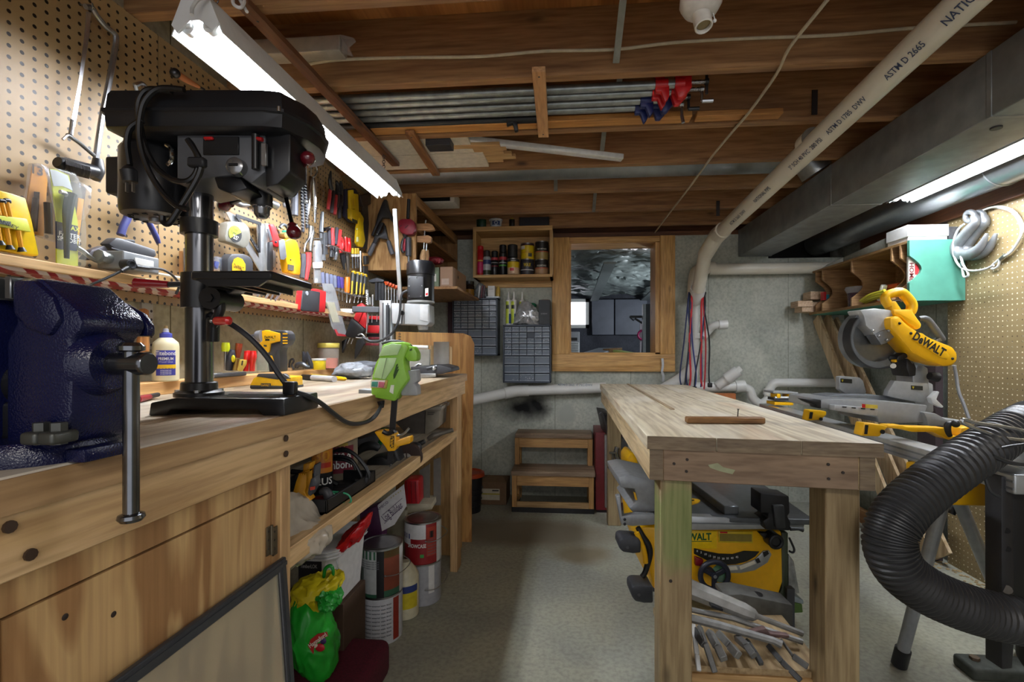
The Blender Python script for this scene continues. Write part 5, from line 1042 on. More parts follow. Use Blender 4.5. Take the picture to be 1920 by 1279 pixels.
# laser level
t = T('laser_level', 'red and black square case standing on the ledge below the drill press table', 'laser level')
m = MB(M('#dd2b30', .35)); PP(m, c4((1100, 180), (1130, 155), (1290, 155), (1415, 190), (1400, 470), (1160, 455), (1080, 430)), .075, .035, .006); t.add('case', m)
m = MB(M('#3a3b3f', .45)); PP(m, c4((1180, 170), (1200, 160), (1410, 195), (1395, 465), (1170, 450), (1155, 425)), .109, .006, .003); t.add('cover_plate', m); m = MB(M('#b9bcc8', .2)); p = aX(*c4((1244, 212))[0], XL+.116); m.cyl(p, p+V((.003, 0, 0)), .009, seg=16); t.add('lens', m)
# small things lying on the ledge
for k, (a, b, r, c) in enumerate((((590, 250), (680, 150), 1.6, '#8a8c90'), ((640, 250), (740, 150), 2, '#6d6f72'), ((700, 270), (790, 150), 2, '#9a9ca0'), ((760, 300), (840, 150), 1.8, '#7d7f84'), ((820, 310), (930, 160), 2.2, '#8f9196'))):
    m = MB(M(c, .3, .8)); PT(m, c4(a, b), [.09, .02], r); solo('hex_key', m, 'thin steel rod leaning on the ledge under the drill press table, %s from the left' % ('first', 'second', 'third', 'fourth', 'fifth')[k], 'rod', 'steel rods on the ledge')
for k, (a, b, r, c, nm, lb) in enumerate((((260, 165), (580, 235), 3.6, '#a8aab0', 'steel_tube', 'steel tube lying on the ledge behind the thin rods'), ((900, 150), (1030, 215), 4.5, '#b8bac0', 'steel_fitting', 'shiny steel fitting lying behind the red and black case'), ((880, 300), (1080, 345), 1.6, '#c8c8c4', 'wire_rod', 'pale wire lying on the ledge left of the red and black case'))):
    m = MB(M(c, .25, .8)); PT(m, c4(a, b), .05, r); solo(nm, m, lb, 'rod')
m = MB(M('#c9c9c8', .3, .6)); PT(m, cH((235, 700), (260, 715), (330, 740)), .06, [3, 3.4, 2.6]); solo('caulk_nozzle', m, 'pale steel nozzle lying on the ledge right of the red and black case', 'nozzle')
m = MB(M('#b06d3f', .5)); PT(m, cA((1330, 555), (1400, 600), (1490, 650)), .05, [7, 6, 3.4], 4, 12); m.mat(M('#4a4a4c', .3, .8)); PK(m, cA((1312, 548))[0], .05, 9); PT(m, cA((1490, 650), (1530, 672)), .05, 2.6); solo('wood_handle_tool', m, 'wooden-handled tool with steel knob hanging above the drill press', 'tool')
m = MB(STEEL(.35)); PT(m, cA((1015, 640), (1030, 690), (1060, 690), (1080, 645)), .03, 3.4); PT(m, cA((1010, 640), (1060, 625), (1100, 660)), .03, 4); solo('shackle', m, 'small steel shackle hanging above the drill press cover', 'shackle')
# perforated strip and brush on the wall below the ledge
m = MB(mat_pegboard('S', '#a9a49a', '#96928a', .004)); a, b = aX(265, 545, XL-.014), aX(286, 655, XL-.014); m.box((XL-.02, a.y, b.z), (XL-.012, b.y, a.z)); solo('perforated_strip', m, 'grey perforated strip on the wall behind the vise', 'strip')
t = T('brush', 'wooden brush handle standing behind the vise', 'brush'); m = MB(WD('#a86c34', '#c48a4c', 'Z', 2, key=80, knots=False)); PP(m, cD((1035, 400), (1060, 392), (1090, 405), (1095, 500), (1095, 720), (1005, 720), (1030, 560)), .02, .012, .003); m.mat(M('#2b1c10', .6)); p = aX(*cD((1067, 432))[0], XL+.033); m.cyl(p, p+V((.001, 0, 0)), .004); t.add(None, m)
# ================================================================= THINGS ON THE LEFT BENCH
def WT(m, pts, w, rp, n=4, seg=10):
    P = [aW(x, y, w[i] if isinstance(w, (list, tuple)) else w) for i, (x, y) in enumerate(pts)]; k = depth(P[0])/FP
    return m.tube(P, [q*k for q in rp] if isinstance(rp, (list, tuple)) else rp*k, seg, n if len(pts) > 2 else 0)
def CYLTXT(m, txt, c, r, z, h, mat_, wm=None, ang=0):
    """text wrapped round an upright cylinder, facing the camera"""
    d = V((-c.x, -c.y, 0)).normalized(); d = Matrix.Rotation(ang, 3, 'Z') @ d; x = V((0, 0, 1)).cross(d); q = Matrix.Identity(4)
    for i in range(3): q[i][0], q[i][1], q[i][2], q[i][3] = x[i], UP[i], d[i], (c.x, c.y, z)[i]
    m.mat(mat_); m.text(txt, q, h, .02, cyl=r, wmax=wm)
def BAND(m, c, r, z0, z1, a0, a1, mat_):
    d = math.atan2(-c.y, -c.x); m.mat(mat_); n = max(3, int((a1-a0)/.2)); P = []
    for k in range(n+1): a = d+a0+(a1-a0)*k/n; P.append((c.x+r*math.cos(a), c.y+r*math.sin(a)))
    m.add([(x, y, z0) for x, y in P]+[(x, y, z1) for x, y in P], [(k, k+1, n+2+k, n+1+k) for k in range(n)])
RZ = ZB+.038
# glue bottle
t = T('glue_bottle', 'cream glue bottle with blue label and cap standing on the bench back rail', 'glue bottle')
p = aX(311, 700, -1.205); sc_ = .105/.083; Bz = RZ
gl = M('#e8dfb8', .3, 0, .03); h_ = depth(p)/FP
m = MB(gl); pr = [(.030, 0), (.033, .004), (.033, .085*1.28), (.031, .095*1.28), (.020, .104*1.28), (.015, .107*1.28)]
hz = [(r, z*.105/.135*1.22) for r, z in pr]; m.lathe(hz, (p.x, p.y, Bz), seg=28); zt = hz[-1][1]; t.add('bottle', m)
m = MB(M('#3d3f9c', .4)); BAND(m, p, .0336, Bz+.018, Bz+.092, -.75, .75, M('#3b3d9a', .4)); BAND(m, p, .0339, Bz+.038, Bz+.050, -.77, .77, M('#f0c420', .4)); BAND(m, p, .0339, Bz+.0385, Bz+.0395, -.7, .7, M('#1c1c4a', .4))
BAND(m, p, .0340, Bz+.076, Bz+.090, -.72, .72, M('#5254b4', .4)); CYLTXT(m, 'Titebond', p, .0345, Bz+.083, .012, WHITE(), .05); CYLTXT(m, 'PREMIUM', p, .0345, Bz+.067, .008, WHITE(), .036); CYLTXT(m, 'Wood Glue', p, .0345, Bz+.058, .006, M('#a9abdd', .5), .034)
for k in range(3): CYLTXT(m, 'strong initial tack', p, .0343, Bz+.033-.005*k, .003, WHITE(), .026)
t.add('label', m)
m = MB(M('#4a4fa8', .4)); m.lathe([(.0155, zt-.002), (.0155, zt+.012), (.011, zt+.013), (.010, zt+.016)], (p.x, p.y, Bz), seg=22); m.mat(M('#c9cbd4', .3)); m.lathe([(.008, zt+.014), (.007, zt+.026), (.004, zt+.028)], (p.x, p.y, Bz), seg=14); m.mat(M('#b59a6a', .6)); m.lathe([(.005, zt+.026), (.004, zt+.036), (0, zt+.037)], (p.x, p.y, Bz), seg=10); t.add('cap', m)
# screwdrivers standing on the rail
def upright(name, label, cat, parts, grp=None): return wtool(name, label, cat, parts, grp)
SW = [aX(430, 690, -1.19)]; wS = depth(aX(430, 690, -1.21))
HTG = 'hand tools standing on the bench rail'
upright('screwdriver', 'clear yellow-green handled screwdriver standing left of the impact driver', 'screwdriver', [('handle', M('#cfdc2e', .15, 0, .1, alpha=.85), lambda m: WT(m, c4((165, 870), (165, 930), (163, 990)), wS, [6.5, 7.6, 6.8], 3)), ('shaft', STEEL(), lambda m: WT(m, c4((165, 990), (158, 1240)), wS, 2.4))], HTG)
upright('screwdriver', 'fat black and yellow handled screwdriver standing on the bench rail', 'screwdriver', [('handle', M('#2f3138', .5), lambda m: WT(m, c4((255, 965), (240, 1050), (225, 1150), (212, 1240)), wS, [4, 7.4, 8, 6.6])), ('grip_inlay', M('#e0d21c', .4), lambda m: m.ball(aW(*c4((265, 1085))[0], wS-.014), .009, (.8, .5, 1.5)))], HTG)
upright('screwdriver', 'clear red-brown handled screwdriver standing on the bench rail', 'screwdriver', [('handle', M('#8e3a22', .2, 0, .25), lambda m: WT(m, c4((345, 880), (335, 960), (318, 1070)), wS+.02, [6, 6, 4.6])), ('ferrule', M('#a58a4a', .3, .8), lambda m: WT(m, c4((318, 1080), (300, 1180), (290, 1240)), wS, [3.6, 4.6, 5]))], HTG)
upright('awl', 'pale yellow knob-handled tool standing on the bench rail', 'awl', [('handle', M('#dcc25a', .4), lambda m: WT(m, c4((400, 1100), (390, 1150), (370, 1200), (350, 1240)), wS-.02, [6, 6.8, 5.4, 4.6])), ('slot', M('#2a2a2a', .5), lambda m: WP(m, c4((380, 1110), (390, 1110), (380, 1175), (370, 1170)), wS-.04, .004))], HTG)
for k, P in enumerate(([(450, 980), (455, 1060), (440, 1150), (435, 1250)], [(530, 980), (530, 1060), (520, 1150), (515, 1250)])):
    upright('pliers_handle' if 0 else 'snips', 'glossy red tool handle standing behind the impact driver, %s' % ('left one', 'right one')[k], 'snips', [('handle', M('#d8201f', .25, 0, .08, coat=.5), lambda m: WT(m, c4(*P), wS, [5, 6.6, 5, 4.6]))], HTG)
m = MB(M('#3a3b3f', .45)); p, q = aX(388, 703, -1.18), aX(458, 700, -1.19); p.z = q.z = RZ+.007; m.beam(p, q, .02, .014, .004); m.mat(STEEL()); m.beam(p.lerp(q, .02), p.lerp(q, .35)+V((0, 0, .004)), .016, .012, .002); solo('utility_knife', m, 'grey folding knife lying on the bench rail below the screwdrivers', 'knife')
t = T('screwdriver', 'red and black screwdriver lying on the bench behind the vise screw', 'screwdriver'); a, b = aZ(258, 749, ZB+.01), aZ(296, 740, ZB+.01); m = MB(M('#8e1f26', .4)); m.tube([a, a.lerp(b, .55)], [.009, .007], 10); t.add('handle', m); m = MB(BLACK()); m.tube([a.lerp(b, .5), b], [.007, .006], 10); t.add('grip', m)
# impact driver
wi = 1.64
t = T('impact_driver', 'yellow and black cordless impact driver standing on the workbench', 'impact driver')
yl = M('#f2b911', .38, 0, .05); gb = M('#3a3b3f', .5); gg = M('#8d8f94', .4, .3)
m = MB(yl); WP(m, c4((640, 715), (700, 700), (880, 745), (885, 850), (760, 880), (740, 1000), (690, 1000), (665, 940), (600, 910), (590, 890), (650, 850)), wi-.032, .064, .006); t.add('body', m)
m = MB(gg); P = c4((550, 790), (575, 790), (600, 785), (650, 782)); WT(m, P, wi, [4.6, 9, 10.5, 11.2], 3, 20); m.mat(gb); WT(m, c4((500, 792), (520, 792), (555, 792)), wi, [3, 4.6, 5], 3, 16); t.add('nose', m)
m = MB(STEEL(.35)); WT(m, c4((410, 791), (440, 790), (505, 791)), wi, [1, 1.7, 1.7], 3, 8); t.add('bit', m)
m = MB(gb); WP(m, c4((720, 725), (760, 702), (950, 705), (990, 750), (1000, 830), (960, 900), (900, 930), (880, 1000), (890, 1130), (890, 1260), (740, 1260), (730, 1180), (700, 1020), (745, 1000), (760, 880), (885, 855), (885, 745)), wi-.026, .052, .006); t.add('grip', m)
m = MB(yl); [WP(m, c4((920, 795+dy), (985, 795+dy), (983, 812+dy), (922, 812+dy)), wi-.028, .004, .001) for dy in (-50, 0, 40, 75)]; WP(m, c4((755, 1040), (780, 1045), (805, 1130), (790, 1160), (765, 1120)), wi-.029, .005, .001); WP(m, c4((800, 1200), (830, 1180), (830, 1260), (795, 1260)), wi-.029, .005, .001)
m.mat(BLACK()); m.text('DeWALT', TM(aW(*c4((757, 800))[0], wi-.0335), CAMR, -CAMF), .0085, .03, wmax=.038); WP(m, c4((690, 822), (745, 822), (745, 845), (690, 845)), wi-.0335, .002); m.mat(M('#c9b24a', .5)); WP(m, c4((748, 825), (820, 825), (820, 843), (748, 843)), wi-.0335, .002); t.add('trim_pieces', m)
m = MB(gb); WP(m, c4((665, 900), (710, 905), (705, 928), (668, 922)), wi-.034, .068, .002); WP(m, c4((640, 930), (668, 945), (675, 1000), (660, 1025), (640, 1000)), wi-.01, .02, .003); t.add('trigger', m)
m = MB(M('#e9b60f', .4)); WP(m, [(468, 722), (475, 709), (490, 703), (545, 707), (546, 727), (469, 727)], wi-.045, .085, .004); m.mat(gb); WP(m, [(480, 706), (484, 701), (532, 701), (545, 710), (520, 712)], wi-.047, .02, .002); WP(m, [(468, 727), (469, 722), (546, 724), (546, 729), (470, 729)], wi-.046, .088, .002); WP(m, [(489, 719), (507, 719), (507, 726), (489, 726)], wi-.0475, .003)
m.mat(YEL()); m.text('DeWALT', TM(aW(498, 722.5, wi-.048), CAMR, -CAMF), .006, .03, wmax=.028); t.add('battery', m)
# small stuff along the rail
wk = depth(aX(560, 690, -1.21))
for k, (pts, lb) in enumerate((([(1010, 1230), (1015, 1150), (1030, 1100), (1060, 1090), (1070, 1120), (1045, 1170), (1075, 1230)], 'small black spring clamp standing on the bench rail'),)):
    m = MB(M('#26282c', .5)); WT(m, c4(*pts), wk, 1.8, 3, 8); solo('spring_clamp', m, lb, 'clamp')
m = MB(M('#2d2f34', .45)); WP(m, c4((1180, 990), (1200, 985), (1215, 1040), (1240, 985), (1310, 1150), (1315, 1220), (1280, 1215), (1240, 1100), (1225, 1160), (1180, 1165)), wk, .018, .003); m.mat(M('#4b4f54', .3, .4)); WT(m, c4((1110, 1215), (1120, 1170), (1180, 1160), (1240, 1190), (1290, 1200)), wk-.005, [3, 5, 5, 4, 3]); solo('spring_clamp', m, 'large black jawed spring clamp lying on the bench rail left of the jars', 'clamp')
m = MB(WD('#c09a6a', '#dcbc8c', 'X', 2, key=83, knots=False)); a = aW(*c4((905, 1260))[0], wk); WP(m, c4((900, 1195), (1035, 1210), (1035, 1260), (900, 1260)), wk-.01, .03, .001); WP(m, c4((905, 1140), (990, 1150), (990, 1195), (905, 1190)), wk+.0, .025, .001); solo('wood_offcuts', m, 'small pale wood offcuts stacked on the bench rail beside the impact driver', 'wood block')
m = MB(M('#b8c4b4', .3, 0, .1, alpha=.7)); WP(m, c4((590, 920), (640, 940), (700, 1040), (725, 1120), (725, 1250), (570, 1250), (575, 1050)), wS+.05, .03, .004); solo('pale_block', m, 'pale greenish block standing behind the impact driver trigger', 'block')
# jars
pj = aX(616, 689, -1.2)
t = T('jar', 'large clear jar with yellow lid and red contents at the far end of the rail', 'jar')
def jar(t, c, z, r, h, lid, body, fill, fr_):
    m = MB(body); m.lathe([(r*.9, 0), (r, .004), (r, h*.78), (r*.96, h*.84)], (c.x, c.y, z), seg=24); t.add('glass', m)
    if fill: m = MB(fill); m.lathe([(0, .003), (r*.88, .004), (r*.9, h*fr_), (0, h*fr_)], (c.x, c.y, z), seg=20); t.add('contents', m)
    m = MB(lid); m.lathe([(r*1.04, h*.82), (r*1.06, h*.84), (r*1.06, h*.98), (r*1.02, h), (0, h)], (c.x, c.y, z), seg=24); t.add('lid', m)
k_ = depth(pj)/FP
jar(t, pj, RZ, 18.5*k_, 48*k_, M('#bfae4e', .4), M('#cfc3b4', .1, 0, .02, 40, .35), M('#d2543a', .5, 0, .2, 60), .42)
pj2 = aX(598, 692, -1.19); t = T('jar', 'small white-lidded yellow jar in front of the clear jar', 'jar'); jar(t, pj2, RZ, 11.5*k_, 20*k_, WHITE(), M('#e0c41e', .4), None, 0)
# markers
t = T('marker', 'fat black and white marker lying on the bench', 'marker'); a, b = aZ(568, 707, ZB+.012), aZ(627, 711, ZB+.012)
m = MB(BLACK()); m.tube([a, a.lerp(b, .33)], .012, 14); t.add('cap', m); m = MB(M('#c5c6ca', .4)); m.tube([a.lerp(b, .33), b], .0125, 14); m.mat(M('#2a2c34', .5)); m.text('Magnum', TM(a.lerp(b, .66)+V((.0123, -.0, .006)), (b-a), (.7, -.5, .4)), .010, .02); t.add('barrel', m)
t = T('marker', 'black and yellow pencil tool lying behind the fat marker', 'marker'); a, b = aZ(582, 704, ZB+.014), aZ(650, 711, ZB+.008); m = MB(M('#e3c223', .4)); m.tube([a, a.lerp(b, .55)], .008, 10); t.add('barrel', m); m = MB(M('#2c2d24', .4)); m.tube([a.lerp(b, .5), a.lerp(b, .75)], .0085, 10); m.mat(M('#e8b90e', .4)); m.tube([a.lerp(b, .75), a.lerp(b, .95), b], [.009, .008, .002], 10); t.add('tip', m)
# bag
def blob(name, label, cat, pts, w, th, mat_, amp=.006, seed=1):
    """crumpled pouch: outline filled, puffed to thickness and creased"""
    P = [aW(x, y, w) for x, y in pts]; P = smooth_path(P+[P[0]], 6)[:-1]; c = sum(P, V())/len(P); rings = []; NR = 11
    nz = mathutils.noise.noise; sz = max((p-c).length for p in P); f1 = 2.2/sz; f2 = 5.5/sz
    for k in range(-NR, NR+1):
        q = k/(NR+.35); s = (1-abs(q)**2.3)**.5; row = []
        for p in P:
            b = c+(p-c)*(.03+.97*s)+CAMF*(q*th/2); n = (b-c).normalized() if (b-c).length > 1e-6 else V()
            r1 = abs(nz(b*f1+V((seed, 0, 0)))); r2 = abs(nz(V((b.x*f2+seed*3, b.y*f2, b.z*f2*.5)))); g = (1-2.2*r1)*1.1+(1-2.4*r2)*.7
            row.append(b+n*(amp*g)+V((nz(b*f2), nz(b*f2+V((7, 0, 0))), nz(b*f2+V((0, 9, 0)))))*amp*.35)
        rings.append(row)
    m = MB(mat_); m.loft(rings); return m
solo('plastic_bag', blob('b', '', '', [(628, 702), (636, 690), (655, 682), (680, 686), (695, 692), (692, 703), (665, 706)], 2.15, .12, M('#8f949a', .2, 0, .3, 30), .008, 4), 'crumpled grey plastic bag lying on the bench behind the green tool', 'bag')
solo('grey_cloth', blob('b', '', '', [(632, 690), (650, 681), (700, 679), (725, 680), (722, 692), (690, 694), (660, 688)], 2.3, .08, M('#5c5f66', .6, 0, .2), .006, 9), 'dark grey wrapped bundle lying behind the plastic bag', 'bundle')
# red clamps and drills hung at the end of the ledge
wq = 2.45
RC = M('#c8252a', .4); 
t = T('spring_clamp', 'red and black spring clamp hanging at the far end of the ledge', 'clamp'); m = MB(RC); WP(m, c3((225, 340), (300, 300), (355, 350), (340, 390), (260, 600), (180, 540), (220, 430)), wq, .03, .005); WP(m, c3((340, 440), (370, 440), (380, 560), (350, 740), (320, 660), (240, 600), (300, 450)), wq+.01, .03, .004); t.add('handles', m); m = MB(BLACK()); WP(m, c3((130, 560), (160, 540), (220, 580), (345, 690), (330, 740), (230, 830), (100, 820), (50, 790)), wq-.01, .04, .006); WP(m, c3((0, 880), (90, 830), (60, 960), (5, 1060)), wq, .03, .004); WP(m, c3((230, 860), (330, 830), (340, 920), (260, 1060), (190, 1150), (200, 980)), wq, .03, .004); t.add('jaws', m)
m = MB(M('#b9babb', .3, .8)); 
for P in (((400, 370), (385, 600), (375, 760)), ((410, 480), (405, 600)), ((460, 480), (458, 600)), ((535, 480), (530, 585)), ((130, 830), (90, 920)), ((175, 840), (145, 920))): WT(m, c3(*P), wq-.03, .7, 2, 6)
WT(m, c3((250, 790), (300, 770), (340, 800), (380, 850), (470, 900)), wq-.04, 1.4, 4, 6); WT(m, c3((220, 825), (330, 830), (400, 835)), wq-.04, 1.1, 3, 6); solo('wire_hooks', m, 'thin steel hooks and wires hanging among the red clamps', 'hooks')
t = T('drawer_rack', 'small red and black parts rack behind the mortiser column', 'rack'); m = MB(RC); WP(m, c3((415, 500), (580, 500), (580, 560), (415, 545)), wq+.12, .05, .003); WP(m, c3((400, 640), (580, 640), (560, 760), (385, 750)), wq+.12, .05, .003); m.mat(M('#8a3038', .4)); WP(m, c3((400, 815), (560, 815), (560, 850), (400, 850)), wq+.12, .05, .002); WP(m, c3((340, 905), (560, 910), (560, 945), (340, 940)), wq+.12, .05, .002); t.add('bins', m); m = MB(BLACK()); WP(m, c3((405, 540), (580, 560), (580, 635), (405, 630)), wq+.13, .05); t.add('frame', m); m = MB(BLACK()); WP(m, c3((380, 765), (575, 765), (575, 810), (380, 810)), wq+.13, .05); t.add('frame', m)
m = MB(M('#c9ccd0', .25, .8)); WT(m, c3((380, 110), (388, 200), (390, 340)), wq, [3.4, 3, 2]); 
for k in range(6): WT(m, c3((372, 165+30*k), (398, 180+30*k)), wq-.012, 1.3)
WT(m, c3((470, 180), (468, 350)), wq, 1.8); WT(m, c3((428, 220), (428, 330)), wq, 1.4); solo('auger_bit', m, 'silver auger bit standing in the grey bar at the ledge end', 'drill bit')
# ================================================================= WALL CABINET AT THE LEFT END
cw = PLY('#a47a48', '#c29a64', 'Z', 1.6, 7); cz = 1.677; cx1 = -.926; cy0 = 2.80
t = T('wall_cabinet', 'plywood wall cabinet with open shelves at the far end of the tool board', 'cabinet')
m = MB(cw); m.box((-1.236, cy0, cz), (cx1, cy0+.018, ZJ-.004), .001); t.add('end_panel', m)
sh = WD('#9a6f40', '#b88b58', 'Y', .7, key=90)
m = MB(sh); m.box((-1.236, cy0+.018, cz), (cx1, 3.86, cz+.02)); t.add('bottom', m)
m = MB(sh); m.box((-1.236, cy0+.018, 1.92), (cx1, 3.86, 1.938)); t.add('shelf', m)
m = MB(sh); m.box((cx1-.02, cy0+.018, 2.07), (cx1, 3.86, ZJ-.01)); t.add('face_rail', m)
m = MB(PLY('#8f6639', '#a87c4a', 'Z', 1.2, 8)); m.box((-1.236, 3.85, cz), (cx1, 3.868, ZJ-.01)); t.add('end_panel', m)
m = MB(sh); a = aY(822, 520, 3.1); m.box((-1.236, 3.0, 1.585), (-.72, 3.84, 1.603), .002); solo('wall_shelf', m, 'plain wood shelf under the wall cabinet carrying the cardboard boxes', 'shelf')
def crate(name, label, x0, x1, y0, y1, z0, z1, mat_, extra=None, cat='box', grp=None):
    t = T(name, label, cat, grp); m = MB(mat_); m.box((x0, y0, z0), (x1, y1, z1), .002)
    if extra: extra(m)
    t.add(None, m); return t
cb = M('#a98a72', .8, 0, .08, 12)
a, b = aY(825, 498, 3.1), aY(864, 538, 3.1)
crate('cardboard_box', 'pinkish cardboard box on the shelf under the wall cabinet', aY(825, 520, 3.05).x, aY(849, 520, 3.05).x, 3.05, 3.45, 1.604, aY(840, 500, 3.05).z, cb, lambda m: (m.mat(M('#c7b3a4', .7)), m.box((aY(828, 520, 3.05).x, 3.047, 1.62), (aY(842, 520, 3.05).x, 3.05, 1.66)), m.mat(BLACK()), m.cyl((aY(849, 520, 3.05).x, 3.2, 1.69), (aY(849, 520, 3.05).x+.001, 3.2, 1.69), .012)))
crate('shoe_box', 'pale green box on the shelf left of the cardboard box', aY(808, 510, 3.04).x, aY(823, 510, 3.04).x, 3.04, 3.3, 1.604, 1.604+.13, M('#7a8a72', .7), lambda m: (m.mat(WHITE()), m.box((aY(811, 510, 3.04).x, 3.037, 1.64), (aY(818, 510, 3.04).x, 3.04, 1.69))))
m = blob('b', '', '', [(803, 491), (806, 484), (825, 484), (830, 488), (826, 494), (810, 495)], 3.12, .1, M('#7a1726', .5), .004, 2); solo('red_cloth', m, 'dark red folded cloth on top of the boxes', 'cloth')
# spring clamps and others on the plywood end
wc = depth(V((-1.08, cy0, 1.9)))
SCM = M('#26272b', .45); SCG = M('#55565c', .55)
t = T('spring_clamp', 'big black spring clamp hanging on the plywood cabinet end, jaws up', 'clamp', 'spring clamps on the cabinet end')
m = MB(SCM); WP(m, cG((945, 780), (1000, 640), (1020, 600), (1050, 600), (1075, 700), (1115, 800), (1120, 870), (1080, 820), (1000, 820), (960, 880), (890, 1040), (865, 1030), (920, 890)), wc-.04, .03, .004); t.add('jaw_half', m)
t = T('spring_clamp', 'big black spring clamp hanging on the plywood cabinet end, grey-tipped handles down', 'clamp', 'spring clamps on the cabinet end')
m = MB(SCM); WP(m, cG((980, 870), (1020, 880), (940, 1040), (1000, 990), (1030, 900), (1050, 1000), (1080, 1120), (1060, 1080), (960, 1060), (910, 1150), (880, 1130), (910, 1040)), wc-.06, .03, .004); t.add('body', m)
m = MB(SCG); WT(m, cG((905, 1130), (870, 1210), (840, 1270)), wc-.055, [4, 4.6, 4.4]); t.add('handle_grip', m); m = MB(SCG); WT(m, cG((1075, 1100), (1100, 1190), (1130, 1260)), wc-.055, [4, 4.6, 4.4]); t.add('handle_grip', m)
m = MB(STEEL()); m.ball(aW(*cG((940, 1020))[0], wc-.066), .006); t.add('rivet', m)
t = T('red_staple_gun', 'dark red rounded tool hanging at the right of the cabinet end', 'tool'); m = MB(M('#8f1c34', .45)); WP(m, cG((1190, 850), (1240, 828), (1340, 830), (1390, 870), (1400, 950), (1370, 1020), (1290, 1025), (1220, 1000), (1190, 930)), wc-.06, .05, .010); t.add('body', m)
m = MB(M('#5c1020', .5)); WP(m, cG((1225, 905), (1240, 910), (1205, 940), (1205, 928)), wc-.062, .004); WP(m, cG((1305, 905), (1315, 912), (1275, 950), (1268, 940)), wc-.062, .004); t.add('grooves', m); m = MB(SCM); WT(m, cG((1310, 830), (1315, 700), (1320, 600)), wc-.03, 3); t.add('shaft', m); m = MB(SCM); WT(m, cG((1275, 1020), (1280, 1060)), wc-.04, [5, 3]); t.add('tip', m)
t = T('tube_tool', 'dark grey tube-handled rod hanging below the dark red tool', 'tool'); m = MB(M('#3f4248', .5)); WT(m, cG((1315, 1060), (1315, 1280)), wc-.05, 5.4, 0, 14); WT(m, cH((1315, 50), (1316, 130)), wc-.05, [5.4, 5]); t.add('grip', m); m = MB(M('#6d7278', .4, .5)); WT(m, cH((1318, 130), (1320, 230)), wc-.05, 2.2); t.add('rod', m)
t = T('pliers', 'red and black handled snips hanging beside the tube-handled rod', 'pliers'); m = MB(SCM); WT(m, cG((1270, 1050), (1240, 1130), (1240, 1210), (1260, 1240)), wc-.045, [2, 3, 3, 2]); t.add('handle', m); m = MB(M('#a02438', .4)); WT(m, cG((1275, 1070), (1270, 1150), (1262, 1220)), wc-.047, [2, 3.4, 2]); t.add('handle', m)
t = T('hand_screw', 'wooden jaw hand-screw clamp hanging beside the wall cabinet shelves', 'clamp')
bw = WD('#b98a5c', '#d3a678', 'X', 2, key=92, knots=False)
for pts in (((1408, 890), (1558, 885), (1600, 900), (1630, 960), (1560, 975), (1410, 970)), ((1398, 1040), (1555, 1030), (1590, 1050), (1585, 1110), (1555, 1120), (1400, 1112))): m = MB(bw); WP(m, cG(*pts), wc+.02, .035, .003); t.add('jaw', m)
m = MB(STEEL()); WT(m, cG((1522, 850), (1510, 1000), (1500, 1220)), wc+.03, 1.5); WT(m, cG((1535, 1120), (1530, 1220)), wc+.04, 1.5); t.add('screw', m)
for dx, dw in ((1500, 0), (1535, .02)): m = MB(WD('#b08a60', '#cfa97c', 'Z', 2, key=93, knots=False)); WT(m, [(cG((dx, 1205))[0]), cG((dx-8, 1280))[0], cH((dx-12, 180))[0]], wc+.03+dw, [3.6, 6, 5.4]); t.add('handle', m)
# bar clamps hanging under the cabinet
BC = 'bar clamps under the wall cabinet'
t = T('caulking_gun', 'dark bracket with a row of black clamp bars under the wall cabinet', 'rack'); m = MB(M('#4b4e55', .5)); WP(m, cH((830, 420), (940, 385), (1020, 415), (1010, 440), (840, 445)), wc-.03, .06, .003); m.mat(M('#2c2e33', .5)); [WP(m, cH((915+i, 440), (945+i, 440), (945+i, 660), (915+i, 660)), wc-.02+.004*j, .015) for j, i in enumerate((0, 40, 75))]; t.add(None, m)
for k in range(5):
    x = 1040+35*k; y0_ = 430+14*k
    t = T('bar_clamp', 'orange-ended bar clamp hanging under the wall cabinet, %s from the left' % ('first', 'second', 'third', 'fourth', 'fifth')[k], 'clamp', BC)
    m = MB(M('#b4b7ba', .35, .7)); WP(m, cH((x-6, y0_+30), (x+6, y0_+30), (x+6, y0_+240), (x-6, y0_+240)), wc+.02*k, .008); t.add('bar', m)
    m = MB(M('#e0561c', .4)); WP(m, cH((x-22, y0_), (x+40, y0_+5), (x+35, y0_+40), (x, y0_+50)), wc-.01+.02*k, .02, .003); t.add('jaw', m)
m = MB(M('#d8d4c8', .6)); a = aY(842, 379, 3.1); m.box((a.x-.25, 3.05, a.z-.015), (a.x+.05, 3.2, a.z+.055), .004); m.mat(BLACK()); m.box((a.x-.22, 3.048, a.z-.008), (a.x+.02, 3.05, a.z+.035)); solo('white_carton', m, 'pale open carton on top of the wall cabinet under the joist', 'box')
# ================================================================= BACK WALL
cK, cL, cN, cO, cP = cr(820, 380, 7.992), cr(820, 510, 5.8125), cr(520, 740, 4.918), cr(520, 960, 4.0105), cr(860, 720, 4.568)
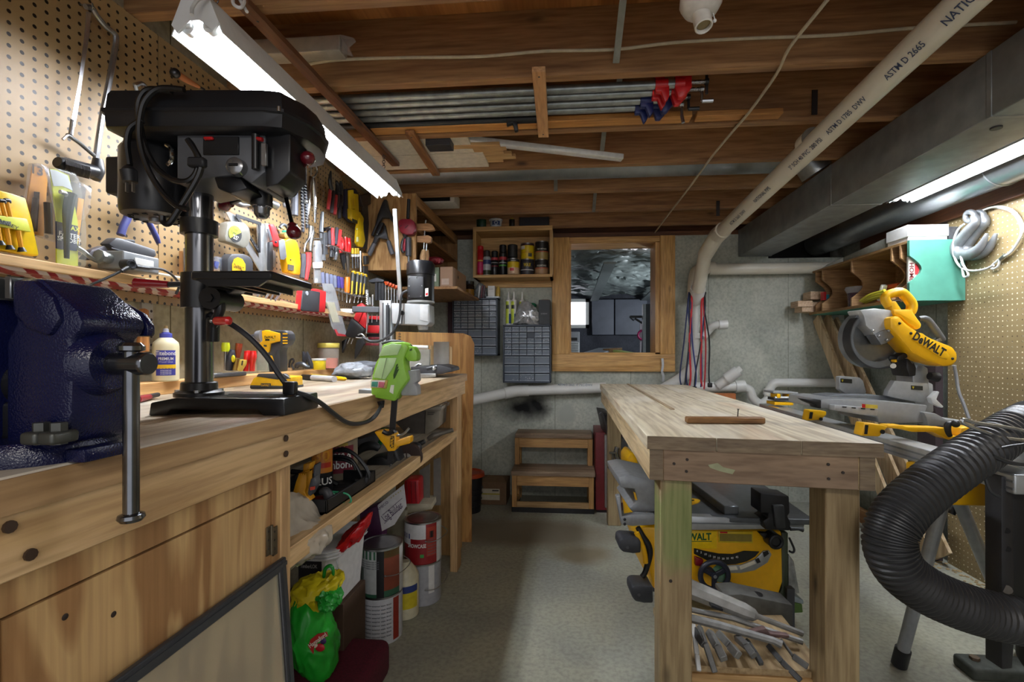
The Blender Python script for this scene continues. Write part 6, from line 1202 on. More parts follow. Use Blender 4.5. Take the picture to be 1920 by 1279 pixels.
# ---- drawer cabinets
def mat_bin(key):
    m_, nt, b = newmat('smoky_plastic'); n = nd(nt, 'ShaderNodeTexVoronoi'); n.inputs['Scale'].default_value = 75
    nt.links.new(coords(nt, loc=(key*3.1, key, key*2.2)), n.inputs['Vector'])
    n2 = nd(nt, 'ShaderNodeTexNoise'); n2.inputs['Scale'].default_value = 9; nt.links.new(coords(nt, loc=(key, key*5, 0)), n2.inputs['Vector'])
    f = mixc(nt, ramp(nt, n2.outputs['Fac'], [(.5, '#000000'), (.62, '#ffffff')]), '#000000', ramp(nt, n.outputs['Distance'], [(.12, '#ffffff'), (.3, '#000000')]))
    nt.links.new(mixc(nt, f, lin('#67717d'), lin('#c9ccd0')), b.inputs['Base Color']); b.inputs['Roughness'].default_value = .2; return m_
bins = [mat_bin(k) for k in range(3)]; frm = M('#39424f', .45); lip = M('#a5aeb8', .25)
def drawer_cabinet(label, x0, z0, yf, Wd=.375, Hh=.46, missing=None):
    t = T('drawer_cabinet', label, 'drawer cabinet', 'small parts cabinets'); x1, z1, yb = x0+Wd, z0+Hh, yf+.145
    m = MB(frm); m.box((x0, yf, z0), (x0+.010, yb, z1), .002); m.box((x1-.010, yf, z0), (x1, yb, z1), .002); m.box((x0, yf, z1-.012), (x1, yb, z1), .002); m.box((x0, yf, z0), (x1, yb, z0+.014), .002); m.box((x0, yb-.004, z0), (x1, yb, z1))
    rows = []; z = z1-.012; hs = .0462; hl = .066
    for r in range(5): rows.append((z-hs, z, 6)); z -= hs
    m.box((x0, yf+.002, z-.004), (x1, yb, z)); z -= .004
    for r in range(3): rows.append((z-hl, z, 3)); z -= hl; m.box((x0, yf+.002, z-.003), (x1, yb, z)); z -= .003
    m.box((x0+.01, yf+.03, z0), (x1-.01, yb, z1-.01))
    t.add('body', m)
    for r, (za, zb, n) in enumerate(rows):
        w_ = (Wd-.020)/n
        for c in range(n):
            if missing == (r, c): continue
            xa = x0+.010+w_*c; m = MB(bins[(r*7+c*3) % 3]); m.box((xa+.002, yf+.006, za+.003), (xa+w_-.002, yf+.03, zb-.004), .001)
            m.mat(lip); m.box((xa+.003, yf-.003, zb-.013), (xa+w_-.003, yf+.008, zb-.006), .002); m.box((xa+.002, yf+.003, za+.003), (xa+w_-.002, yf+.007, za+.009)); t.add('drawer', m)
    return t
ya = 3.73
drawer_cabinet('grey parts cabinet of small clear drawers, upper left of the two', aY(848, 600, ya).x, aY(900, 667, ya).z, ya, aY(930, 600, ya).x-aY(848, 600, ya).x+.012)
drawer_cabinet('grey parts cabinet of small clear drawers, lower right beside the window', aY(943, 600, ya).x, aY(990, 718, ya).z, ya, aY(1033, 600, ya).x-aY(943, 600, ya).x, missing=(1, 3))
m = MB(M('#3a1620', .6)); a = aY(842, 560, 3.8); m.box((a.x-.01, 3.80, 1.15), (a.x+.03, 3.875, 1.60)); solo('dark_red_panel', m, 'dark red strip of board behind the upper drawer cabinet', 'board')
z1 = aY(900, 667, ya).z+.46; z2 = aY(990, 718, ya).z+.46; yc = ya+.06
def can(t, c, z, r, h, body, lid=None, name='can'):
    m = MB(body); m.lathe([(r*.94, 0), (r, .003), (r, h-.004), (r*.95, h)], (c.x, c.y, z), seg=24); t.add(name, m); return m
def at(px, y): return aY(px, 600, y)
t = T('jar', 'dark-lidded jar with amber label on top of the upper drawer cabinet', 'jar'); c = at(880, yc)
m = MB(M('#2a1c14', .15)); m.lathe([(.04, 0), (.042, .004), (.042, .10), (.036, .115)], (c.x, c.y, z1), seg=24); BAND(m, c, .0425, z1+.025, z1+.075, -1.4, 1.4, M('#b0802a', .5)); t.add('glass', m); m = MB(BLACK()); m.lathe([(.038, .113), (.040, .116), (.040, .14), (0, .142)], (c.x, c.y, z1), seg=24); t.add('lid', m)
m = MB(M('#8f8a84', .4)); c = at(860, yc); m.lathe([(.026, 0), (.03, .003), (.032, .065), (.034, .068), (.034, .08), (0, .082)], (c.x, c.y, z1), seg=20); solo('plastic_cup', m, 'small capped plastic cup at the left on top of the upper drawer cabinet', 'cup')
m = blob('b', '', '', [(890, 557), (892, 540), (898, 532), (906, 536), (911, 548), (912, 557)], depth(at(900, yc)), .07, M('#9aa0a4', .15, 0, .3, 60, .8), .006, 12); solo('plastic_bag', m, 'clear crumpled bag of pens on top of the upper drawer cabinet', 'bag')
for k, (px, col, lb) in enumerate(((897, '#d8d8dc', 'white'), (902, '#6a1c2c', 'dark red'), (906, '#4a2030', 'maroon'))):
    m = MB(M(col, .4)); c = at(px, yc-.05); m.beam(V((c.x, c.y, z1)), V((c.x+.012, c.y, z1+.10)), .012, .012, .003, (0, 1, 0)); solo('tube', m, 'small %s tube standing by the bag on the upper drawer cabinet' % lb, 'tube', 'tubes on the drawer cabinet')
m = MB(M('#b9c2c8', .3)); c = at(926, yc); m.box((at(913, yc).x, yc-.05, z1), (at(938, yc).x, yc+.05, z1+.014), .003); solo('plastic_tray', m, 'pale flat plastic tray on top of the upper drawer cabinet', 'tray')
m = MB(WHITE()); m.box((at(916, yc).x, yc-.03, z1+.014), (at(928.5, yc).x, yc+.03, z1+.10), .001); m.mat(M('#4a4a50', .5)); m.text('RECEIPTS', TM(V((at(922, yc).x, yc-.0305, z1+.072)), (1, 0, 0), (0, -1, 0)), .006, .0, wmax=.035); solo('small_carton', m, 'small white carton standing on the plastic tray', 'box')
m = MB(M('#c2a24a', .4)); c = at(934, yc); m.lathe([(.016, 0), (.018, .01), (.018, .06), (.010, .075), (.010, .085), (0, .086)], (c.x, c.y, z1+.014), seg=16); solo('small_bottle', m, 'small amber bottle next to the white carton', 'bottle')
for k, px in enumerate((953.5, 963.5, 979)):
    t = T('caulk_tube', 'white and lime caulk tube standing on the lower drawer cabinet, %s' % ('leftmost', 'second from the left', 'behind the silver bag')[k], 'caulk tube', 'caulk tubes'); c = at(px, yc+.03*(k == 2)); 
    m = MB(WHITE(.4)); m.lathe([(.021, 0), (.0225, .003), (.0225, .20), (.012, .205), (.009, .215), (.004, .27), (0, .27)], (c.x, c.y, z2), seg=20); t.add('cartridge', m)
    m = MB(M('#c7d640', .4)); BAND(m, c, .0229, z2+.012, z2+.19, -1.3, .1, M('#c7d640', .4)); BAND(m, c, .0230, z2+.012, z2+.09, .1, 1.3, M('#35508e', .4)); BAND(m, c, .0231, z2+.13, z2+.16, -1., .2, M('#2b3320', .4)); t.add('label', m)
m = blob('b', '', '', [(965, 606), (972, 585), (980, 570), (990, 568), (998, 578), (1008, 585), (1011, 600), (1004, 608), (985, 605)], depth(at(990, yc-.02)), .10, M('#c2c5c8', .2, .45, .3, 30), .014, 21); solo('foil_bag', m, 'crumpled silver foil bag on the lower drawer cabinet', 'bag')
m = MB(M('#1f6b4a', .4)); m.ball(V((at(998, yc+.05).x, yc+.05, z2+.16)), .03, (1.2, .8, .8)); m.tube([V((at(998, yc+.05).x, yc+.05, z2)), V((at(998, yc+.05).x, yc+.05, z2+.15))], .015, 10); solo('green_pot', m, 'small green rounded container behind the foil bag', 'container')
m = MB(M('#3b3e42', .6)); m.box((at(1011, yc).x, yc-.06, z2), (at(1032, yc).x, yc+.06, z2+.195), .002); m.mat(M('#a9aaac', .5)); m.text('SCREWS', TM(V((at(1021, yc).x, yc-.0605, z2+.085)), (1, 0, 0), (0, -1, 0)), .010, .01, wmax=.05); m.mat(M('#8f6648', .6)); m.box((at(1015, yc).x, yc+.01, z2+.195), (at(1028, yc).x, yc+.05, z2+.205)); solo('dark_carton', m, 'dark grey carton standing at the right on the lower drawer cabinet', 'box')
# ---- open box shelf with cans
bx0, bx1 = aY(887, 470, 3.64).x, aY(1036, 470, 3.64).x; bz1, bz0 = aY(960, 424, 3.64).z, aY(960, 520, 3.64).z
bxw = WD('#b58e58', '#d6ad70', 'X', .8, key=101); bxz = WD('#b08a54', '#cfa76a', 'Z', .8, key=102)
t = T('box_shelf', 'open pine box shelf of paint and spray cans on the back wall', 'shelf')
m = MB(bxz); m.box((bx0, 3.64, bz0), (bx0+.022, 3.875, bz1)); t.add('side', m); m = MB(bxz); m.box((bx1-.022, 3.64, bz0), (bx1, 3.875, bz1)); t.add('side', m)
m = MB(bxw); m.box((bx0, 3.638, bz1-.036), (bx1, 3.875, bz1), .001); t.add('top', m); m = MB(bxw); m.box((bx0, 3.638, bz0), (bx1, 3.875, bz0+.022), .001); t.add('bottom', m)
m = MB(bxw); m.box((bx0+.02, 3.866, bz0), (bx1-.02, 3.877, bz1)); m.box((bx0, 3.86, bz0-.05), (bx1, 3.878, bz0)); t.add('back', m)
zs = bz0+.022; yk = 3.71
def spray(px, r, h, body, cap, label, bands=(), hc=.04, words=()):
    t = T('spray_can', label, 'can', 'cans in the box shelf'); c = aY(px, 500, yk); m = MB(body); m.lathe([(r*.95, 0), (r, .003), (r, h-hc-.008), (r*.8, h-hc)], (c.x, c.y, zs), seg=22)
    for z0_, z1_, mm in bands: BAND(m, c, r+.0006, zs+z0_*h, zs+z1_*h, -1.4, 1.4, mm)
    for w_, z_, hh, mm, wm in words: CYLTXT(m, w_, c, r+.001, zs+z_*h, hh, mm, wm)
    t.add('body', m); m = MB(cap); m.lathe([(r*.9, h-hc), (r*.9, h-.006), (r*.7, h), (0, h)], (c.x, c.y, zs), seg=22); t.add('cap', m)
k_ = depth(aY(950, 500, yk))/FP
spray(901, 6.2*k_, 57*k_, M('#b31b22', .35), M('#c41f26', .35), 'tall red gas canister at the left in the box shelf', ((.1, .45, M('#b81e5a', .4)), (.48, .52, M('#c9a23a', .4))), .03)
spray(913, 7.5*k_, 48*k_, M('#b9bcc0', .3), M('#3a2f2e', .5), 'white spray can with dark brown cap in the box shelf', ((.45, .62, M('#3c4a78', .4)), (.05, .22, M('#38402c', .4))), .05)
spray(927.5, 7*k_, 47*k_, M('#17181a', .3), BLACK(), 'short black spray can with red oval badge in the box shelf', ((.62, .72, M('#b53a44', .4)), (.36, .40, M('#8a3038', .4)), (.5, .53, M('#9a9a9a', .4))), .05)
spray(943, 7.6*k_, 58*k_, M('#17181a', .3), BLACK(), 'tall black spray can with red badge and coloured dot in the box shelf', ((.5, .6, M('#b53a44', .4)), (.40, .43, M('#b8b8b8', .4)), (.30, .35, M('#4f9a3a', .4))), .06)
def paintcan(name, px, y, z, r, h, body, label, bands, group=None, words=(), lidm=None, handle=None, ctr=None):
    t = T(name, label, 'can', group); c = ctr if ctr else aY(px, 500, y); m = MB(body); m.lathe([(r*.97, 0), (r, .003), (r, h-.006), (r*.985, h)], (c.x, c.y, z), seg=32)
    for z0_, z1_, a0, a1, mm in bands: BAND(m, c, r+.0006, z+z0_*h, z+z1_*h, a0, a1, mm)
    for w_, z_, hh, mm, wm, ang in words: CYLTXT(m, w_, c, r+.0012, z+z_*h, hh, mm, wm, ang)
    t.add('body', m); m = MB(lidm or STEEL(.3)); m.lathe([(r*1.015, h-.005), (r*1.015, h+.002), (r*.93, h+.003), (r*.90, h+.0005), (r*.82, h+.0005), (r*.80, h+.002), (0, h+.002)], (c.x, c.y, z), seg=32); t.add('lid', m)
    if handle: m = MB(STEEL(.3)); handle(m, c); t.add('bail', m)
    return t, c
YL = M('#d2b412', .4)
spray(961, 10.5*k_, 58*k_, M('#1c1b1c', .3), M('#1d1e20', .5), 'black spray can standing behind the small yellow varnish tin', (), .1)
paintcan('varnish_can', 962.5, yk-.06, zs, 11*k_, 28*k_, M('#c9a98c', .35), 'small yellow and pink varnish tin in front in the box shelf', ((.42, .80, -1.5, 1.5, YL), (.8, .97, -1.5, 1.5, M('#262833', .4)), (.2, .38, -.6, .1, M('#b8363c', .4))), 'cans in the box shelf', (('VARNISH', .86, .008, WHITE(), .04, 0),))
paintcan('stain_can', 988.5, yk, zs, 12.6*k_, 29*k_, M('#33313a', .35), 'dark tin with yellow letters, lower of the left stacked pair in the box shelf', ((.3, .34, -1.5, 1.5, WHITE()),), 'cans in the box shelf', (('MAX', .62, .028, YL, .065, 0), ('WAX', .12, .01, M('#888', .5), .03, 0)) if 0 else (('WAX', .62, .028, YL, .06, 0),))
paintcan('stain_can', 989, yk, zs+29.4*k_, 12.6*k_, 29*k_, YL, 'yellow tin, upper of the left stacked pair in the box shelf', ((.86, 1, -1.5, 1.5, M('#3a1c26', .4)), (.62, .84, -1.4, -.4, M('#d8d0c0', .5)), (.14, .36, .1, .7, M('#4a4a44', .5)), (.4, .43, -1.4, 1, M('#c47a12', .4))), 'cans in the box shelf')
paintcan('stain_can', 1015.5, yk, zs, 12.6*k_, 28*k_, M('#b08a64', .35), 'bronze tin with black top band, lower of the right stacked pair in the box shelf', ((.48, .96, -1.5, 1.5, M('#26211f', .4)), (.40, .46, -1.5, 1.5, M('#b8503a', .4))), 'cans in the box shelf', (('POLYURETHANE', .58, .012, M('#d8d4c8', .5), .075, 0),))
paintcan('stain_can', 1016, yk, zs+28.4*k_, 12.4*k_, 33*k_, M('#a08a4a', .35), 'bronze tin with black top band, upper of the right stacked pair in the box shelf', ((.46, .97, -1.5, 1.5, M('#221f1c', .4)), (.40, .45, -1.5, 1.5, M('#b8503a', .4))), 'cans in the box shelf', (('POLYURETHANE', .56, .012, M('#d8d4c8', .5), .075, 0),))
# things on top of the box shelf
yt = 3.70; zt_ = bz1
for nm, px0, px1, hh, mm, lb in (('green_tin', 893, 914, .065, M('#0f3a24', .4), 'dark green tin on top of the box shelf'), ('dark_bottle', 953, 968, .062, M('#17150f', .3), 'dark yellow-topped jar on top of the box shelf')):
    c = aY((px0+px1)/2, 415, yt); r = (aY(px1, 415, yt).x-aY(px0, 415, yt).x)/2; m = MB(mm); m.lathe([(r*.96, 0), (r, .004), (r, hh), (0, hh)], (c.x, c.y, zt_), seg=22); 
    if nm == 'dark_bottle': m.mat(M('#a8961e', .4)); m.lathe([(r*.8, hh), (r*.8, hh+.012), (0, hh+.012)], (c.x, c.y, zt_), seg=20)
    solo(nm, m, lb, 'jar')
c = aY(930, 415, yt-.02); m = MB(M('#c9d0d6', .4)); m.lathe([(.042, 0), (.048, .05), (.054, .052), (.054, .062), (0, .062)], (c.x, c.y, zt_), seg=24); BAND(m, c, .0475, zt_+.012, zt_+.045, -.7, .7, M('#3a4e78', .4)); m.mat(M('#c9d0d6', .4)); d_ = V((-c.x, -c.y, 0)).normalized(); m.torus(V((c.x, c.y, zt_+.028))+d_*.047, d_, .012, .002, 16, 5); solo('white_tub', m, 'white tub with blue emblem on top of the box shelf', 'tub')
m = MB(M('#16181f', .6)); a, b = aY(975, 415, yt), aY(1030, 415, yt); m.box((a.x, yt-.06, zt_), (b.x, yt+.1, zt_+.066), .002); m.mat(M('#24262e', .6)); m.box((a.x+.01, yt-.062, zt_+.002), (b.x-.01, yt-.06, zt_+.064)); solo('dark_case', m, 'long dark case on top of the box shelf', 'case')
# small hanging strap by the window
m = MB(M('#b9bcbe', .3, .85)); P = [aY(x, y, 3.83) for x, y in ((1242, 672), (1243, 685), (1241, 697), (1244, 705), (1243, 716))]
for p, q in zip(P[:-1], P[1:]): m.beam(p, q, .003, .018, 0, (1, 0, 0))
solo('metal_strap', m, 'short perforated metal strap hanging below the window corner', 'strap')
m = MB(M('#a8602f', .6)); a, b = aY(1345, 738, 3.6), aY(1380, 751, 3.6); m.box((a.x-.12, 3.6, 0), (b.x, 3.66, a.z), .002); solo('orange_box', m, 'orange-brown upright box behind the far end of the centre workbench', 'box')
# ---- step stool
t = T('step_stool', 'two-step wooden stool against the back wall', 'step stool'); sw = WD('#b0854e', '#cfa468', 'X', .8, key=110, rough=.5); swz = WD('#b0854e', '#cfa468', 'Z', .8, key=111); tr = WD('#84705a', '#a8927a', 'X', .6, key=112)
sx0, sx1 = -.424, .176; y0, y1, y2 = 3.47, 3.66, 3.855; z1_, z2_ = aY(1037, 893, 3.47).z, aY(1037, 822, 3.65).z
m = MB(tr); m.box((sx0-.005, y0-.012, z1_), (sx1+.01, y1+.04, z1_+.035), .004); t.add('tread', m)
m = MB(tr); m.box((sx0+.005, y1-.015, z2_-.0), (sx1-.005, y2, z2_+.035), .004); t.add('tread', m)
for x0, x1 in ((sx0, sx0+.036), (sx1-.036, sx1)):
    for ya_, zt in ((y0, z1_), (y1, z2_), (y2-.04, z2_)): m = MB(swz); m.box((x0, ya_, 0.0), (x1, ya_+.036, zt), .002); t.add('leg', m)
m = MB(sw); m.box((sx0+.037, y0+.002, z1_-.075), (sx1-.037, y0+.022, z1_), .001); t.add('apron', m); m = MB(sw); m.box((sx0+.037, y1+.002, z2_-.075), (sx1-.037, y1+.022, z2_), .001); t.add('apron', m)
m = MB(WD('#9a7a4e', '#c0a070', 'X', .8, key=113)); m.box((sx0+.037, y0+.004, .035), (sx1-.037, y0+.024, .075)); t.add('rail', m)
m = MB(M('#1d1d1e', .7, 0, .2)); m.box((sx0-.002, y0-.004, 0), (sx1+.002, y0+.003, .036), .002); m.box((sx0-.002, y0, 0), (sx0+.038, y1+.04, .03)); m.box((sx1-.038, y0, 0), (sx1+.002, y1+.04, .03)); t.add('base_skirt', m)
for x0 in (sx0+.006, sx1-.032): m = MB(sw); m.box((x0, y0+.036, .035), (x0+.026, y2-.04, .075)); t.add('rail', m)
# ---- things on the floor at the back left
t = T('bucket', 'black bucket with orange rim on the floor at the far left', 'bucket'); c = aZ(882, 962, 0)+V((-.02, .05, 0)); m = MB(M('#15171c', .5)); m.lathe([(.085, 0), (.10, .26), (.10, .265), (.07, .265)], (c.x, c.y, 0), seg=26); m.mat(M('#2c3138', .4)); [m.lathe([(.089+.0035*k, .04*k+.05), (.093+.0035*k, .052+.04*k)], (c.x, c.y, 0), seg=26) for k in range(4)]; t.add('body', m); m = MB(M('#b8441a', .45)); m.lathe([(.101, .255), (.116, .262), (.112, .285), (.098, .292), (.085, .28)], (c.x, c.y, 0), seg=26); t.add('rim', m)
a, b = aZ(898, 946, 0), aZ(950, 946, 0)
crate('cardboard_box', 'brown cardboard box with white label on the floor beside the stool', a.x, b.x, a.y, a.y+.22, .001, aY(920, 905, a.y).z, M('#6f553c', .8, 0, .1), lambda m: (m.mat(M('#b5ad98', .6)), m.box((aY(900, 920, a.y).x, a.y-.002, aY(900, 937, a.y).z), (aY(937, 920, a.y).x, a.y, aY(900, 916, a.y).z)), m.mat(M('#2a2622', .5)), m.box((aY(923, 920, a.y).x, a.y-.003, aY(900, 920.5, a.y).z), (aY(935, 920, a.y).x, a.y-.002, aY(900, 918, a.y).z)), m.mat(M('#a89a3c', .6)), m.box((aY(900, 920, a.y).x, a.y-.003, aY(900, 927, a.y).z), (aY(937, 920, a.y).x, a.y-.002, aY(900, 924.5, a.y).z)), m.mat(M('#7a5f44', .8)), m.poly([(a.x, a.y, aY(920, 905, a.y).z), (b.x, a.y, aY(920, 905, a.y).z), (b.x-.04, a.y+.1, aY(920, 905, a.y).z+.02), (a.x+.06, a.y+.1, aY(920, 905, a.y).z+.03)], (0, 0, .003))))
# ---- red cabinet and router table behind the centre bench
a, b = aY(1112, 811, 3.5), aY(1136, 811, 3.5)
m = MB(M('#6d1a20', .45)); a.x += .018; m.box((a.x, 3.5, .02), (b.x+.12, 3.85, a.z), .004); m.mat(M('#1c1013', .6)); m.box((a.x+.01, 3.51, 0), (b.x+.11, 3.84, .02)); solo('red_cabinet', m, 'dark red metal cabinet standing beside the stool', 'cabinet')
t = T('tool_stand', 'wood-legged stand with black tray top behind the centre workbench', 'stand'); ws = 3.3
m = MB(WD('#a87e48', '#c89e66', 'Z', .8, key=115)); WP(m, cP((1268, 445), (1325, 445), (1340, 1075), (1265, 1075)), ws, .09, .002); t.add('post', m); m = MB(M('#b9bcbe', .3, .8)); WP(m, cP((1252, 440), (1268, 440), (1268, 1060), (1255, 1060)), ws-.01, .03); t.add('edge_trim', m)
m = MB(M('#1f1e22', .5)); WP(m, cP((1230, 245), (1300, 255), (1420, 440), (1275, 445)), ws-.02, .3, .003); m.mat(M('#0d0d0f', .5)); [WP(m, cP((1240+35*k, 262+40*k), (1290+30*k, 262+40*k), (1300+30*k, 285+40*k), (1250+35*k, 285+40*k)), ws-.024, .01) for k in range(4)]; m.mat(M('#55565a', .3, .6)); WT(m, cP((1208, 265), (1215, 250), (1235, 255), (1275, 395)), ws-.03, 1.6, 4); t.add('tray', m)
m = MB(M('#9a9da0', .25, .9)); WT(m, cP((1355, 540), (1345, 600), (1380, 690), (1395, 760)), ws-.1, [4, 4.5, 4, 3]); WT(m, cP((1290, 590), (1345, 590)), ws-.12, 2.2); WT(m, cP((1320, 600), (1318, 700), (1280, 718)), ws-.12, 1.6); m.ball(aW(*cP((1290, 715))[0], ws-.12), .012); m.mat(M('#5e6165', .4, .5)); WP(m, cP((1320, 465), (1440, 465), (1460, 600), (1420, 640), (1380, 540), (1325, 520)), ws-.08, .06, .004); m.mat(M('#b0b3b6', .25, .9)); [m.torus(aW(*cP((1415, 560+14*k))[0], ws-.1), (0, 0, 1), .012, .003, 12, 5) for k in range(10)]; t.add('vise_hardware', m)
# ================================================================= UNDER THE LEFT BENCH
SZ = zs1-.004; SG = 'things on the bench shelf'
ts = lambda px, py, dz=0.: aZ(px, py, SZ+dz)
t = T('tool_tray', 'open black plastic tool tray at the near end of the bench shelf', 'tray'); w_ = 1.36
m = MB(M('#17181b', .5)); q = [aW(562, 960, w_-.0), aW(617, 960, w_-.0)]
x0, x1, y0_, y1_ = -.86, -.632, 1.19, 1.50; m.box((x0, y0_, SZ), (x1, y1_, SZ+.008)); m.box((x0, y0_, SZ), (x0+.006, y1_, SZ+.04)); m.box((x1-.006, y0_, SZ), (x1, y1_, SZ+.04), .002); m.box((x0, y0_, SZ), (x1, y0_+.006, SZ+.04)); m.box((x0, y1_-.006, SZ), (x1, y1_, SZ+.04)); t.add(None, m)
t = T('power_tool', 'grey gripped power tool lying in the black tray', 'power tool'); m = MB(M('#3b3c40', .5)); WT(m, cN((395, 900), (440, 890), (470, 930), (465, 1010)), 1.28, [5, 8, 9, 7], 4, 12); t.add('grip', m); m = MB(M('#6d1c22', .4)); WT(m, cN((330, 970), (400, 960), (520, 980)), 1.33, [5, 6, 5]); t.add('barrel', m); m = MB(STEEL()); WT(m, cN((300, 1030), (350, 1040)), 1.28, [4, 3]); t.add('tip', m)
m = MB(M('#2f9a6e', .4)); WT(m, cN((470, 900), (520, 910), (590, 990), (650, 1005), (680, 980), (660, 930), (600, 905), (480, 895)), 1.33, 1.7, 5, 7); solo('green_string', m, 'looped green cord hanging over the black tray', 'string')
# large clamp with yellow pads
t = T('bar_clamp', 'trigger clamp with yellow ridged pads lying at the near end of the bench shelf', 'clamp', 'trigger bar clamps'); yw = M('#d49412', .4)
m = MB(yw); WP(m, cN((195, 735), (270, 735), (265, 860), (250, 900), (300, 985), (280, 990), (250, 970), (135, 925), (170, 800)), 1.22, .035, .004); WP(m, cN((235, 640), (305, 630), (290, 700), (230, 725)), 1.24, .035, .004); [WP(m, cN((195+20*k, 728), (206+20*k, 728), (206+20*k, 745), (195+20*k, 745)), 1.215, .035, .001) for k in range(4)]; t.add('pad', m)
m = MB(M('#4a4b50', .5)); WP(m, cN((330, 650), (365, 640), (345, 860), (300, 945), (275, 920), (285, 850), (325, 760)), 1.21, .03, .004); WP(m, cN((305, 780), (340, 760), (360, 830), (320, 900), (285, 860)), 1.20, .03, .003); m.mat(M('#c8402a', .4)); WP(m, cN((300, 855), (342, 848), (342, 876), (302, 884)), 1.196, .004); t.add('body', m)
# spray can, coffee can
t = T('spray_can', 'spray can with flame label standing behind the yellow clamp', 'can', SG); c = aW(604, 880, 1.42); m = MB(M('#1d1d20', .4)); h_ = .2; m.lathe([(.028, 0), (.03, .003), (.03, .16), (.022, .175), (.02, .195), (0, .197)], (c.x, c.y, SZ), seg=22); BAND(m, c, .0306, SZ+.07, SZ+.14, -1.2, 1.2, M('#d8862a', .4)); BAND(m, c, .0309, SZ+.085, SZ+.1, -1.0, .9, M('#c8321c', .4)); BAND(m, c, .0309, SZ+.145, SZ+.15, -1.2, 1.2, M('#b8c81e', .4)); CYLTXT(m, '30', c, .032, SZ+.12, .03, M('#e8a020', .4)); CYLTXT(m, 'PLUS', c, .032, SZ+.045, .02, WHITE()); t.add(None, m)
t = T('coffee_can', 'old coffee can with maroon oval label behind the hose coil', 'can', SG); c = aW(634, 880, 1.60); m = MB(M('#8a7f6c', .4)); m.lathe([(.06, 0), (.062, .003), (.062, .15), (.06, .152), (.052, .15)], (c.x, c.y, SZ), seg=28); m.mat(M('#7a1c30', .4)); BAND(m, c, .0626, SZ+.03, SZ+.118, -.85, .85, M('#741a2e', .4)); BAND(m, c, .0624, SZ+.115, SZ+.128, -.5, .5, M('#b0983a', .4)); CYLTXT(m, 'Chase &', c, .064, SZ+.09, .026, WHITE(), .085); CYLTXT(m, 'Sanborn', c, .064, SZ+.058, .026, WHITE(), .09); t.add(None, m)
# hose coil
t = T('hose_coil', 'coil of black cable and hose lying on the bench shelf', 'hose'); m = MB(M('#16171a', .45))
for pts, r in ((((560, 520), (640, 520), (720, 560), (800, 650), (845, 740), (830, 790), (760, 800)), 3.4), (((460, 580), (580, 570), (680, 600), (740, 680), (780, 780), (720, 790)), 3.2), (((480, 545), (600, 500), (700, 540), (780, 620), (830, 700), (815, 770)), 3.2), (((470, 600), (600, 600), (700, 640), (720, 690)), 3), (((340, 860), (480, 860), (640, 850), (760, 845), (815, 810), (820, 760)), 5.5), (((130, 710), (250, 725), (400, 760), (500, 800), (560, 830)), 5)): WT(m, cN(*pts), 1.48, r, 5, 8)
t.add(None, m)
m = MB(M('#9da1a4', .5)); WT(m, cN((570, 475), (620, 460), (660, 470), (690, 500)), 1.7, [5, 7, 8, 5]); solo('grey_hose_end', m, 'pale grey hose end lying on top of the black coil', 'hose')
# grinder etc
t = T('angle_grinder', 'black angle grinder lying on the bench shelf behind the hanging clamp', 'power tool'); m = MB(M('#1b1c1f', .45)); WP(m, cN((820, 600), (960, 570), (1050, 610), (1060, 690), (1000, 730), (860, 740), (810, 690)), 1.78, .10, .012); WP(m, cN((1030, 520), (1090, 500), (1130, 600), (1160, 690), (1070, 700)), 1.85, .08, .01); t.add('body', m); m = MB(M('#2e3033', .5)); WT(m, cN((720, 560), (790, 490), (880, 470), (940, 500)), 1.84, [3, 8, 9, 6], 4, 12); t.add('guard', m)
m = MB(M('#35241f', .5)); WT(m, cN((1190, 520), (1195, 640)), 1.9, 1); c = aW(*cN((1190, 590))[0], 1.92); m.cyl(c, c+CAMF*.03, .11*.55, seg=26); m.mat(M('#a9a49c', .4)); m.cyl(c-CAMF*.004, c, .022, seg=16); t.add('disc', m); m = MB(STEEL()); WT(m, cN((985, 715), (1050, 650), (1035, 625)), 1.76, 1.6, 3); WT(m, cN((1130, 690), (1170, 640)), 1.8, 1.5); m.ball(aW(*cN((1010, 710))[0], 1.75), .008); t.add('spindle', m)
t = T('power_drill', 'dark drill with long chrome chuck lying toward the far end of the bench shelf', 'power tool'); m = MB(M('#2b2c2e', .4)); c = aW(*cN((1270, 495))[0], 2.0); m.ball(c, .03, (1, 1, .9)); WT(m, cN((1250, 480), (1320, 450), (1360, 430)), 2.05, [6, 5, 4]); t.add('body', m); m = MB(M('#77726a', .4, .4)); WT(m, cN((1390, 410), (1440, 380), (1520, 355), (1620, 325)), 2.2, [4, 6, 4, 4]); t.add('handle', m); m = MB(M('#4a2c30', .5)); WT(m, cN((1270, 520), (1300, 545), (1320, 560)), 2.0, [6, 5, 4]); t.add('trigger_guard', m)
a = ts(700, 860); 
m = MB(M('#6d6f74', .5)); WP(m, cN((640, 440), (860, 385), (940, 365), (940, 470), (720, 475)), 2.12, .2, .003); solo('plane_box', m, 'long grey ridged box lying on the bench shelf against the back', 'box')
m = MB(M('#1f7a44', .4)); WT(m, cN((990, 310), (975, 380), (940, 460)), 1.95, [7, 5, 4]); solo('green_hand_tool', m, 'green handled tool behind the hanging clamp', 'tool')
t = T('storage_bin', 'grey-beige plastic bin hanging at the far end below the bench top', 'bin'); wB = 2.45
